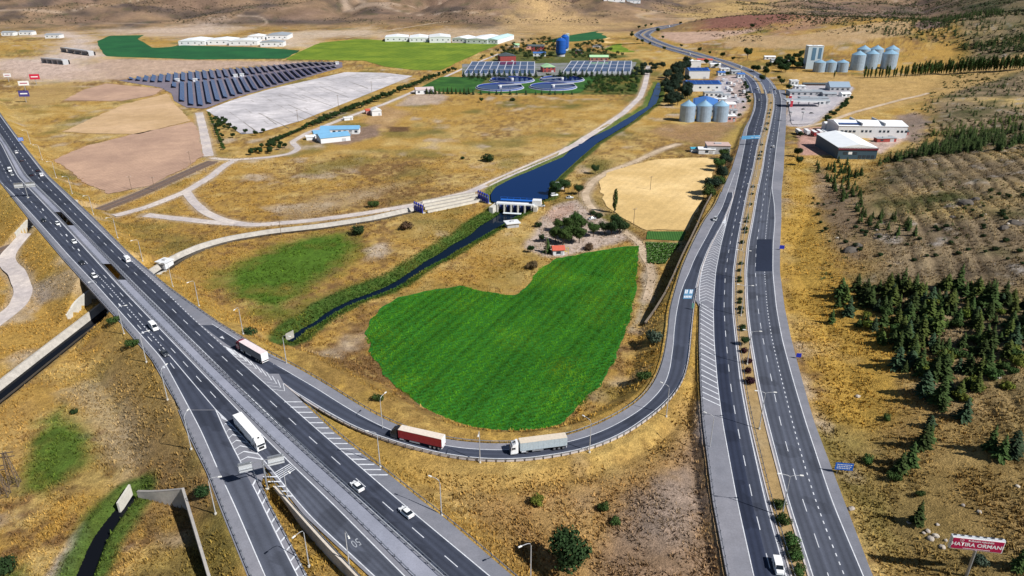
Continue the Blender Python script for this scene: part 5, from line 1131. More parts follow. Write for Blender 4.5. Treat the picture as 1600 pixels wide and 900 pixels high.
S2 = make_semi(PR, pm('curtain_dark', (.10, .11, .13), .6), pm('roof_pinkish', (.72, .62, .62), .6), pm('door_white', (.72, .76, .78), .4))
S3 = make_semi(PD, pm('curtain_red', (.27, .012, .022), .55), pm('roof_cream', (.66, .58, .50), .6), MATS['door_white'])
S4 = make_semi(PW, pm('curtain_grey_blue', (.38, .45, .50), .55), pm('roof_sand', (.60, .52, .42), .6), MATS['curtain_grey_blue'])
drive(S1, 401, 682, 'ML2', False, 'white articulated lorry coming down the motorway towards the exit gantry')
drive(S2, 395, 556, 'P', False, 'articulated lorry with maroon cab and pale trailer joining the motorway', snap=False)
drive(S3, 654, 692, 'P', False, 'articulated lorry with crimson curtain trailer on the curved ramp', snap=False)
drive(S4, 842, 703, 'P', False, 'articulated lorry with white cab and grey trailer on the curved ramp', snap=False)
VEH = [(('van', 'W'), 241, 515, 'ML2', 0, 'white minibus in the motorway lane behind the white lorry'), (('sedan', 'G'), 250, 556, 'ML1', 0, 'dark saloon on the exit lane beside the outer guardrail'),
    (('van', 'W'), 202, 407, 'MR2', 1, 'white van driving away beside the canal underpass opening'), (('hatch', 'W'), 147, 432, 'ML1', 0, 'white hatchback over the canal underpass'),
    (('sedan', 'D'), 131, 411, 'ML1', 0, 'black saloon just ahead of the canal underpass'), (('sedan', 'W'), 116, 380, 'ML2', 0, 'white saloon between the two underpasses in the inner lane'),
    (('hatch', 'W'), 88, 352, 'ML2', 0, 'white hatchback beside the railway underpass opening'), (('hatch', 'D'), 68, 345, 'ML1', 0, 'black hatchback over the railway underpass'),
    (('smallvan', 'W'), 55, 277, 'MR2', 1, 'small white van beside two black cars on the far bend'), (('sedan', 'D'), 42, 275, 'MR1', 1, 'black saloon in the inner lane of the far bend'), (('suv', 'D'), 47, 269, 'MR2', 1, 'black off-roader ahead of the small white van'),
    (('van', 'W'), 14, 268, 'ML2', 0, 'white van approaching the median gantry'), (('sedan', 'S'), 12, 275, 'ML2', 0, 'silver saloon close behind the white van'), (('suv', 'W'), 18, 240, 'MR1', 1, 'white off-roader on the far motorway bend'), (('hatch', 'G'), 24, 253, 'MR1', 1, 'grey hatchback on the far motorway bend'),
    (('sedan', 'W'), 561, 762, 'MR1', 1, 'white saloon passing the bar markings beside the grass triangle'), (('sedan', 'W'), 634, 803, 'MR2', 1, 'white saloon in the outer lane near the lamp post shadow'),
    (('suv', 'S'), 1117, 344, 'P', 0, 'silver off-roader entering the curved ramp beside the chevrons'), (('smallvan', 'W'), 1196, 886, 'RL2', 0, 'white estate car in the lane beside the planted median'),
    (('hatch', 'W'), 1209, 230, 'RR2', 1, 'white hatchback driving away opposite the portal sign'), (('hatch', 'S'), 1189, 157, 'RL1', 0, 'silver hatchback on the bend beside the silo yard'), (('van', 'W'), 1183, 133, 'RL1', 0, 'white van leading another on the bend beside the yard'), (('van', 'W'), 1187, 139, 'RL1', 0, 'white van following close on the bend beside the yard'),
    (('sedan', 'D'), 1197, 137, 'RR1', 1, 'black saloon on the bend beside the garden median'), (('van', 'W'), 1172, 121, 'F', 0, 'white van where the road straightens beyond the bend')]
for key, px, py, ln, rev, lb in VEH:
    o = drive(proto(key), px, py, ln, bool(rev), lb, snap=(ln != 'P'))
for i, (px, py, off) in enumerate(((1150, 106, 8), (1130, 99, -8), (1108, 92, 8), (1085, 85, -8), (1060, 78, 8), (1030, 69, -8), (1012, 60, 8), (1008, 57, 6), (1003, 53, -8), (1040, 41.5, 8))):
    p = PZ(px, py, 1.0); q, a = nearest_dir(p, RF); q2 = np.array((math.sin(a)*off, -math.cos(a)*off)); pr = proto((('van', 'W'), ('hatch', 'D'), ('sedan', 'S'))[i % 3])
    place(pr, (q[0]+q2[0], q[1]+q2[1], q[2]+.1), a+(math.pi if off < 0 else 0), ('white van', 'dark hatchback', 'silver saloon')[i % 3]+' far away on the winding road beyond the treatment plant', 'far traffic, '+('vans', 'hatchbacks', 'saloons')[i % 3])
# parked vehicles by the canal and in the yards
for px, py, key, rz, lb, gr in ((866, 306, ('suv', 'W'), .3, 'white off-roader parked under the canal trees', None), (890, 310, ('sedan', 'S'), .1, 'silver saloon parked beside the canal track', None), (846, 323, ('hatch', 'S'), .2, 'silver hatchback parked beside the weir', None), (925, 343, ('sedan', 'S'), .4, 'silver saloon parked behind the tree group', None),
        (1152, 128, ('van', 'W'), 1.2, 'white van parked in the silo works yard', 'vans in the works yard'), (1158, 131, ('van', 'W'), 1.2, 'white van parked in the silo works yard', 'vans in the works yard'), (1145, 147, ('hatch', 'D'), .2, 'dark hatchback parked in the works yard', 'dark cars in the works yard'), (1156, 143, ('hatch', 'D'), .2, 'dark hatchback parked in the works yard', 'dark cars in the works yard'), (1157, 150, ('hatch', 'D'), .2, 'dark hatchback parked in the works yard', 'dark cars in the works yard'), (1160, 137, ('hatch', 'D'), .1, 'dark hatchback parked in the works yard', 'dark cars in the works yard'),
        (1255, 172, ('hatch', 'G'), .5, 'grey hatchback at the filling station pumps', None), (1268, 178, ('sedan', 'D'), .2, 'black saloon in the filling station forecourt', None)):
    p = G(px, py); place(proto(key), (p[0], p[1], p[2]+(.12 if px < 1200 else .12)), rz, lb, gr)
# ================================================================ BUILDINGS, SILOS, PLANT
m_win = pm('window_glass', (.03, .045, .065), .12, 0, .05); m_bw = pm('wall_white', (.66, .68, .70), .7, 0, .06, .3); m_bg = pm('wall_grey', (.40, .41, .43), .8, 0, .08, .3); m_roofw = pm('roof_white_sheet', (.80, .83, .86), .5, .0, .06, .2); m_roofb = pm('roof_blue_sheet', (.05, .15, .42), .5, 0, .1, .2); m_roofg = pm('roof_pale_green', (.36, .60, .34), .6, 0, .08, .3)
m_redw = pm('wall_brick_red', (.30, .05, .045), .8, 0, .1, .3); m_pinkw = pm('wall_pink', (.55, .30, .27), .8, 0, .08, .3); m_roofd = pm('roof_dark_slate', (.07, .09, .10), .7, 0, .1, .3); m_red_tile = pm('roof_red_tile', (.48, .09, .05), .7, 0, .12, .6); m_teal = pm('wall_dark_teal', (.035, .075, .11), .6, 0, .06, .3); m_maroon = pm('trim_maroon', (.14, .015, .03), .6); m_pv = pm('photovoltaic', (.012, .05, .22), .25, .0, .10, .3); m_roofs = pm('roof_steel_grey', (.42, .46, .50), .45, .3, .08, .2); m_sheet = pm('skylight_blue', (.05, .17, .48), .4)
def building(px, py, w_, d_, h, wallm, roofm, label, rz=0.0, roof='gable', rh=2.0, cols=0, rows=1, name='building', ridge='x', over=.4, door=True, cat='building', group=None, z=None, side_cols=0):
    p = G(px, py) if z is None else PZ(px, py, z); t = thing(name, label, cat, (p[0], p[1], p[2]-.2), rz, group); x = w_/2
    MB().box((0, d_/2, h/2-.3), (w_, d_, h+.6)).build('wall', wallm, t)
    mb = MB(); o = over
    if roof == 'flat':
        r_ = MB().box((0, d_/2, h+.2), (w_+o*2, d_+o*2, .4)).build('roof', roofm, t); MB().box((0, d_/2, h+.6), (w_*.3, d_*.25, .8)).build('roof_unit', m_bg, r_)
    elif ridge == 'x':
        V = [(-x-o, -o, h), (x+o, -o, h), (x+o, d_+o, h), (-x-o, d_+o, h), (-x-o, d_/2, h+rh), (x+o, d_/2, h+rh)]; V += [(a, b, c-.25) for a, b, c in V[:4]]
        mb.add(V, [(0, 1, 5, 4), (2, 3, 4, 5), (0, 4, 3), (1, 2, 5), (6, 9, 8, 7), (0, 6, 7, 1), (2, 8, 9, 3), (0, 3, 9, 6), (1, 7, 8, 2)]); r_ = mb.build('roof', roofm, t)
    elif ridge == 'y':
        V = [(-x-o, -o, h), (x+o, -o, h), (x+o, d_+o, h), (-x-o, d_+o, h), (0, -o, h+rh), (0, d_+o, h+rh)]; V += [(a, b, c-.25) for a, b, c in V[:4]]
        mb.add(V, [(0, 4, 5, 3), (4, 1, 2, 5), (0, 1, 4), (3, 5, 2), (6, 9, 8, 7), (0, 6, 7, 1), (2, 8, 9, 3), (0, 3, 9, 6), (1, 7, 8, 2)]); r_ = mb.build('roof', roofm, t)
    else:  # hip
        k = min(w_, d_)*.45; V = [(-x-o, -o, h), (x+o, -o, h), (x+o, d_+o, h), (-x-o, d_+o, h), (-x+k, d_/2, h+rh), (x-k, d_/2, h+rh)]
        mb.add(V, [(0, 1, 5, 4), (2, 3, 4, 5), (0, 4, 3), (1, 2, 5), (3, 2, 1, 0)]); r_ = mb.build('roof', roofm, t)
    for r0 in range(rows):
        for c in range(cols):
            wx = -x+(c+.5)*w_/cols; wz = h*(r0+.55)/rows
            f = MB().box((wx, -.04, wz), (min(w_/cols*.55, 2.4), .12, min(h/rows*.42, 1.8))).build('window', m_win, t)
    for c in range(side_cols):
        for s in (-1, 1): MB().box((s*(x+.02), (c+.5)*d_/side_cols, h*.55), (.12, min(d_/side_cols*.5, 2.2), min(h*.35, 1.6))).build('window', m_win, t)
    if door: MB().box((x*.55, -.05, 1.2), (min(3.2, w_*.2), .14, 2.9)).build('door', m_bg, t)
    t['_roof'] = 1; del t['_roof']
    return t, r_
def roof_panels(r_, w_, d_, h, rh, n, m, mat=None, front_only=True):
    """solar panels lying on the front slope of a gable roof with ridge along x"""
    sl = math.atan2(rh, d_/2)
    for i in range(n):
        for j in range(m):
            x = -w_/2+(i+.5)*w_/n; f = (j+.5)/m; y = f*d_/2; z = h+rh*f+.18
            mb = MB(); a, b = w_/n*.92/2, (d_/2)/m*.9/2; c, s = math.cos(sl), math.sin(sl)
            mb.add([(x-a, y-b*c, z-b*s), (x+a, y-b*c, z-b*s), (x+a, y+b*c, z+b*s), (x-a, y+b*c, z+b*s)], [(0, 1, 2, 3)]); mb.build('roof_panel', mat or m_pv, r_)
def silo(px, py, dia, h, cone, label, group=None, roofm=None, z=None, n=40):
    p = G(px, py) if z is None else PZ(px, py, z); t = thing('grain_silo', label, 'silo', (p[0], p[1], p[2]-.2), 0, group); mw = pm('corrugated_steel', (.34, .44, .55), .42, .3, .14, .4); r = dia/2
    V = []; F = []; lv = 9
    for k in range(lv+1):
        for i in range(n): rr_ = r*(1+.008*(i % 2)); a = 2*math.pi*i/n; V.append((rr_*math.cos(a), rr_*math.sin(a), h*k/lv))
    F = [(k*n+i, k*n+(i+1) % n, (k+1)*n+(i+1) % n, (k+1)*n+i) for k in range(lv) for i in range(n)]; link('wall', np_mesh('silo_wall', V, F), mw, t)
    for k in range(1, lv): MB().cyl((0, 0, h*k/lv-.06), r*1.013, .12, 24, cap=False).build('hoop', mw, t)
    c = MB().cyl((0, 0, h), r*1.03, cone, 20, .5).build('roof', roofm or pm('silo_roof', (.24, .40, .54), .5, .2, .1, .4), t)
    MB().cyl((0, 0, h+cone-.1), .6, .8, 8).build('vent', m_steel, c); MB().box((r*.55, -r*.62, h*.5), (.5, .2, h)).build('ladder', m_steel, t)
    return t
# --- silo works beside the dual carriageway
for k, px in enumerate((1073, 1098.5, 1124.5)):
    silo(px, 189, 13.8, 14.5, 4.4, 'corrugated steel silo '+('at the grove end of the trio', 'in the middle of the trio', 'at the road end of the trio')[k]+' before the blue roof', 'silos in front of the blue-roofed mill')
t, r_ = building(1101, 181, 23, 44, 9, m_bg, m_roofb, 'blue-roofed mill building directly behind the three silos', R(-14), 'gable', 3, name='mill', ridge='y', cols=3); 
for s in (-1, 1): MB().box((s*5.8, 22, 10.75), (9.6, 40, .12), 0, ry=s*math.atan2(3, 11.9)).build('roof_panel', m_sheet, r_)
t, r_ = building(1100, 143, 38, 26, 8.5, m_bw, m_roofb, 'long white works hall with blue solar roof beside the grove', 0, 'gable', 2.4, name='works_hall', cols=4); roof_panels(r_, 36, 26, 8.5, 2.4, 4, 2)
t, r_ = building(1092, 123, 26, 24, 10, m_bw, m_roofb, 'taller white hall with blue solar roof behind the works hall', 0, 'gable', 2.4, name='works_hall', cols=0); roof_panels(r_, 24, 24, 10, 2.4, 3, 1)
building(1087, 106, 14, 10, 9, m_bw, m_roofw, 'small white block behind the blue solar halls', 0, 'flat'); building(1101, 99, 22, 9, 5, m_bw, m_red_tile, 'low shed with red roof beside the far road', R(-8), 'gable', 1.5)
building(1118, 106, 14, 8, 5, m_bw, m_roofw, 'low white shed among parked machines beside the far road', 0, 'gable', 1.2); building(1115, 152, 20, 8, 5, m_bw, m_roofs, 'low white annex under the works hall', 0, 'flat', cols=4)
building(1143, 190, 8, 9, 5, m_pinkw, m_roofw, 'small pink gatehouse beside the road-end silo', 0, 'flat', cols=2); building(1147, 178, 6, 6, 3.5, m_bw, m_roofs, 'small white cabin above the pink gatehouse', 0, 'flat', cols=1)
building(1122, 241, 17, 12, 6.5, m_bg, pm('roof_terracotta_flat', (.50, .36, .32), .8, 0, .1, .4), 'grey farmhouse with flat pinkish roof beside the stubble field', R(-6), 'flat', cols=2, rows=1); building(1104, 241, 12, 8, 4, m_bw, m_roofw, 'low white shed attached beside the grey farmhouse', R(-4), 'gable', 1.0, cols=1); building(1086, 238, 6, 5, 3, m_bw, pm('roof_turquoise', (.06, .32, .45), .5), 'tiny hut with turquoise roof beyond the stubble field', 0, 'gable', .8)
# --- factory right of the dual carriageway
t, r_ = building(1361, 216, 54, 26, 10, m_bw, m_roofw, 'long white factory hall with rows of small windows', R(-3), 'gable', 2.2, name='factory', cols=0, side_cols=0)
for c in range(3):
    for k in range(3): MB().box((-8+c*14+k*3.2, -.05, 5.8), (1.7, .14, 1.7)).build('window', m_win, t)
for k in range(4): MB().box((-24+k*3.2, -.05, 5.6), (2.2, .14, 1.6)).build('window', m_win, t)
for k in (-9, 9): MB().box((k, 13, 11.3), (.8, 26.4, 1.9)).build('roof_divider', m_bg, r_)
MB().box((-18, 4.5, 11.1), (16, 6, .12)).build('roof_panel', m_pv, r_)
t, r_ = building(1338, 249, 27, 46, 8.5, m_teal, m_roofw, 'dark teal showroom with maroon band and broad white gable roof', R(-3), 'gable', 2.6, name='showroom', ridge='y', cols=0, door=False)
MB().box((0, -.15, 7.8), (27.6, .5, 1.9)).build('fascia', m_maroon, t)
for k in range(3): MB().box((-8.5+k*3.4, -.06, 4.6), (2.6, .16, 1.8)).build('window', m_win if k != 1 else m_white, t)
for k in range(4): MB().box((2+k*3.0, -.06, 2.2), (2.2, .16, 2.2)).build('window', m_win, t)
for k, (px, py, mt) in enumerate(((1263, 212, m_bw), (1274, 214, pm('container_red', (.30, .03, .03), .6)), (1283, 213, m_bw), (1291, 213, m_bw), (1250, 212, m_bg))):
    p = G(px, py); t = thing('parked_trailer', ('white trailer parked nearest the red one', 'red-fronted trailer in the factory yard', 'white trailer beside the red-fronted trailer', 'white trailer beside the dark showroom shade', 'grey trailer at the yard gate')[k], 'trailer', (p[0], p[1], p[2]), R(-4)); MB().box((0, 5, 2.4), (2.6, 10, 2.8)).build('box', mt, t); MB().box((0, 5, 3.85), (2.62, 10.02, .1)).build('roof', m_white, t); wheels(t, [(-1, 2), (1, 2), (-1, 7), (1, 7)], .5, .3)
# --- filling station
t = thing('canopy', 'grey flat filling station canopy on columns', 'canopy', tuple(G(1258, 168)), R(-3))
MB().box((0, 6, 6.2), (38, 13, 1.1)).build('roof', m_roofs, t); MB().box((0, -.6, 6.2), (38.2, .3, 1.3)).build('fascia', m_bw, t)
for x in (-15, -5, 5, 15): MB().box((x, 6, 2.9), (.7, .7, 6)).build('column', m_bg, t)
building(1272, 161, 28, 10, 5, m_bw, m_roofs, 'low station shop behind the canopy', R(-3), 'flat', cols=5); building(1262, 150, 38, 15, 4.5, m_bg, m_roofs, 'long grey workshop above the filling station', R(-3), 'flat', cols=6); building(1312, 143, 22, 16, 5, m_bg, pm('roof_slate_blue', (.25, .33, .42), .5), 'grey restaurant with pyramid roof above the filling station', R(-4), 'hip', 5, cols=4)
building(1241, 134, 9, 7, 6, m_bw, m_roofw, 'white kiosk beside the brown fence', 0, 'flat', cols=2); building(1285, 135, 44, 5, 3, pm('wall_brown_timber', (.10, .06, .05), .9), m_roofd, 'long dark timber shelter row above the workshop', R(-4), 'gable', 1.2, cols=0)
for k, px in enumerate((1234, 1236)):
    p = G(px, 160+8*k); t = thing('price_pylon', ('red and white price pylon at the station entrance', 'second red price pylon at the station entrance')[k], 'sign', tuple(p)); MB().box((0, 0, 4), (2.4, .5, 8)).build('panel', pm('pylon_red', (.45, .03, .05), .5), t); MB().box((0, -.3, 7.2), (2.2, .1, 1.2)).build('header', m_white, t)
for k, (px, py) in enumerate(((1234, 190), (1253, 190))):
    p = G(px, py); t = thing('storage_tank', 'tall round sign mast in the forecourt corner' if k else 'dark drum-topped mast beside the road edge', 'mast', tuple(p)); MB().cyl((0, 0, 0), .25, 8, 8).build('pole', m_steel, t); MB().cyl((0, 0, 8), 1.6, 1.0, 12).build('disc', m_bg, t)
# --- far grain terminal
silo_l = ['small silver silo next to the terminal tower', 'small silver silo in the middle of the terminal front', 'small silver silo beside the tall terminal silos']
for k, px in enumerate((1279, 1296, 1314.5)): silo(px, 112, 15.5, 12.5, 3.2, silo_l[k], 'small silos of the terminal')
for k, (px, py) in enumerate(((1338, 109), (1359, 107), (1387, 107))): silo(px, py, (18, 17, 20)[k], 20, 5, ('tall silver silo beside the small terminal silos', 'tall silver silo between its two neighbours at the terminal', 'tall silver silo at the poplar end of the terminal')[k], 'tall silos of the terminal')
for k, px in enumerate((1346, 1366, 1390)): silo(px, 99, 18, 20, 5, 'silver silo in the rear row of the terminal', 'rear silos of the terminal')
t, r_ = building(1270, 108, 20, 14, 30, pm('wall_pale_blue', (.50, .60, .66), .6, 0, .06, .3), m_roofw, 'tall pale blue terminal tower with white cap', R(-5), 'flat', name='elevator_tower', cols=0); MB().box((-2, -.1, 20), (5, .2, 16)).build('shade_panel', pm('wall_steel_blue', (.10, .20, .30), .5), t); MB().box((6, -.1, 21), (4, .2, 14)).build('shade_panel', MATS['wall_steel_blue'], t)
# --- treatment plant
m_tankw = pm('tank_water', (.005, .016, .11), .08, 0, .05, spec=.2); m_tc = pm('tank_concrete', (.42, .44, .50), .8, 0, .08, .3); m_tblue = pm('tank_blue_wall', (.02, .06, .30), .5, 0, .05, .3)
def clarifier(px, py, r, label):
    p = G(px, py); t = thing('clarifier', label, 'tank', (p[0], p[1], p[2]), 0); n = 48
    mb = MB(); V = []; 
    for rr_, z in ((r+1.6, .3), (r+1.6, .7), (r+.0, .8), (r-.0, 2.2), (r-.6, 2.2), (r-1.0, .4)):
        for i in range(n): a = 2*math.pi*i/n; V.append((rr_*math.cos(a), rr_*math.sin(a), z))
    mb.add(V, [(k*n+i, k*n+(i+1) % n, (k+1)*n+(i+1) % n, (k+1)*n+i) for k in range(5) for i in range(n)]); mb.build('ring_wall', m_tc, t)
    MB().cyl((0, 0, .1), r-1.0, 1.2, n).build('water', m_tankw, t); MB().cyl((0, 0, .75), r+.12, 1.1, n, cap=False).build('outer_band', m_tblue, t); MB().cyl((0, 0, .2), 2.2, 3.0, 14).build('centre_pier', m_bw, t)
    b = MB().box((r/2, 0, 2.9), (r, 1.4, .4)).build('scraper_bridge', m_tc, t); b.rotation_euler = (0, 0, R(rnd.choice((20, 200, 160)))); MB().box((r/2, .7, 3.4), (r, .06, .9)).build('railing', m_steel, b)
    mb = MB()
    V = []
    for rr_, z in ((r-1.05, 1.2), (r-1.05, 2.15)):
        for i in range(n): a = 2*math.pi*i/n; V.append((rr_*math.cos(a), rr_*math.sin(a), z))
    mb.add(V, [(i, (i+1) % n, n+(i+1) % n, n+i) for i in range(n)]); mb.build('inner_lining', m_tblue, t)
clarifier(781, 137.5, 27, 'round blue settling tank beside the lawn, front row'); clarifier(864, 136.5, 27, 'round blue settling tank beside the shrub garden, front row'); clarifier(800, 126, 27, 'round blue settling tank behind the lawn one'); clarifier(878, 125, 27, 'round blue settling tank behind the shrub garden one')
def basin(x0, x1, y0, y1, nx, ny, label):
    A = PZ(x0, y1, .2); B = PZ(x1, y1, .2); D = PZ(x0, y0, .2); t = thing('aeration_basin', label, 'tank', tuple(A), 0); W = B[0]-A[0]; Dp = D[1]-A[1]; sk = D[0]-A[0]+12
    f = lambda u, v: (u*W+v*sk, v*Dp)
    for i in range(nx):
        for j in range(ny):
            q = [f((i+a)/nx, (j+b)/ny) for a, b in ((.02, .04), (.98, .04), (.98, .96), (.02, .96))]; MB().add([(x, y, 2.4) for x, y in q], [(0, 1, 2, 3)]).build('water', m_tankw, t)
    def seg(a, b, w_, z, nm, mt): L_ = math.hypot(b[0]-a[0], b[1]-a[1]); MB().box(((a[0]+b[0])/2, (a[1]+b[1])/2, z/2), (L_, w_, z), math.atan2(b[1]-a[1], b[0]-a[0])).build(nm, mt, t)
    for i in range(nx+1): seg(f(i/nx, 0), f(i/nx, 1), 1.1, 2.75, 'dividing_wall', m_tc)
    for j in range(ny+1): seg(f(0, j/ny), f(1, j/ny), 1.0, 2.65+.03*j, 'cross_wall', m_tc)
basin(725, 835, 99, 118, 9, 3, 'long aeration basin block of dark water cells beside the red hall'); basin(880, 985, 98, 115, 9, 3, 'long aeration basin block of dark water cells beside the canal track')
building(794, 97, 24, 20, 9, m_redw, m_roofd, 'brick red hall with dark slate roof behind the basin', R(12), 'gable', 3, ridge='y', cols=0); building(858, 113, 17, 16, 7, m_redw, m_roofg, 'brick red house with pale green roof between the two basins', R(10), 'gable', 3.5, ridge='y', cols=3, rows=2)
building(936, 96, 28, 10, 6.5, pm('wall_tan_red', (.34, .14, .10), .8), m_roofg, 'tan building with pale green roof behind the basin', 0, 'gable', 2.6, cols=4); building(840, 80, 22, 14, 8, m_redw, m_roofd, 'dark red office block with slate roof among trees', R(-4), 'gable', 2.5, cols=4, rows=2)
building(843, 88, 20, 12, 5, m_bw, m_roofb, 'low white building with blue roof below the office block', 0, 'gable', 1.6, cols=3); building(807, 74, 10, 8, 4, m_bw, m_roofg, 'small house with pale green roof among trees', 0, 'hip', 2.5); building(905, 84, 12, 9, 5, pm('wall_dark_red', (.16, .05, .05), .8), m_roofd, 'small dark red hut beside the digester', 0, 'flat'); building(933, 74, 16, 8, 3.5, m_bg, m_roofd, 'low dark shed on the lawn behind the plant', 0, 'flat')
building(828, 77, 12, 10, 6, m_pinkw, m_roofd, 'small pink annex beside the office block', 0, 'gable', 2, cols=2)
def digester(px, py, r, h, label, m):
    p = G(px, py); t = thing('digester', label, 'tank', tuple(p)); MB().cyl((0, 0, 0), r*.85, 2.6, 24).build('skirt', m_bg, t)
    MB().cyl((0, 0, 2.6), r*.7, 2.6, 24, r).build('lower_cone', m, t); MB().cyl((0, 0, 5.2), r, h-8, 24).build('shell', m, t); c = MB().cyl((0, 0, h-2.8), r, 3.4, 24, r*.45).build('dome', m, t); MB().cyl((0, 0, h+.5), 1.4, 1.2, 10).build('cap', m_steel, c)
    for k in range(3): MB().cyl((0, 0, 7+k*5), r*1.015, .25, 24, cap=False).build('band', pm('band_blue', (.012, .05, .22), .5), t)
m_dig = pm('digester_blue', (.008, .08, .36), .4, 0, .06, .2)
digester(876, 88, 8.0, 27, 'big bright blue digester tank on the plant', m_dig); digester(882, 79, 7.0, 25, 'second blue digester partly behind the first', m_dig)
t = thing('stair_tower', 'slim pale green stair tower beside the digesters', 'tower', tuple(G(886.5, 78))); MB().box((0, 0, 13), (4.5, 5, 26)).build('shaft', pm('wall_mint', (.50, .66, .52), .6), t); MB().box((0, 0, 26.3), (5, 5.5, .6)).build('roof', m_bw, t)
for k in range(5): MB().box((0, -2.55, 4+4.6*k), (1.6, .1, 1.6)).build('window', m_win, t)
# --- farm with blue roofs, houses by the tree row
building(525, 222, 24, 15, 4.5, m_bw, pm('roof_sky_blue', (.16, .36, .56), .55, 0, .08, .2), 'nearest blue-roofed barn of the small farm', R(28), 'gable', 2.2, ridge='x', cols=0); building(531, 210, 32, 10, 4.5, m_bw, MATS['roof_sky_blue'], 'long blue-roofed barn with white end wall', R(4), 'gable', 2.2, cols=7)
building(504, 215, 13, 10, 4, m_bw, MATS['roof_sky_blue'], 'small white house with blue roof beside the barns', R(24), 'gable', 1.8, cols=2); building(486, 219, 7, 6, 3, m_bw, m_roofw, 'tiny white hut at the farm gate', R(20), 'gable', 1.0)
building(589, 181, 9, 9, 5, m_bw, m_bw, 'white gable house in front of the tree row', R(20), 'gable', 2.4, ridge='y'); building(578, 178, 7, 6, 3.5, m_pinkw, m_red_tile, 'small shed with dull red roof beside the white gable house', R(20), 'gable', 1.4)
building(664, 147, 20, 12, 5, m_bw, pm('roof_dusty_pink', (.50, .42, .42), .7), 'white house with dusty roof at the end of the tree row', R(14), 'gable', 2.2, cols=3); building(545, 188, 8, 4, 2.6, m_bw, m_roofw, 'white caravan-like hut inside the tree row', R(24), 'flat')
# --- far industrial halls
for k, (px, py, w_, d_, c, lb) in enumerate(((620, 65, 44, 50, m_roofw, 'white industrial hall at the valley end of the far row'), (655, 66, 36, 60, m_roofw, 'white industrial hall second along the far row'), (688, 67, 40, 62, m_bw, 'tall white industrial hall in the middle of the far row'), (718, 67, 30, 50, m_roofw, 'white industrial hall behind the green field edge'), (745, 68.5, 42, 90, m_roofw, 'broad white industrial hall of the far row'), (767, 69, 26, 110, pm('roof_aqua', (.50, .68, .68), .5), 'long aqua-roofed hall at the road end of the far row'),
        (300, 71, 46, 60, m_roofw, 'long white farm shed at the tan end of the far pair'), (345, 70, 46, 50, m_roofw, 'white farm shed beside the dark green field'), (380, 71, 50, 40, m_bw, 'low white farm shed before the pale quarry'), (425, 73, 40, 26, m_roofs, 'grey roofed shed on the edge of the light green field'), (433, 62, 40, 60, m_roofs, 'grey shed beside the pale quarry heap'), (400, 63, 30, 30, m_roofw, 'white shed beside the pale quarry heap'))):
    building(px, py, w_, d_, 8 if k != 2 else 10, m_bw, c, lb, R(-16 if k > 2 and k < 6 else 6), 'gable', 2.5, ridge='y', cols=4, name='industrial_hall')
for px, py, w_, lb in ((12, 56, 24, 'low white building at the foot of the far hill'), (40, 55, 26, 'second low white building at the foot of the far hill'), (82, 60, 28, 'grey roadside building on the far construction site'), (960, 3, 60, 'pale warehouse far up the valley'), (990, 5, 40, 'second pale warehouse far up the valley')):
    building(px, py, w_, 18, 7, m_bw, m_roofs, lb, R(4), 'gable', 2.0, cols=3)
for (a, b, lb) in (((100, 81), (143, 87), 'dark overpass with open arches on the pale construction site'), ((70, 98), (103, 101), 'second dark overpass nearer the billboards')):
    A = G(*a); B = G(*b); L_ = np.linalg.norm((B-A)[:2]); t = thing('overpass', lb, 'bridge', tuple((A+B)/2), math.atan2((B-A)[1], (B-A)[0])); MB().box((0, 0, 6.5), (L_, 9, 1.2)).build('deck', m_bg, t); MB().box((0, -4.3, 7.5), (L_, .4, 1.0)).build('parapet', m_bw, t)
    for k in range(5): MB().box((-L_/2+L_*k/4, 0, 2.8), (1.8, 8, 6.4)).build('pier', m_bg, t)
    MB().box((0, 6.5, 2.6), (L_, .6, 5.8)).build('shadow_wall', m_dark, t)  # dark sheet behind the piers stands in for the shade under the deck
# --- kiosk, sheds by the canal
building(873, 399, 5.6, 4.5, 3.0, m_bw, m_red_tile, 'small white kiosk with red roof at the green field edge', R(6), 'hip', 1.6, cols=1); p = G(883, 396); t = thing('swing_frame', 'yellow playground frame beside the red-roofed kiosk', 'frame', tuple(p)); my = pm('yellow_paint', (.60, .48, .03), .5)
for x in (-1.6, 1.6):
    for y in (-.8, .8): MB().tube([(x, y, 0), (x*.9, 0, 2.9)], .09, 5).build('leg', my, t)
MB().box((0, 0, 2.9), (3.4, .16, .16)).build('beam', my, t); MB().box((0, .3, 1.1), (2.2, .9, .1)).build('platform', my, t)
building(802, 356, 6.5, 4.5, 2.6, m_bg, m_bw, 'flat pale-roofed shed on the river bank below the weir', R(18), 'flat', over=.8); building(253, 423, 5.2, 5.2, 4.2, m_bw, m_bw, 'white box-shaped pump house beside the motorway and canal', R(-20), 'flat', cols=1); building(875, 296, 5, 4, 3.4, m_bw, m_bw, 'little white house under the canal trees', R(10), 'gable', 1.2, cols=1)
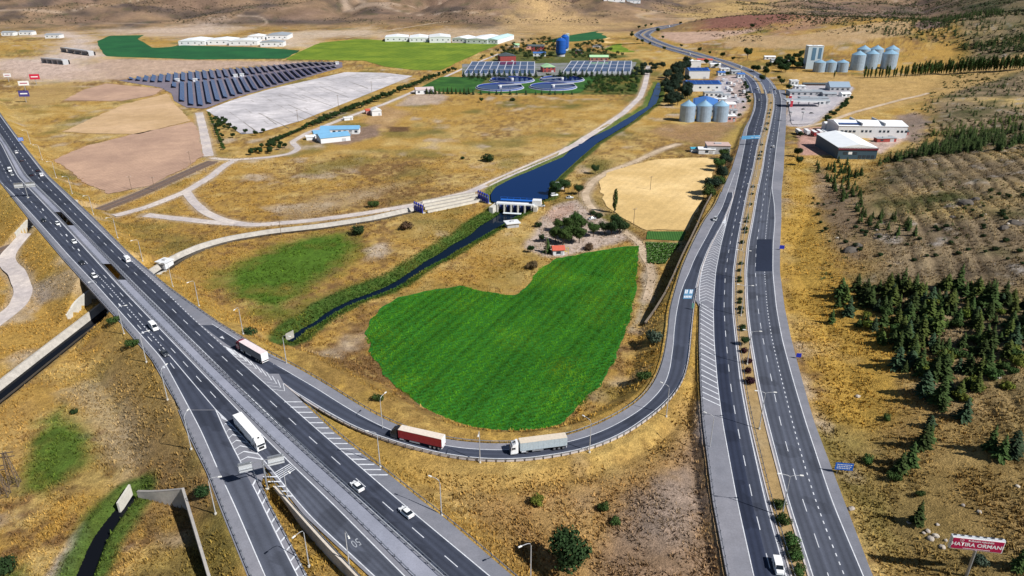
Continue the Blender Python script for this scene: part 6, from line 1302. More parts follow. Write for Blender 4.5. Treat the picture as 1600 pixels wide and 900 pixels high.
# --- weir with blue gates
t = thing('weir', 'white concrete weir with five openings and dark gates across the canal', 'weir', tuple(PZ(776, 331, -1.5)), 0); A = PZ(776, 331, -1.5); B = PZ(832, 334, -1.5); L_ = np.linalg.norm(B-A); rz = math.atan2((B-A)[1], (B-A)[0]); t.rotation_euler = (0, 0, rz)
MB().box((L_/2, 2.5, 4.7), (L_+1, 3.6, .7)).build('deck', m_bw, t); MB().box((L_/2, 6.5, .6), (L_, .8, 5.0)).build('gate_wall', m_tblue, t)
for k in range(6): MB().box((.4+k*(L_-1)/5, 3.0, 1.0), (.75, 6.5, 7.0)).build('pier', m_wall_l, t)
MB().box((-1.6, 0, 1.2), (2.4, 9, 5.6), R(-12)).build('wing_wall', m_wall_l, t); MB().box((L_+1.6, 3, 1.4), (2.2, 8, 5.8)).build('wing_wall', m_wall_l, t)
MB().box((L_+2.0, 4, 5.8), (5, 4, 3.0)).build('gate_house', m_bw, t); MB().box((L_/2, 8.0, 5.2), (L_*.9, 2.6, .25)).build('gate_walkway', m_blue, t)
for k in range(6):
    MB().tube([(.8+k*(L_-1.6)/5, 9.2, 5.3), (.8+k*(L_-1.6)/5, 9.2, 6.5)], .1, 4).build('railing_post', m_blue, t)
MB().box((L_/2, 9.2, 6.4), (L_*.9, .1, .12)).build('railing', m_blue, t)
MB().box((L_*.45, -1.6, .15), (L_*.5, 2.4, .12)).build('spill_foam', pm('foam_white', (.6, .66, .7), .6, 0, .3, 1.5), t)
def gate_frame(px, py, n, rz, label, s=1.0):
    p = G(px, py); t = thing('sluice_gate', label, 'sluice gate', (p[0], p[1], p[2]), rz); mg = pm('gate_blue', (.012, .03, .36), .45, 0, .08, .6)
    for k in range(n):
        x = (k-(n-1)/2)*2.2*s
        for dx in (-.8, .8): MB().box((x+dx*s, 0, 2.2*s), (.28, .4, 4.4*s)).build('frame_post', mg, t)
        MB().box((x, 0, 4.5*s), (2.1*s, .7, .4)).build('frame_beam', mg, t); g = MB().box((x, 0, 1.7*s), (1.4*s, .2, 2.6*s)).build('gate_leaf', mg, t); MB().cyl((x, -.3, 4.6*s), .35, 1.0, 8).build('gear_box', mg, g)
    MB().box((0, .8, -.2), (n*2.3*s, 2.0, 1.0)).build('sill', m_wall_l, t)
gate_frame(654, 331, 4, R(-48), 'blue steel sluice gates at the outlet of the three flumes'); gate_frame(755, 315, 5, R(-55), 'blue steel sluice gates at the intake beside the weir', 1.1)
for k, (a, b) in enumerate((((662, 323), (746, 307)), ((664, 328), (749, 311)), ((668, 333), (752, 315)), ((660, 318), (742, 304)))):
    A = G(*a); B = G(*b); L_ = np.linalg.norm((B-A)[:2]); t = thing('flume_wall', 'long low concrete flume wall between the two blue gates', 'wall', tuple((A+B)/2), math.atan2((B-A)[1], (B-A)[0]), 'flume walls between the gates'); MB().box((0, 0, .7), (L_, .7, 2.0)).build('wall_body', m_wall_l, t); MB().box((0, 0, 1.72), (L_, .95, .14)).build('coping', m_lin, t)
# --- solar park: rows of tilted tables
yardp = pp([(268, 131), (285, 130), (330, 127), (400, 119), (470, 108), (525, 103), (530, 106), (420, 137), (360, 153.5), (318, 168), (293, 166), (276, 156)], 0); yardq = pp([(190, 125), (240, 119.5), (300, 113.5), (400, 105.5), (480, 98), (530, 98), (530, 101), (470, 106), (400, 117), (330, 125), (285, 128.5), (240, 130)], 0)
u = PZ(415.6, 139, 0)-PZ(401.6, 121, 0); u = u[:2]/np.linalg.norm(u[:2]); u2 = PZ(284, 160, 0)-PZ(286, 131, 0); u2 = u2[:2]/np.linalg.norm(u2[:2]); u = (u+u2)/2; u /= np.linalg.norm(u)
nrm = np.array((-u[1], u[0])); nrm = nrm if nrm[0] > 0 else -nrm
m_pvb = pm('solar_module', (.02, .045, .16), .16, 0, .12, .08); m_fr = pm('solar_frame', (.30, .31, .33), .5, .4)
def solar_rows(poly, group, label):
    c = poly[:, :2].mean(0); ks = np.arange(-40, 41)*8.6
    for k in ks:
        s = np.arange(-300, 300, 2.0); P = c+nrm*k+s[:, None]*u; ins = poly_sd(P[:, 0], P[:, 1], poly) < -1.5; idx = np.nonzero(ins)[0]
        if len(idx) < 6: continue
        a = P[idx[0]]; b = P[idx[-1]]; L_ = np.linalg.norm(b-a); m_ = (a+b)/2; z = .32
        t = thing('solar_row', label, 'solar panels', (m_[0], m_[1], z), math.atan2(u[1], u[0]), group)
        sg = 1.0 if (-math.sin(math.atan2(u[1], u[0]))*1 + 0) > 0 else -1.0      # local +y points to world nrm or its opposite
        loc_y = np.array((-math.sin(math.atan2(u[1], u[0])), math.cos(math.atan2(u[1], u[0])))); sgn2 = 1 if loc_y @ nrm > 0 else -1
        tl = R(22); hw = 2.35; V = []
        mb = MB(); y0, z0, y1, z1 = -hw*math.cos(tl), 2.0+hw*math.sin(tl), hw*math.cos(tl), 2.0-hw*math.sin(tl)
        mb.add([(-L_/2, y0*sgn2, z0), (L_/2, y0*sgn2, z0), (L_/2, y1*sgn2, z1), (-L_/2, y1*sgn2, z1), (-L_/2, y0*sgn2, z0-.12), (L_/2, y0*sgn2, z0-.12), (L_/2, y1*sgn2, z1-.12), (-L_/2, y1*sgn2, z1-.12)], [(0, 1, 2, 3), (4, 7, 6, 5), (0, 4, 5, 1), (1, 5, 6, 2), (2, 6, 7, 3), (3, 7, 4, 0)]); tb = mb.build('panel_table', m_pvb, t)
        mb = MB(); n = max(2, int(L_/6))
        for i in range(n): mb.box((-L_/2+(i+.5)*L_/n, y0*sgn2*.5, .95), (.16, .16, 2.6)); mb.box((-L_/2+(i+.5)*L_/n, y1*sgn2*.5, .6), (.16, .16, 1.9))
        tag(mb.build('leg', m_fr, t), kind='stuff')
        mb = MB()
        for i in range(1, n): x = -L_/2+i*L_/n; mb.add([(x-.06, y0*sgn2, z0+.02), (x+.06, y0*sgn2, z0+.02), (x+.06, y1*sgn2, z1+.02), (x-.06, y1*sgn2, z1+.02)], [(0, 1, 2, 3)])
        tag(mb.build('module_frame', m_fr, tb), kind='stuff')
solar_rows(yardp, 'solar rows next to the concrete lot', 'long row of tilted dark blue solar panels in the block touching the concrete lot'); solar_rows(yardq, 'solar rows next to the tan plain', 'row of tilted dark blue solar panels in the block touching the tan plain')
for px, py, lb in ((277, 128, 'white inverter cabin where the two solar blocks meet'), (305, 128, 'second white inverter cabin among the solar rows'), (368, 121, 'white inverter cabin midway along the solar rows'), (378, 120, 'small white inverter cabin beside the midway one'), (527, 101, 'white inverter cabin at the tip of the solar park')):
    building(px, py, 4.5, 3.5, 3.6, m_bw, m_bw, lb, R(10), 'flat', name='inverter_cabin')

# --- sheds, stores and parked lorries packed along both sides of the far road
rs = random.Random(5)
extra_b = [(1133, 112, 12, 8, 4, m_bw, m_roofw, 'flat white store beside the yard entrance'), (1128, 118, 10, 8, 4, m_bw, m_roofb, 'little blue-roofed store beside the yard'), (1150, 116, 12, 8, 4, m_bg, m_roofs, 'grey store on the road edge of the yard'), (1158, 122, 9, 7, 5, m_bw, m_roofb, 'blue-topped kiosk at the yard bend'), (1126, 160, 12, 7, 3.5, m_bw, m_roofw, 'white lean-to between mill and yard'), (1134, 153, 10, 6, 3.5, m_bw, m_roofs, 'silver container store in the yard'), (1140, 168, 12, 8, 3.5, m_pinkw, m_roofw, 'pink office strip along the yard'), (1076, 100, 12, 8, 5, m_bw, m_roofw, 'white barn behind the dark grove'),
    (1215, 98, 18, 9, 4, m_bw, m_roofs, 'white depot beyond the bend'), (1232, 100, 16, 8, 4, m_bg, m_roofd, 'dark depot under the terminal grove'), (1203, 93, 16, 8, 4, m_bw, m_roofw, 'long white depot by the far bend'), (1250, 140, 12, 7, 4, m_bw, m_roofw, 'white office beside the grey workshop'), (1296, 152, 14, 8, 4, m_bg, m_roofs, 'grey lean-to beside the workshop'), (1322, 152, 10, 7, 4, m_bw, m_roofw, 'white annex below the restaurant'), (1288, 164, 10, 6, 4, m_bw, m_roofs, 'car wash bay beside the canopy'), (1410, 212, 10, 6, 3.5, m_redw, m_roofd, 'dark red store at the end of the factory'), (1385, 222, 16, 5, 3, m_redw, m_roofs, 'long low red store before the factory'), (1300, 205, 12, 9, 6, m_bw, m_roofw, 'white office block against the showroom')]
for px, py, w_, d_, h, wm_, rm_, lb in extra_b: building(px, py, w_, d_, h, wm_, rm_, lb, R(rs.uniform(-8, 8)), rs.choice(('gable', 'flat')), 1.4, cols=2)
for k, (px, py) in enumerate(((1136, 140), (1141, 143), (1139, 132), (1147, 135), (1130, 127), (1162, 146), (1153, 160), (1149, 153))):
    p = G(px, py); t = thing('parked_lorry', 'small white box lorry parked in the silo works yard', 'lorry', (p[0], p[1], p[2]+.1), rs.uniform(-.6, .6), 'lorries in the works yard'); MB().box((0, -1, 2.2), (2.4, 5.5, 2.6)).build('box', m_bw, t); MB().box((0, 2.9, 1.6), (2.3, 1.9, 2.2), 0, .9).build('cab', rs.choice((m_bw, m_redw, m_blue)), t); MB().box((0, 3.8, 2.0), (2.0, .15, .8)).build('windscreen', m_glass, t); wheels(t, [(-1, 2.6), (1, 2.6), (-1, -2), (1, -2)], .45, .3)
# ================================================================ VEGETATION
def leaf_mat(name, c, var=.35, objvar=.18, scale=.9): return pm(name, c, .85, 0, var, scale, 0, .15, objvar=objvar)
m_bark = pm('bark', (.10, .07, .05), .95, 0, .2, 2.)
def blob_leaves(r, centers, n, size, rg, flat=1.0):
    V = []; F = []
    for (cx, cy, cz, cr) in centers:
        k = int(n*cr*cr/sum(c[3]**2 for c in centers))
        d = rg.normal(size=(k, 3)); d /= np.linalg.norm(d, axis=1)[:, None]; rad = cr*(.62+.42*rg.random(k)); P = d*rad[:, None]; P[:, 2] *= flat; P += (cx, cy, cz)
        for p, dd in zip(P, d):
            a = rg.normal(size=3); a = np.cross(dd+.5*rg.normal(size=3), a); a /= np.linalg.norm(a)+1e-9; b = np.cross(dd, a); b /= np.linalg.norm(b)+1e-9; s = size*(.6+.8*rg.random()); i = len(V)
            V += [p-a*s, p+b*s*.75, p+a*s, p-b*s*.75]; F.append((i, i+1, i+2, i+3))
    return V, F
def make_tree(name, kind, seed, leafm, label, cat='tree'):
    rg = np.random.default_rng(seed); t = thing(name, label, cat); V = []; F = []
    if kind == 'pine':          # unit: height 7
        H_ = 7.0; lv = 17
        for k in range(lv):
            f = k/(lv-1); z = .7+f*6.1; rad = ((1-f)**(.7+.3*(seed % 3)/2))*(1.7+.28*(seed % 4))*(.65+.6*rg.random())+.12; nb = int(11-5*f); off = rg.random()*6.28
            for i in range(nb):
                a = off+6.283*i/nb+.3*rg.normal(); L_ = rad*(.7+.5*rg.random()); c, s = math.cos(a), math.sin(a); dz = -.25*L_+.25*rg.random(); wd = .30+.24*L_
                for q in (0, 1):
                    i0 = len(V); zz = .16 if q else -.02
                    V += [(c*.05, s*.05, z+.15), (c*L_*.55-s*wd*.5, s*L_*.55+c*wd*.5, z+dz*.3+zz), (c*L_, s*L_, z+dz), (c*L_*.55+s*wd*.5, s*L_*.55-c*wd*.5, z+dz*.3-zz)]; F.append((i0, i0+1, i0+2, i0+3))
        MB().tube([(0, 0, -.3), (.05, 0, 3), (0, 0, 6.6)], .16, 6, .03).build('trunk', m_bark, t)
    elif kind == 'poplar':      # height 12
        cs = [(.15*rg.normal(), .15*rg.normal(), 1.8+k*1.05, max(.35, 1.25*math.sin(math.pi*(k+1.2)/11.2)**.7)) for k in range(10)]; V, F = blob_leaves(1, cs, 1100, .26, rg, 1.15); MB().tube([(0, 0, -.3), (0, 0, 9)], .2, 6, .04).build('trunk', m_bark, t)
    elif kind == 'round':       # height ~7, radius ~3.2
        cs = [(0, 0, 4.0, 2.2)]+[(1.7*math.cos(a)*(.7+.5*rg.random()), 1.7*math.sin(a)*(.7+.5*rg.random()), 3.2+2.2*rg.random(), 1.1+.7*rg.random()) for a in rg.random(9)*6.28]; V, F = blob_leaves(1, cs, 2600, .22, rg, .9)
        MB().tube([(0, 0, -.4), (.1, .05, 1.6), (.05, 0, 4)], .24, 7, .08).build('trunk', m_bark, t)
        for a in (0.4, 2.5, 4.4): MB().tube([(.08, .03, 1.5), (.9*math.cos(a), .9*math.sin(a), 2.9), (1.5*math.cos(a), 1.5*math.sin(a), 4.0)], .1, 5, .03).build('limb', m_bark, t)
    else:                       # bush: height ~2.2, radius ~1.5
        cs = [(0, 0, .9, 1.0)]+[(.8*math.cos(a), .8*math.sin(a), .6+.5*rg.random(), .55+.35*rg.random()) for a in rg.random(6)*6.28]; V, F = blob_leaves(1, cs, 800, .145, rg, .85)
        for a in (.3, 2.3, 4.2): MB().tube([(0, 0, -.2), (.3*math.cos(a), .3*math.sin(a), .8)], .05, 4, .02).build('stem', m_bark, t)
    link('crown', np_mesh('crown', V, F), leafm, t); return t
lm = {'pine': leaf_mat('pine_needles', (.046, .074, .020), .45, .35), 'spruce': leaf_mat('spruce_needles', (.046, .080, .040), .4, .25), 'olivepine': leaf_mat('yellowish_needles', (.075, .10, .022), .4, .25), 'dark': leaf_mat('dark_leaves', (.022, .045, .014)), 'mid': leaf_mat('mid_leaves', (.040, .075, .018)), 'grey': leaf_mat('grey_green_leaves', (.075, .11, .075)), 'purple': leaf_mat('purple_leaves', (.035, .010, .016), .3), 'yel': leaf_mat('yellow_green_leaves', (.13, .16, .025)), 'brown': leaf_mat('dry_brown_twigs', (.10, .065, .035)), 'grove': leaf_mat('grove_leaves', (.020, .036, .022))}
TP = {}
for nm, kind, mk in (('pine', 'pine', 'pine'), ('spruce', 'pine', 'spruce'), ('olivepine', 'pine', 'olivepine'), ('poplar', 'poplar', 'mid'), ('round', 'round', 'dark'), ('roundm', 'round', 'mid'), ('grove', 'round', 'grove'), ('bush', 'bush', 'dark'), ('bushg', 'bush', 'grey'), ('bushp', 'bush', 'purple'), ('bushy', 'bush', 'yel'), ('bushb', 'bush', 'brown'), ('bushm', 'bush', 'mid')):
    TP[nm] = [make_tree({'pine': 'pine_tree', 'poplar': 'poplar_tree', 'round': 'broadleaf_tree', 'bush': 'shrub'}[kind], kind, 100+17*k+len(TP), lm[mk], 'x', 'tree' if kind != 'bush' else 'shrub') for k in range(3 if kind != 'bush' else 2)]
def plant(nm, p, s, label, group=None, sz=None):
    pr = rnd.choice(TP[nm]); return place(pr, tuple(p), rnd.random()*6.28, label, group, (s, s, s*(sz or 1.0)))
def stuff_trees(items, name, thin=1):
    """trees too many or too small to pick apart: one mesh for each kind of crown"""
    by = {}
    for nm, p, s in items: by.setdefault(nm, []).append((p, s))
    for nm, L_ in by.items():
        V = []; F = []; n0 = 0
        for p, s in L_:
            me = [c for c, _ in _kids(rnd.choice(TP[nm])) if c.name.startswith('crown')][0].data; v = np.empty(len(me.vertices)*3, np.float32); me.vertices.foreach_get('co', v); v = v.reshape(-1, 4, 3)[::thin]
            a = rnd.random()*6.28; c_, s_2 = math.cos(a), math.sin(a); v = v.reshape(-1, 3); k = 1+.12*thin*(thin > 1); w_ = np.stack([v[:, 0]*c_-v[:, 1]*s_2, v[:, 0]*s_2+v[:, 1]*c_, v[:, 2]], 1)*s+np.asarray(p)
            V.append(w_); F.append(np.arange(len(w_)).reshape(-1, 4)+n0); n0 += len(w_)
        me2 = np_mesh(name, np.concatenate(V), np.concatenate(F)); tag(link(name, me2, TP[nm][0] and [c for c, _ in _kids(TP[nm][0]) if c.name.startswith('crown')][0].data.materials[0]), kind='stuff')
def _kids(o):
    if o.name not in _children:
        k = [c for c in bpy.data.objects if c.parent == o]; _children[o.name] = [(c, [g for g in bpy.data.objects if g.parent == c]) for c in k]
    return _children[o.name]
def scatter(poly_px, n, z=0):
    poly = pp(poly_px, z); lo = poly[:, :2].min(0); hi = poly[:, :2].max(0); out = []
    while len(out) < n:
        q = lo+(hi-lo)*rng.random((n*4, 2)); s = poly_sd(q[:, 0], q[:, 1], poly); out += list(q[s < 0])
    q = np.array(out[:n]); return np.c_[q, H(q[:, 0], q[:, 1])]
def scatter_px(poly_px, n):
    """spread over the ground area that this outline covers, allowing for the slope"""
    P = np.array([G(a, b) for a, b in poly_px]); lo = P[:, :2].min(0); hi = P[:, :2].max(0); out = []
    while len(out) < n:
        q = lo+(hi-lo)*rng.random((n*4, 2)); s = poly_sd(q[:, 0], q[:, 1], P); out += list(q[s < 0])
    q = np.array(out[:n]); return np.c_[q, H(q[:, 0], q[:, 1])]
# pine plantation on the near hillside
for p in scatter_px([(1298, 478), (1315, 450), (1400, 446), (1450, 452), (1500, 436), (1560, 458), (1625, 480), (1625, 560), (1540, 600), (1510, 636), (1462, 672), (1432, 660), (1420, 600), (1398, 560), (1365, 532), (1330, 512)], 190):
    k = rnd.random(); plant('pine' if k < .56 else 'spruce' if k < .72 else 'olivepine', p, .70+.85*rnd.random()**1.3, sz=.62+.38*rnd.random(), label= {0: 'dark green pine in the hillside plantation', 1: 'bluish spruce in the hillside plantation', 2: 'yellowish young pine in the hillside plantation'}[0 if k < .56 else 1 if k < .72 else 2], group='plantation trees, '+('pines', 'spruces', 'young pines')[0 if k < .56 else 1 if k < .72 else 2])
for p in scatter_px([(1262, 258), (1330, 252), (1352, 280), (1345, 330), (1420, 352), (1442, 380), (1400, 372), (1335, 352), (1318, 330), (1305, 300)], 85): plant('pine', p, .52+.30*rnd.random(), 'small dark pine above the roadside scree', 'small pines above the scree')
items = [('pine', p, .7+.45*rnd.random()) for p in scatter_px([(1360, 262), (1420, 248), (1600, 236), (1620, 228), (1620, 200), (1500, 212), (1430, 236)], 270)]
items += [('olivepine', p, .5+.3*rnd.random()) for p in scatter_px([(1440, 215), (1500, 196), (1620, 180), (1620, 200), (1500, 212)], 130)]
items += [('pine', p, .5+.4*rnd.random()) for p in scatter_px([(1420, 175), (1500, 140), (1620, 110), (1620, 175), (1500, 190), (1450, 205)], 90)]
for poly, n, s0 in (([(1355, 52), (1400, 42), (1440, 30), (1500, 20), (1565, 14), (1570, 45), (1520, 56), (1440, 60), (1400, 58)], 420, 1.1), ([(1490, 76), (1540, 66), (1620, 55), (1620, 82), (1540, 84)], 150, 1.1), ([(1300, 30), (1400, 8), (1600, 5), (1600, 40), (1400, 62), (1330, 50)], 200, .9)):
    items += [('pine', p, s0+.5*rnd.random()) for p in scatter_px(poly, n)]
stuff_trees(items, 'hill_pines', 2)
for px, py, nm, s, lb in ((1432, 818, 'pine', 1.05, 'slim lone pine in the dry grass above the crimson billboard'), (1437, 775, 'bushm', .9, 'low shrub behind the slim lone pine'), (1355, 722, 'bushm', 1.3, 'rounded shrub beside the wide blue sign'), (1405, 738, 'pine', 1.0, 'pine of the close pair beyond the blue sign'), (1420, 728, 'pine', 1.15, 'taller pine of the close pair beyond the blue sign'), (1440, 700, 'pine', 1.2, 'dark pine above the close pair on the slope'), (1395, 750, 'bushm', 1.4, 'spreading shrub below the close pair of pines'), (1545, 704, 'pine', 1.2, 'pine at the lower end of the plantation'), (1562, 716, 'pine', 1.1, 'second pine at the lower end of the plantation'), (1580, 712, 'spruce', 1.2, 'bluish spruce at the lower end of the plantation'), (1450, 690, 'pine', .9, 'short pine under the plantation edge'), (1590, 890, 'pine', 1.0, 'pine behind the billboard post'), (1530, 880, 'bushg', 1.2, 'grey green shrub beside the billboard post'), (1340, 330, 'bush', 1.0, 'dark shrub on the scree'), (1505, 655, 'spruce', 1.1, 'bluish spruce below the plantation'), (1400, 575, 'spruce', 1.2, 'bluish spruce at the roadside tip of the plantation'), (1385, 655, 'bushm', 1.0, 'small shrub in the gold roadside grass'), (1298, 505, 'pine', .9, 'pine at the plantation corner beside the gold grass')):
    plant(nm, G(px, py), s, lb)
for p in scatter_px([(1298, 482), (1340, 452), (1500, 440), (1615, 480), (1610, 590), (1520, 640), (1450, 676), (1420, 600), (1370, 540)], 46): plant(rnd.choice(('bushm', 'bushy')), p, 1.1+.9*rnd.random(), 'leafy undergrowth bush between the plantation conifers', 'undergrowth bushes of the plantation')
for k in range(26):
    i_ = 4+k*int((len(RF)-10)/26); off = rnd.choice((-1, 1))*(22+8*rnd.random()); q = offset_line(RF, off)[i_]; plant('round', (q[0], q[1], h1(q[0], q[1])), .8+.6*rnd.random(), 'dark roadside tree along the far winding road', 'trees along the far road')
for p in scatter_px([(1262, 300), (1330, 345), (1420, 372), (1540, 300), (1600, 290), (1600, 420), (1500, 425), (1400, 420), (1330, 430), (1285, 400)], 60): plant('bush', p, .5+.6*rnd.random(), 'low dark bush on the furrowed slope', 'bushes on the furrowed slope')
# forest on the far spur and belts
for k in range(13): plant('poplar', G(1350+k*5.6+rnd.uniform(-1.5, 1.5), 122.5-.2*k+rnd.random()), 1.0+.4*rnd.random(), 'tall poplar in the open row before the terminal silos', 'poplars before the terminal')
for k in range(58): x = 1424+k*3.1; plant('poplar', G(x+rnd.uniform(-1, 1), 119-(x-1424)*.062+rnd.random()*2-1), 1.15+.55*rnd.random(), 'poplar in the dense row along the tan field', 'poplars of the dense row')
plant('poplar', G(1303, 122), .85, 'lone poplar in front of the small terminal silos'); plant('poplar', G(960, 333), 1.25, 'lone poplar at the edge of the stubble field'); plant('round', G(1168, 91), 2.4, 'big dark round tree beyond the far bend')
for p in scatter_px([(1215, 95), (1255, 88), (1262, 112), (1225, 114), (1206, 108)], 36): plant('round', p, 1.15+.5*rnd.random(), 'dark tree of the grove beside the terminal tower', 'grove beside the terminal')
for px, py in ((1196, 118), (1183, 113), (1190, 128), (1177, 112), (1200, 108)): plant('round', G(px, py), 1.25+.3*rnd.random(), 'round tree where the road bends beyond the yard', 'trees at the bend')
# dark grove on the canal
for p in scatter_px([(1036, 150), (1040, 122), (1052, 108), (1075, 100), (1080, 135), (1078, 155), (1062, 165), (1042, 168)], 58): plant('grove', p, 1.25+.6*rnd.random(), 'tall dark tree of the grove between canal and works hall', 'grove on the canal')
for p in scatter_px([(985, 112), (1005, 106), (1012, 100), (1040, 106), (1028, 112), (1004, 128), (1002, 145), (992, 146)], 26): plant('grove', p, .9+.4*rnd.random(), 'dark tree between the plant and the canal track', 'trees beside the canal track')
# plant: conifer row, garden, trees among the buildings
for k in range(34):
    x = 724+k*8.0
    if not 838 < x < 872: plant('spruce', G(x+rnd.uniform(-1.5, 1.5), 121), 1.25+.45*rnd.random(), 'conical conifer in the row before the aeration basins', 'conifer row of the plant')
stuff_trees([('roundm' if rnd.random() < .6 else 'round', p, .65+.4*rnd.random()) for p in scatter_px([(908, 146), (925, 124), (985, 122), (1000, 125), (1000, 148), (950, 149)], 125)]+[('round', p, .6+.35*rnd.random()) for p in scatter_px([(728, 122), (840, 121), (925, 119), (915, 126), (840, 124), (735, 130)], 34)], 'garden_trees', 4)
stuff_trees([('round', p, .95+.5*rnd.random()) for p in scatter_px([(745, 98), (770, 82), (800, 70), (850, 62), (870, 66), (868, 92), (838, 98), (812, 92), (780, 96)], 105)], 'plant_trees', 4)
stuff_trees([('round', p, .9+.5*rnd.random()) for p in scatter_px([(888, 92), (900, 72), (940, 64), (955, 80), (985, 92), (960, 96), (910, 95)], 75)], 'plant_trees', 4)
for k in range(15): plant('spruce', G(726+k*12+rnd.uniform(-3, 3), 148), .6+.4*rnd.random(), 'small conifer on the dry edge before the settling tanks', 'small conifers before the tanks')
for k in range(11): plant('pine', G(667+k*6.5, 147), .9+.3*rnd.random(), 'pine at the edge of the small lawn', 'pines at the small lawn')
for k in range(26): plant('bush', G(950+k*2.2, 71-k*.12), .9, 'hedge bush along the far stubble field', 'far hedge')
# tree row along the service road, street trees
for k in range(64):
    f = k/63; x = 480+f*230; y = 205-f*90
    plant('round', G(x+rnd.uniform(-2, 2), y+rnd.uniform(-1, 1)-4), .75+.4*rnd.random(), 'dark tree in the long row beside the service road', 'service road tree row')
for k in range(22): f = k/21; plant('round', G(422+f*55, 226-f*24), .5+.2*rnd.random(), 'small tree of the row leading to the blue-roofed farm', 'farm tree row')
for p in scatter_px([(383, 245), (400, 232), (425, 222), (452, 220), (448, 232), (425, 242)], 26): plant('round', p, .5+.25*rnd.random(), 'dark tree in the corner plot beside the loop of the service road', 'corner plot trees')
for k in range(17): plant('roundm', G(327+k*1.4, 180+k*3.4), .42+.15*rnd.random(), 'young street tree beside the straight access road', 'street trees by the lot')
for p in scatter_px([(334, 185), (345, 184), (372, 208), (360, 220), (342, 236), (338, 215)], 34): plant('round', p, .45+.25*rnd.random(), 'dark tree in the strip below the concrete lot', 'strip trees below the lot')
for px, py in ((412, 208), (384, 209), (400, 212)): plant('round', G(px, py), .7, 'round tree at the lower corner of the concrete lot', 'trees at the lot corner')
# picnic trees by the weir
for px, py, s in ((868, 378, .95), (880, 382, 1.1), (893, 374, 1.1), (905, 380, 1.0), (900, 356, 1.0), (888, 360, .9), (908, 362, .9), (872, 362, .8), (927, 370, .9)): plant('roundm', G(px, py), s*1.35, 'leafy tree of the picnic group beside the kiosk', 'picnic trees')
for px, py, s in ((945, 366, .85), (955, 368, .95), (968, 366, .95), (962, 356, .9), (975, 364, .8)): plant('round', G(px, py), s*1.3, 'dark tree of the group below the lone poplar', 'trees below the poplar')
for px, py, nm, s, lb in ((842, 354, 'bush', 1.7, 'bushy young tree on the picnic ground'), (829, 395, 'round', .6, 'thin dark tree at the dry edge of the picnic ground'), (855, 395, 'pine', 1.15, 'tall pine beside the kiosk'), (847, 378, 'round', .65, 'dark tree behind the tall pine'), (920, 390, 'bushb', 1.9, 'brownish bush on the pale picnic ground'), (849, 322, 'pine', .45, 'little conifer beside the weir'), (868, 303, 'round', 1.3, 'canal-side tree over the little white house'), (882, 300, 'round', 1.35, 'second canal-side tree over the little white house'), (904, 304, 'round', 1.05, 'tree beside the canal track bend'), (930, 272, 'round', 1.0, 'spreading tree on the canal slope'), (935, 340, 'bush', 2.0, 'dark bush in the track bend'), (925, 335, 'bush', 1.6, 'low dark bush in the track bend'),
        (557, 366, 'bush', 3.0, 'big dark bush below the lined canal'), (635, 358, 'bushb', 2.6, 'bare brownish bush below the lined canal'), (761, 252, 'bush', 3.4, 'large dark bush alone in the golden field'), (722, 249, 'bush', 1.3, 'small dark bush near the large one in the golden field'), (583, 324, 'bushm', 2.4, 'green bush beside the gravel track'), (1021, 534, 'bushg', 2.6, 'grey green bush on the slope inside the ramp'), (1005, 594, 'bushm', 1.9, 'low green bush on the slope inside the ramp'), (888, 893, 'round', 1.65, 'big dark tree alone in the grass triangle'), (393, 524, 'bush', 1.9, 'dark bush on the slope beside the maroon lorry'), (178, 506, 'bushm', 1.7, 'bush on the slope above the canal underpass'), (207, 542, 'bushm', 1.7, 'bush beside the outer guardrail'), (590, 626, 'bushm', 1.3, 'small bush between ramp and green field'), (840, 788, 'bushy', 1.4, 'bright yellow green bush in the grass triangle'), (944, 796, 'bushm', 1.2, 'small bush beside the grey bare soil'), (960, 818, 'bushm', 1.0, 'smaller bush beside the grey bare soil'), (320, 772, 'bush', 1.6, 'dark bush on the slope below the exit road'), (15, 895, 'bush', 2.2, 'dark bush at the bottom of the slope'), (118, 645, 'bush', 1.0, 'dark shrub on the green patch'), (830, 420, 'bushb', 2.2, 'brown thicket above the green field'), (1175, 45, 'round', 1.6, 'tree beside the red cutting'),
        (800, 158, 'bush', 2.2, 'dark bush alone on the dry field before the plant'), (752, 160, 'round', .8, 'dark tree alone on the dry field before the plant'), (1247, 258, 'round', 1.0, 'dark tree at the showroom drive'), (1246, 245, 'round', 1.1, 'second dark tree at the showroom drive'), (1250, 215, 'round', .8, 'tree at the yard gate')): plant(nm, G(px, py), s, lb)
for px, py, s in ((1133, 262, 1.1), (1122, 268, 1.0), (1128, 282, 1.1), (1112, 303, 1.2), (1105, 312, 1.0), (1122, 296, 1.0), (1130, 250, .9)): plant('roundm' if s < 1.1 else 'grove', G(px, py), s*1.45, 'bushy tree on the bank below the dual carriageway', 'trees on the carriageway bank')
for p in scatter_px([(1160, 128), (1166, 128), (1170, 145), (1172, 160), (1160, 178), (1155, 188), (1150, 186), (1160, 165)], 22): plant('bush', p, 1.2+.4*rnd.random(), 'roadside bush along the works yard fence', 'bushes along the yard fence')
for p in scatter_px([(1280, 190), (1330, 152), (1338, 150), (1292, 190)], 24): plant('bush', p, 1.3+.5*rnd.random(), 'dark hedge bush on the bank of the filling station', 'hedge on the station bank')
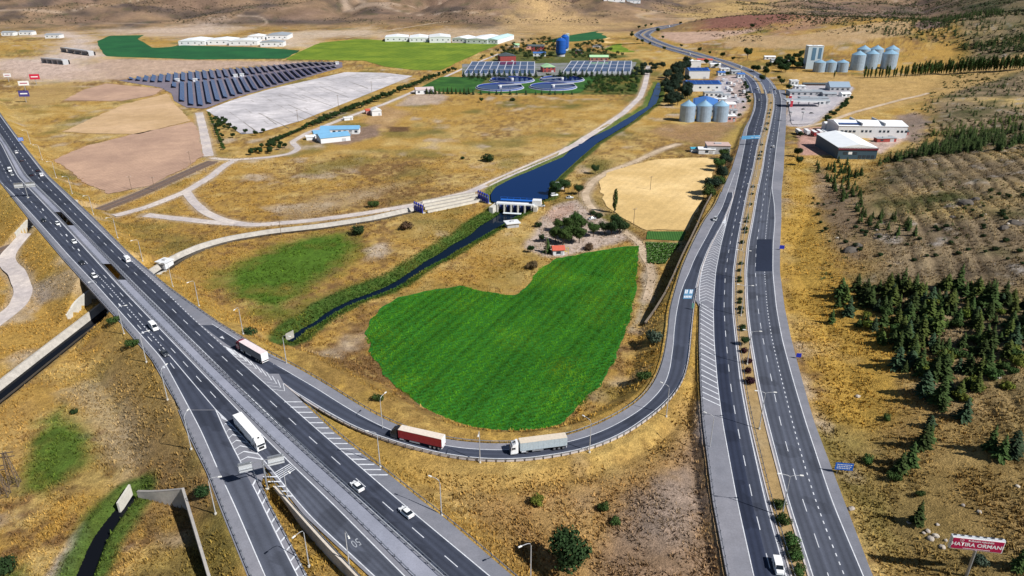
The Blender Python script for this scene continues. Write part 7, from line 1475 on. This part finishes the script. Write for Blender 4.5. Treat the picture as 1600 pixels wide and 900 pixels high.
# median planting
for px, py, nm, s in [(1160, 540, 'round', .55), (1160, 552, 'bushp', 1.1), (1163, 564, 'bushp', 1.15), (1166, 584, 'bushp', 1.1), (1169, 601, 'bushp', 1.25), (1213, 789, 'bushm', 1.2), (1222, 817, 'bushm', 1.4), (1230, 851, 'bushm', 1.5), (1235, 865, 'bushm', 1.3), (1238, 873, 'bushm', 1.2), (1244, 893, 'bushm', 1.2), (1168, 345, 'pine', .55), (1194, 207, 'roundm', .55)]+[(x, y, 'bush', s) for x, y, s in ((1152, 436, .8), (1153, 443, .8), (1153, 459, .8), (1152, 468, .7), (1153, 475, .8), (1156, 484, 1.0), (1155, 492, .8), (1157, 509, .9), (1159, 516, .9), (1155, 413, .9), (1156, 425, .8), (1160, 379, 1.0), (1162, 363, .9), (1164, 357, 1.1), (1166, 350, .9), (1172, 319, .9), (1174, 303, .8), (1176, 291, .9), (1187, 252, 1.0), (1188, 245, 1.0), (1189, 238, 1.0), (1190, 229, .9), (1198, 193, 1.3), (1199, 186, 1.0), (1201, 180, 1.2), (1203, 172, 1.0), (1204, 160, 1.0), (1203, 147, 1.0), (1202, 140, 1.0))]:
    p = PZ(px, py, float(zR(py))); q, _ = nearest_dir(p, med); lab = {'bushp': 'purple-leaved shrub in the planted median', 'bushm': 'green shrub in the planted median beside the guardrail', 'bush': 'small dark shrub in the planted median', 'round': 'round green tree in the planted median above the purple shrubs', 'pine': 'slim conifer in the planted median', 'roundm': 'green tree in the planted median beside the portal sign'}[nm]
    plant(nm, (q[0], q[1], q[2]-.05), s, lab, 'median '+nm)

# ---------------------------------------------------------------- crop on the heart-shaped field
HEART = [(998, 384), (996, 430), (985, 500), (960, 560), (935, 605), (905, 635), (872, 665), (850, 679), (800, 683), (745, 676), (690, 655), (640, 622), (602, 585), (580, 550), (572, 522), (580, 500), (600, 480), (622, 466), (660, 456), (720, 447), (770, 458), (805, 462), (825, 450), (835, 430), (845, 418), (870, 405), (930, 392), (975, 386)]
m_crop = furrow_mat('crop_soil', (.016, .12, .010), (.022, .14, .012), 1.1, .16, .18)
field('green_field', HEART, m_crop, dz=-.05, step=2.0, amp=1.3, seed=31)
hp = pp(HEART, .4)[:, :2]; hp3 = np.c_[hp, np.zeros(len(hp))]
lo = hp.min(0); hi = hp.max(0); q = lo+(hi-lo)*rng.random((110000, 2)); sdq = poly_sd(q[:, 0], q[:, 1], hp3); q = q[(sdq+2.6*(fbm(q[:, 0], q[:, 1], 6, 3, 3)-.5)+1.4*rng.random(len(q))) < .5]
def tufts(P, cols, size, blades, height, spread):
    n = len(P); V = np.zeros((n, blades, 3, 3), np.float32); a = rng.random((n, blades))*6.283; s = size[:, None]*(.6+.8*rng.random((n, blades)))
    bx = np.cos(a); by = np.sin(a); r0 = spread*s*rng.random((n, blades))
    for k, (side, up) in enumerate(((-.5, 0), (.5, 0), (0, 1))):
        lean = (.35+.5*rng.random((n, blades)))*s if up else 0
        V[:, :, k, 0] = P[:, None, 0]+bx*(r0+lean)-by*side*s*.8; V[:, :, k, 1] = P[:, None, 1]+by*(r0+lean)+bx*side*s*.8; V[:, :, k, 2] = P[:, None, 2]+(height*s*(.7+.6*rng.random((n, blades))) if up else -.05)
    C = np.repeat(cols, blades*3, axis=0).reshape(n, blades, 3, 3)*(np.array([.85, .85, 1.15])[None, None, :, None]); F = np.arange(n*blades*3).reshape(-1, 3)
    return V.reshape(-1, 3), F, np.clip(C.reshape(-1, 3), 0, .8)
m_blades = attr_mat('grass_blades', [1.0], [.15], bump=0, rough=.9)
ra_ = q[:, 0]*.90-q[:, 1]*.43+2.2*fbm(q[:, 0], q[:, 1], 40, 2, 4); n_ = .5+.24*np.sin(ra_*2*np.pi/4.2)+.14*np.sin(ra_*2*np.pi/17.0+1)-.35*(np.abs(((ra_+3) % 24.0)-12.0) < .45)+.55*(fbm(q[:, 0], q[:, 1], 12, 3, 5)-.5); n2_ = fbm(q[:, 0], q[:, 1], 18, 3, 6)
cc = np.array((.060, .200, .009))[None, :]*(.38+1.15*np.clip(n_, 0, 1.2)[:, None])*(.85+.3*rng.random((len(q), 1)))+np.array((.06, .06, .002))[None, :]*np.clip(3*(n2_-.45), 0, 1)[:, None]
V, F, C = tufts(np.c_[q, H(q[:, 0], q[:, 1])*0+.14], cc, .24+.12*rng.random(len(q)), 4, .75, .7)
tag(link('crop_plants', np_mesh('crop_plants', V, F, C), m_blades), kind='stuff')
# ---------------------------------------------------------------- dry grass
N_ = 230000; Yr = 85+(520-85)*rng.random(N_)**1.35; ur = rng.uniform(-.80, .80, N_); Xr = ur*(Yr*C_+CZ*S_)
keep = np.ones(N_, bool)
for line, hw, m_ in ((CM, WM, 1.4), (CE, WE, 1.4), (CP, WP, 1.2), (CR, WR, 1.4), (RIVL, RIVH, .8), (CAN2, CAN2H, 3.2), (BLD, BLDH, .6), (RF, np.full(len(RF), 17.), 1)):
    d, _, h = pts_dist(Xr, Yr, line, hw, margin=30); keep &= d > h+m_
for poly in (HEART, [(937, 285), (950, 270), (1025, 250), (1120, 247), (1117, 262), (1075, 360), (1012, 360), (950, 324)], [(85, 250), (130, 230), (200, 212), (300, 191), (318, 243), (235, 290), (168, 303)], [(1009, 362), (1072, 362), (1064, 381), (1040, 412), (1011, 412)], [(1225, 200), (1330, 130), (1430, 215), (1370, 250), (1245, 252)]): keep &= poly_sd(Xr, Yr, pp(poly, 0)) > .4
keep &= poly_sd(Xr, Yr, canal_poly) > .5
for l, w_ in (([(228, 336), (335, 348), (400, 352), (480, 345.5), (560, 335), (650, 320), (735, 300), (830, 258), (935, 203)], 3.4), ([(178, 338), (290, 300), (352, 258), (455, 240), (467, 232)], 3.4), ([(291, 300), (302, 316), (322, 333), (352, 346), (390, 352)], 3), ([(-30, 520), (0, 500), (28, 478), (38, 455), (28, 430), (10, 412), (46, 386)], 4), ([(-60, 419), (48, 374), (200, 311), (333, 252)], 5.2), ([(650, 328), (755, 308)], 9), ([(1035, 233), (950, 268), (914, 303), (935, 335)], 2.6)): keep &= pts_dist(Xr, Yr, pp(l, 0), margin=20)[0] > w_
Xr = Xr[keep]; Yr = Yr[keep]; nn_ = fbm(Xr, Yr, 9, 3, 88); k = nn_ > .30+.25*rng.random(len(Xr)); Xr = Xr[k]; Yr = Yr[k]; Zr = H(Xr, Yr); cg = ground_colour(Xr, Yr, Zr)
bare = cg.sum(1) > 1.02; Xr = Xr[~bare]; Yr = Yr[~bare]; Zr = Zr[~bare]; cg = cg[~bare]
jit = (.45+1.0*rng.random((len(Xr), 1)))*np.array((1.05, 1.0, .85))[None, :]
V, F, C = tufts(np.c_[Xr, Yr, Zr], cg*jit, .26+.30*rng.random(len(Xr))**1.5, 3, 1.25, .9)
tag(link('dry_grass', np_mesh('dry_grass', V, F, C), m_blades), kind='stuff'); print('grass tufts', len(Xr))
# ---------------------------------------------------------------- scrub dotting the hills, reeds on the banks, stones
def scrub(P, cols, size, name, n_leaf=9, hgt=.8):
    k = len(P); V = np.zeros((k, n_leaf, 3, 3), np.float32); d = rng.normal(size=(k, n_leaf, 3)); d /= np.linalg.norm(d, axis=2)[:, :, None]; d[:, :, 2] = np.abs(d[:, :, 2])*hgt; c = P[:, None, :]+d*size[:, None, None]*.7
    for j in range(3): V[:, :, j] = c+rng.normal(size=(k, n_leaf, 3))*size[:, None, None]*.42
    C = np.repeat(cols, n_leaf*3, axis=0); tag(link(name, np_mesh(name, V.reshape(-1, 3), np.arange(k*n_leaf*3).reshape(-1, 3), np.clip(C, 0, .8)), m_blades), kind='stuff')
Y1 = 180+1100*rng.random(9000)**1.3; X1 = np.interp(Y1, XE_Y, XE_X)+8+rng.random(9000)**1.2*(150+.55*Y1); k = (np.abs(X1/(Y1*C_+CZ*S_)) < .85) & (fbm(X1, Y1, 40, 3, 12) > .47); X1 = X1[k]; Y1 = Y1[k]; scrub(np.c_[X1, Y1, H(X1, Y1)], np.array((.065, .075, .025))[None, :]*(.5+rng.random((len(X1), 1))), (.5+.7*rng.random(len(X1)))*np.interp(Y1, [200, 1200], [.8, 2.2]), 'hillside_scrub')
Y1 = 1350+1900*rng.random(34000); X1 = rng.uniform(-.8, .8, 34000)*(Y1*C_+50); k = (fbm(X1, Y1, 130, 3, 14) > .5); X1 = X1[k]; Y1 = Y1[k]; zz = H(X1, Y1); k = zz > 5; X1, Y1, zz = X1[k], Y1[k], zz[k]; scrub(np.c_[X1, Y1, zz], np.array((.06, .055, .035))[None, :]*(.5+rng.random((len(X1), 1))), 1.2+1.5*rng.random(len(X1)), 'far_scrub', 7)
Yt = 200+420*rng.random(60000); Xt = np.interp(Yt, XE_Y, XE_X)+18+rng.random(60000)*260; zt = H(Xt, Yt); tb = furrow(Xt, Yt); k = (tb > .55) & (np.abs(Xt/(Yt*C_+CZ*S_)) < .82) & (fbm(Xt, Yt, 30, 3, 26) > .40+.2*rng.random(60000)); Xt, Yt, zt = Xt[k][:9000], Yt[k][:9000], zt[k][:9000]
scrub(np.c_[Xt, Yt, zt], (np.array((.075, .068, .030))[None, :]+np.array((.05, .03, .01))[None, :]*(rng.random((len(Xt), 1)) > .5))*(.4+rng.random((len(Xt), 1))), .35+.6*rng.random(len(Xt)), 'terrace_scrub', 7)
q = scatter_px([(1150, 2), (1250, 0), (1420, -10), (1620, -10), (1620, 100), (1500, 72), (1400, 60), (1280, 38), (1180, 30)], 7000); k = fbm(q[:, 0], q[:, 1], 120, 3, 17) > .44; q = q[k]; scrub(q, np.array((.05, .062, .028))[None, :]*(.5+rng.random((len(q), 1))), 1.6+2.2*rng.random(len(q)), 'far_scrub', 7)
vp = pp([(1009, 378), (1064, 381), (1052, 395), (1040, 412), (1011, 412)], .4); lo = vp.min(0); hi = vp.max(0); q = lo+(hi-lo)*rng.random((5000, 3)); q = q[poly_sd(q[:, 0], q[:, 1], vp) < -.3]; rowk = np.sin(q[:, 0]*.75+q[:, 1]*2.6) > -.35; q = q[rowk]; q[:, 2] = .24; V, F, C = tufts(q, np.array((.05, .12, .02))[None, :]*(.4+1.4*rng.random((len(q), 1)))+np.array((.25, .25, .2))[None, :]*(rng.random((len(q), 1)) > .88), .4+.3*rng.random(len(q)), 4, .8, .5); tag(link('vegetable_plants', np_mesh('vegetable_plants', V, F, C), m_blades), kind='stuff')
i_ = rng.integers(0, len(RIVL), 9000); o_ = (RIVH[i_]+.2+6.5*rng.random(9000)**1.9)*rng.choice((-1, 1), 9000); t_ = np.gradient(RIVL[:, :2], axis=0); t_ /= np.linalg.norm(t_, axis=1)[:, None]; X1 = RIVL[i_, 0]+t_[i_, 1]*o_+rng.normal(size=9000); Y1 = RIVL[i_, 1]-t_[i_, 0]*o_+rng.normal(size=9000)
d, _, h = pts_dist(X1, Y1, RIVL, RIVH, margin=30); k = d > h+.1; X1, Y1 = X1[k], Y1[k]; V, F, C = tufts(np.c_[X1, Y1, H(X1, Y1)], (np.array((.045, .10, .016))[None, :]+np.array((.14, .07, .01))[None, :]*np.clip(3*(fbm(X1, Y1, 12, 3, 19)-.5), 0, 1)[:, None])*(.45+1.0*rng.random((len(X1), 1))), .22+.28*rng.random(len(X1)), 4, 1.1, .6); tag(link('river_reeds', np_mesh('river_reeds', V, F, C), m_blades), kind='stuff')
m_rock = pm('pale_rock', (.40, .35, .30), .9, 0, .2, .8, .4, objvar=.2)
def rock_mesh(seed):
    bm = bmesh.new(); bmesh.ops.create_icosphere(bm, subdivisions=2, radius=1.0); rg = np.random.default_rng(seed); o = rg.random(3)*40
    for v in bm.verts:
        f = .65+.7*float(vnoise(np.array([v.co.x*1.4+o[0]]), np.array([v.co.y*1.4+v.co.z*1.9+o[1]]))[0]); v.co *= f; v.co.z *= .6
    me = bpy.data.meshes.new('rock'); bm.to_mesh(me); bm.free(); me.materials.append(m_rock); return me
RM = [rock_mesh(k) for k in range(5)]
for k, (px, py) in enumerate([(1450, 830), (1462, 838), (1472, 855), (1443, 833), (1420, 817), (1330, 795), (1505, 790), (1530, 800), (1308, 372), (1498, 312), (1512, 318), (1590, 345), (1575, 350), (1490, 325), (1385, 367), (1370, 360), (1550, 455), (1525, 452), (1592, 880), (1440, 690), (1560, 590), (1340, 620), (1335, 385), (1322, 390), (1465, 820), (1432, 812), (1478, 845), (1454, 842), (1590, 760), (1540, 335)]):
    p = G(px, py); o = link('rock', RM[k % 5], None, loc=(p[0], p[1], p[2]+.1), rz=rnd.random()*6); o.scale = (.35+.5*rnd.random(),)*3; tag(o, 'pale weathered rock lying on the dry hillside', 'rock', 'rocks on the hillside')

for L_ in TP.values():
    for o in L_:
        if o.name not in used:
            for c, gs in _kids(o):
                for g in gs: bpy.data.objects.remove(g)
                bpy.data.objects.remove(c)
            bpy.data.objects.remove(o)

m_crag = pm('dark_crag', (.10, .085, .072), .95, 0, .3, .5, .5)
for k, (px, py, sc, lb) in enumerate(((1332, 392, 3.4, 'dark crag beside the road scree'), (1340, 384, 2.6, 'smaller crag above the dark roadside one'), (1508, 318, 3.6, 'dark crag with pale flank on the terraced slope'), (1524, 312, 2.8, 'crag touching the pale-flanked one'), (1588, 350, 3.8, 'big dark crag high on the terraced slope'), (1572, 356, 2.4, 'low crag below the big one on the slope'), (1488, 340, 2.0, 'small dark crag among the terraces'), (1372, 368, 2.0, 'small crag beside the little pines'))):
    p = G(px, py); me = RM[k % 5].copy(); me.materials.clear(); me.materials.append(m_crag); o = link('crag', me, None, loc=(p[0], p[1], p[2]-.3), rz=k*1.3); o.scale = (sc, sc*.8, sc*1.0); tag(o, lb, 'rock')
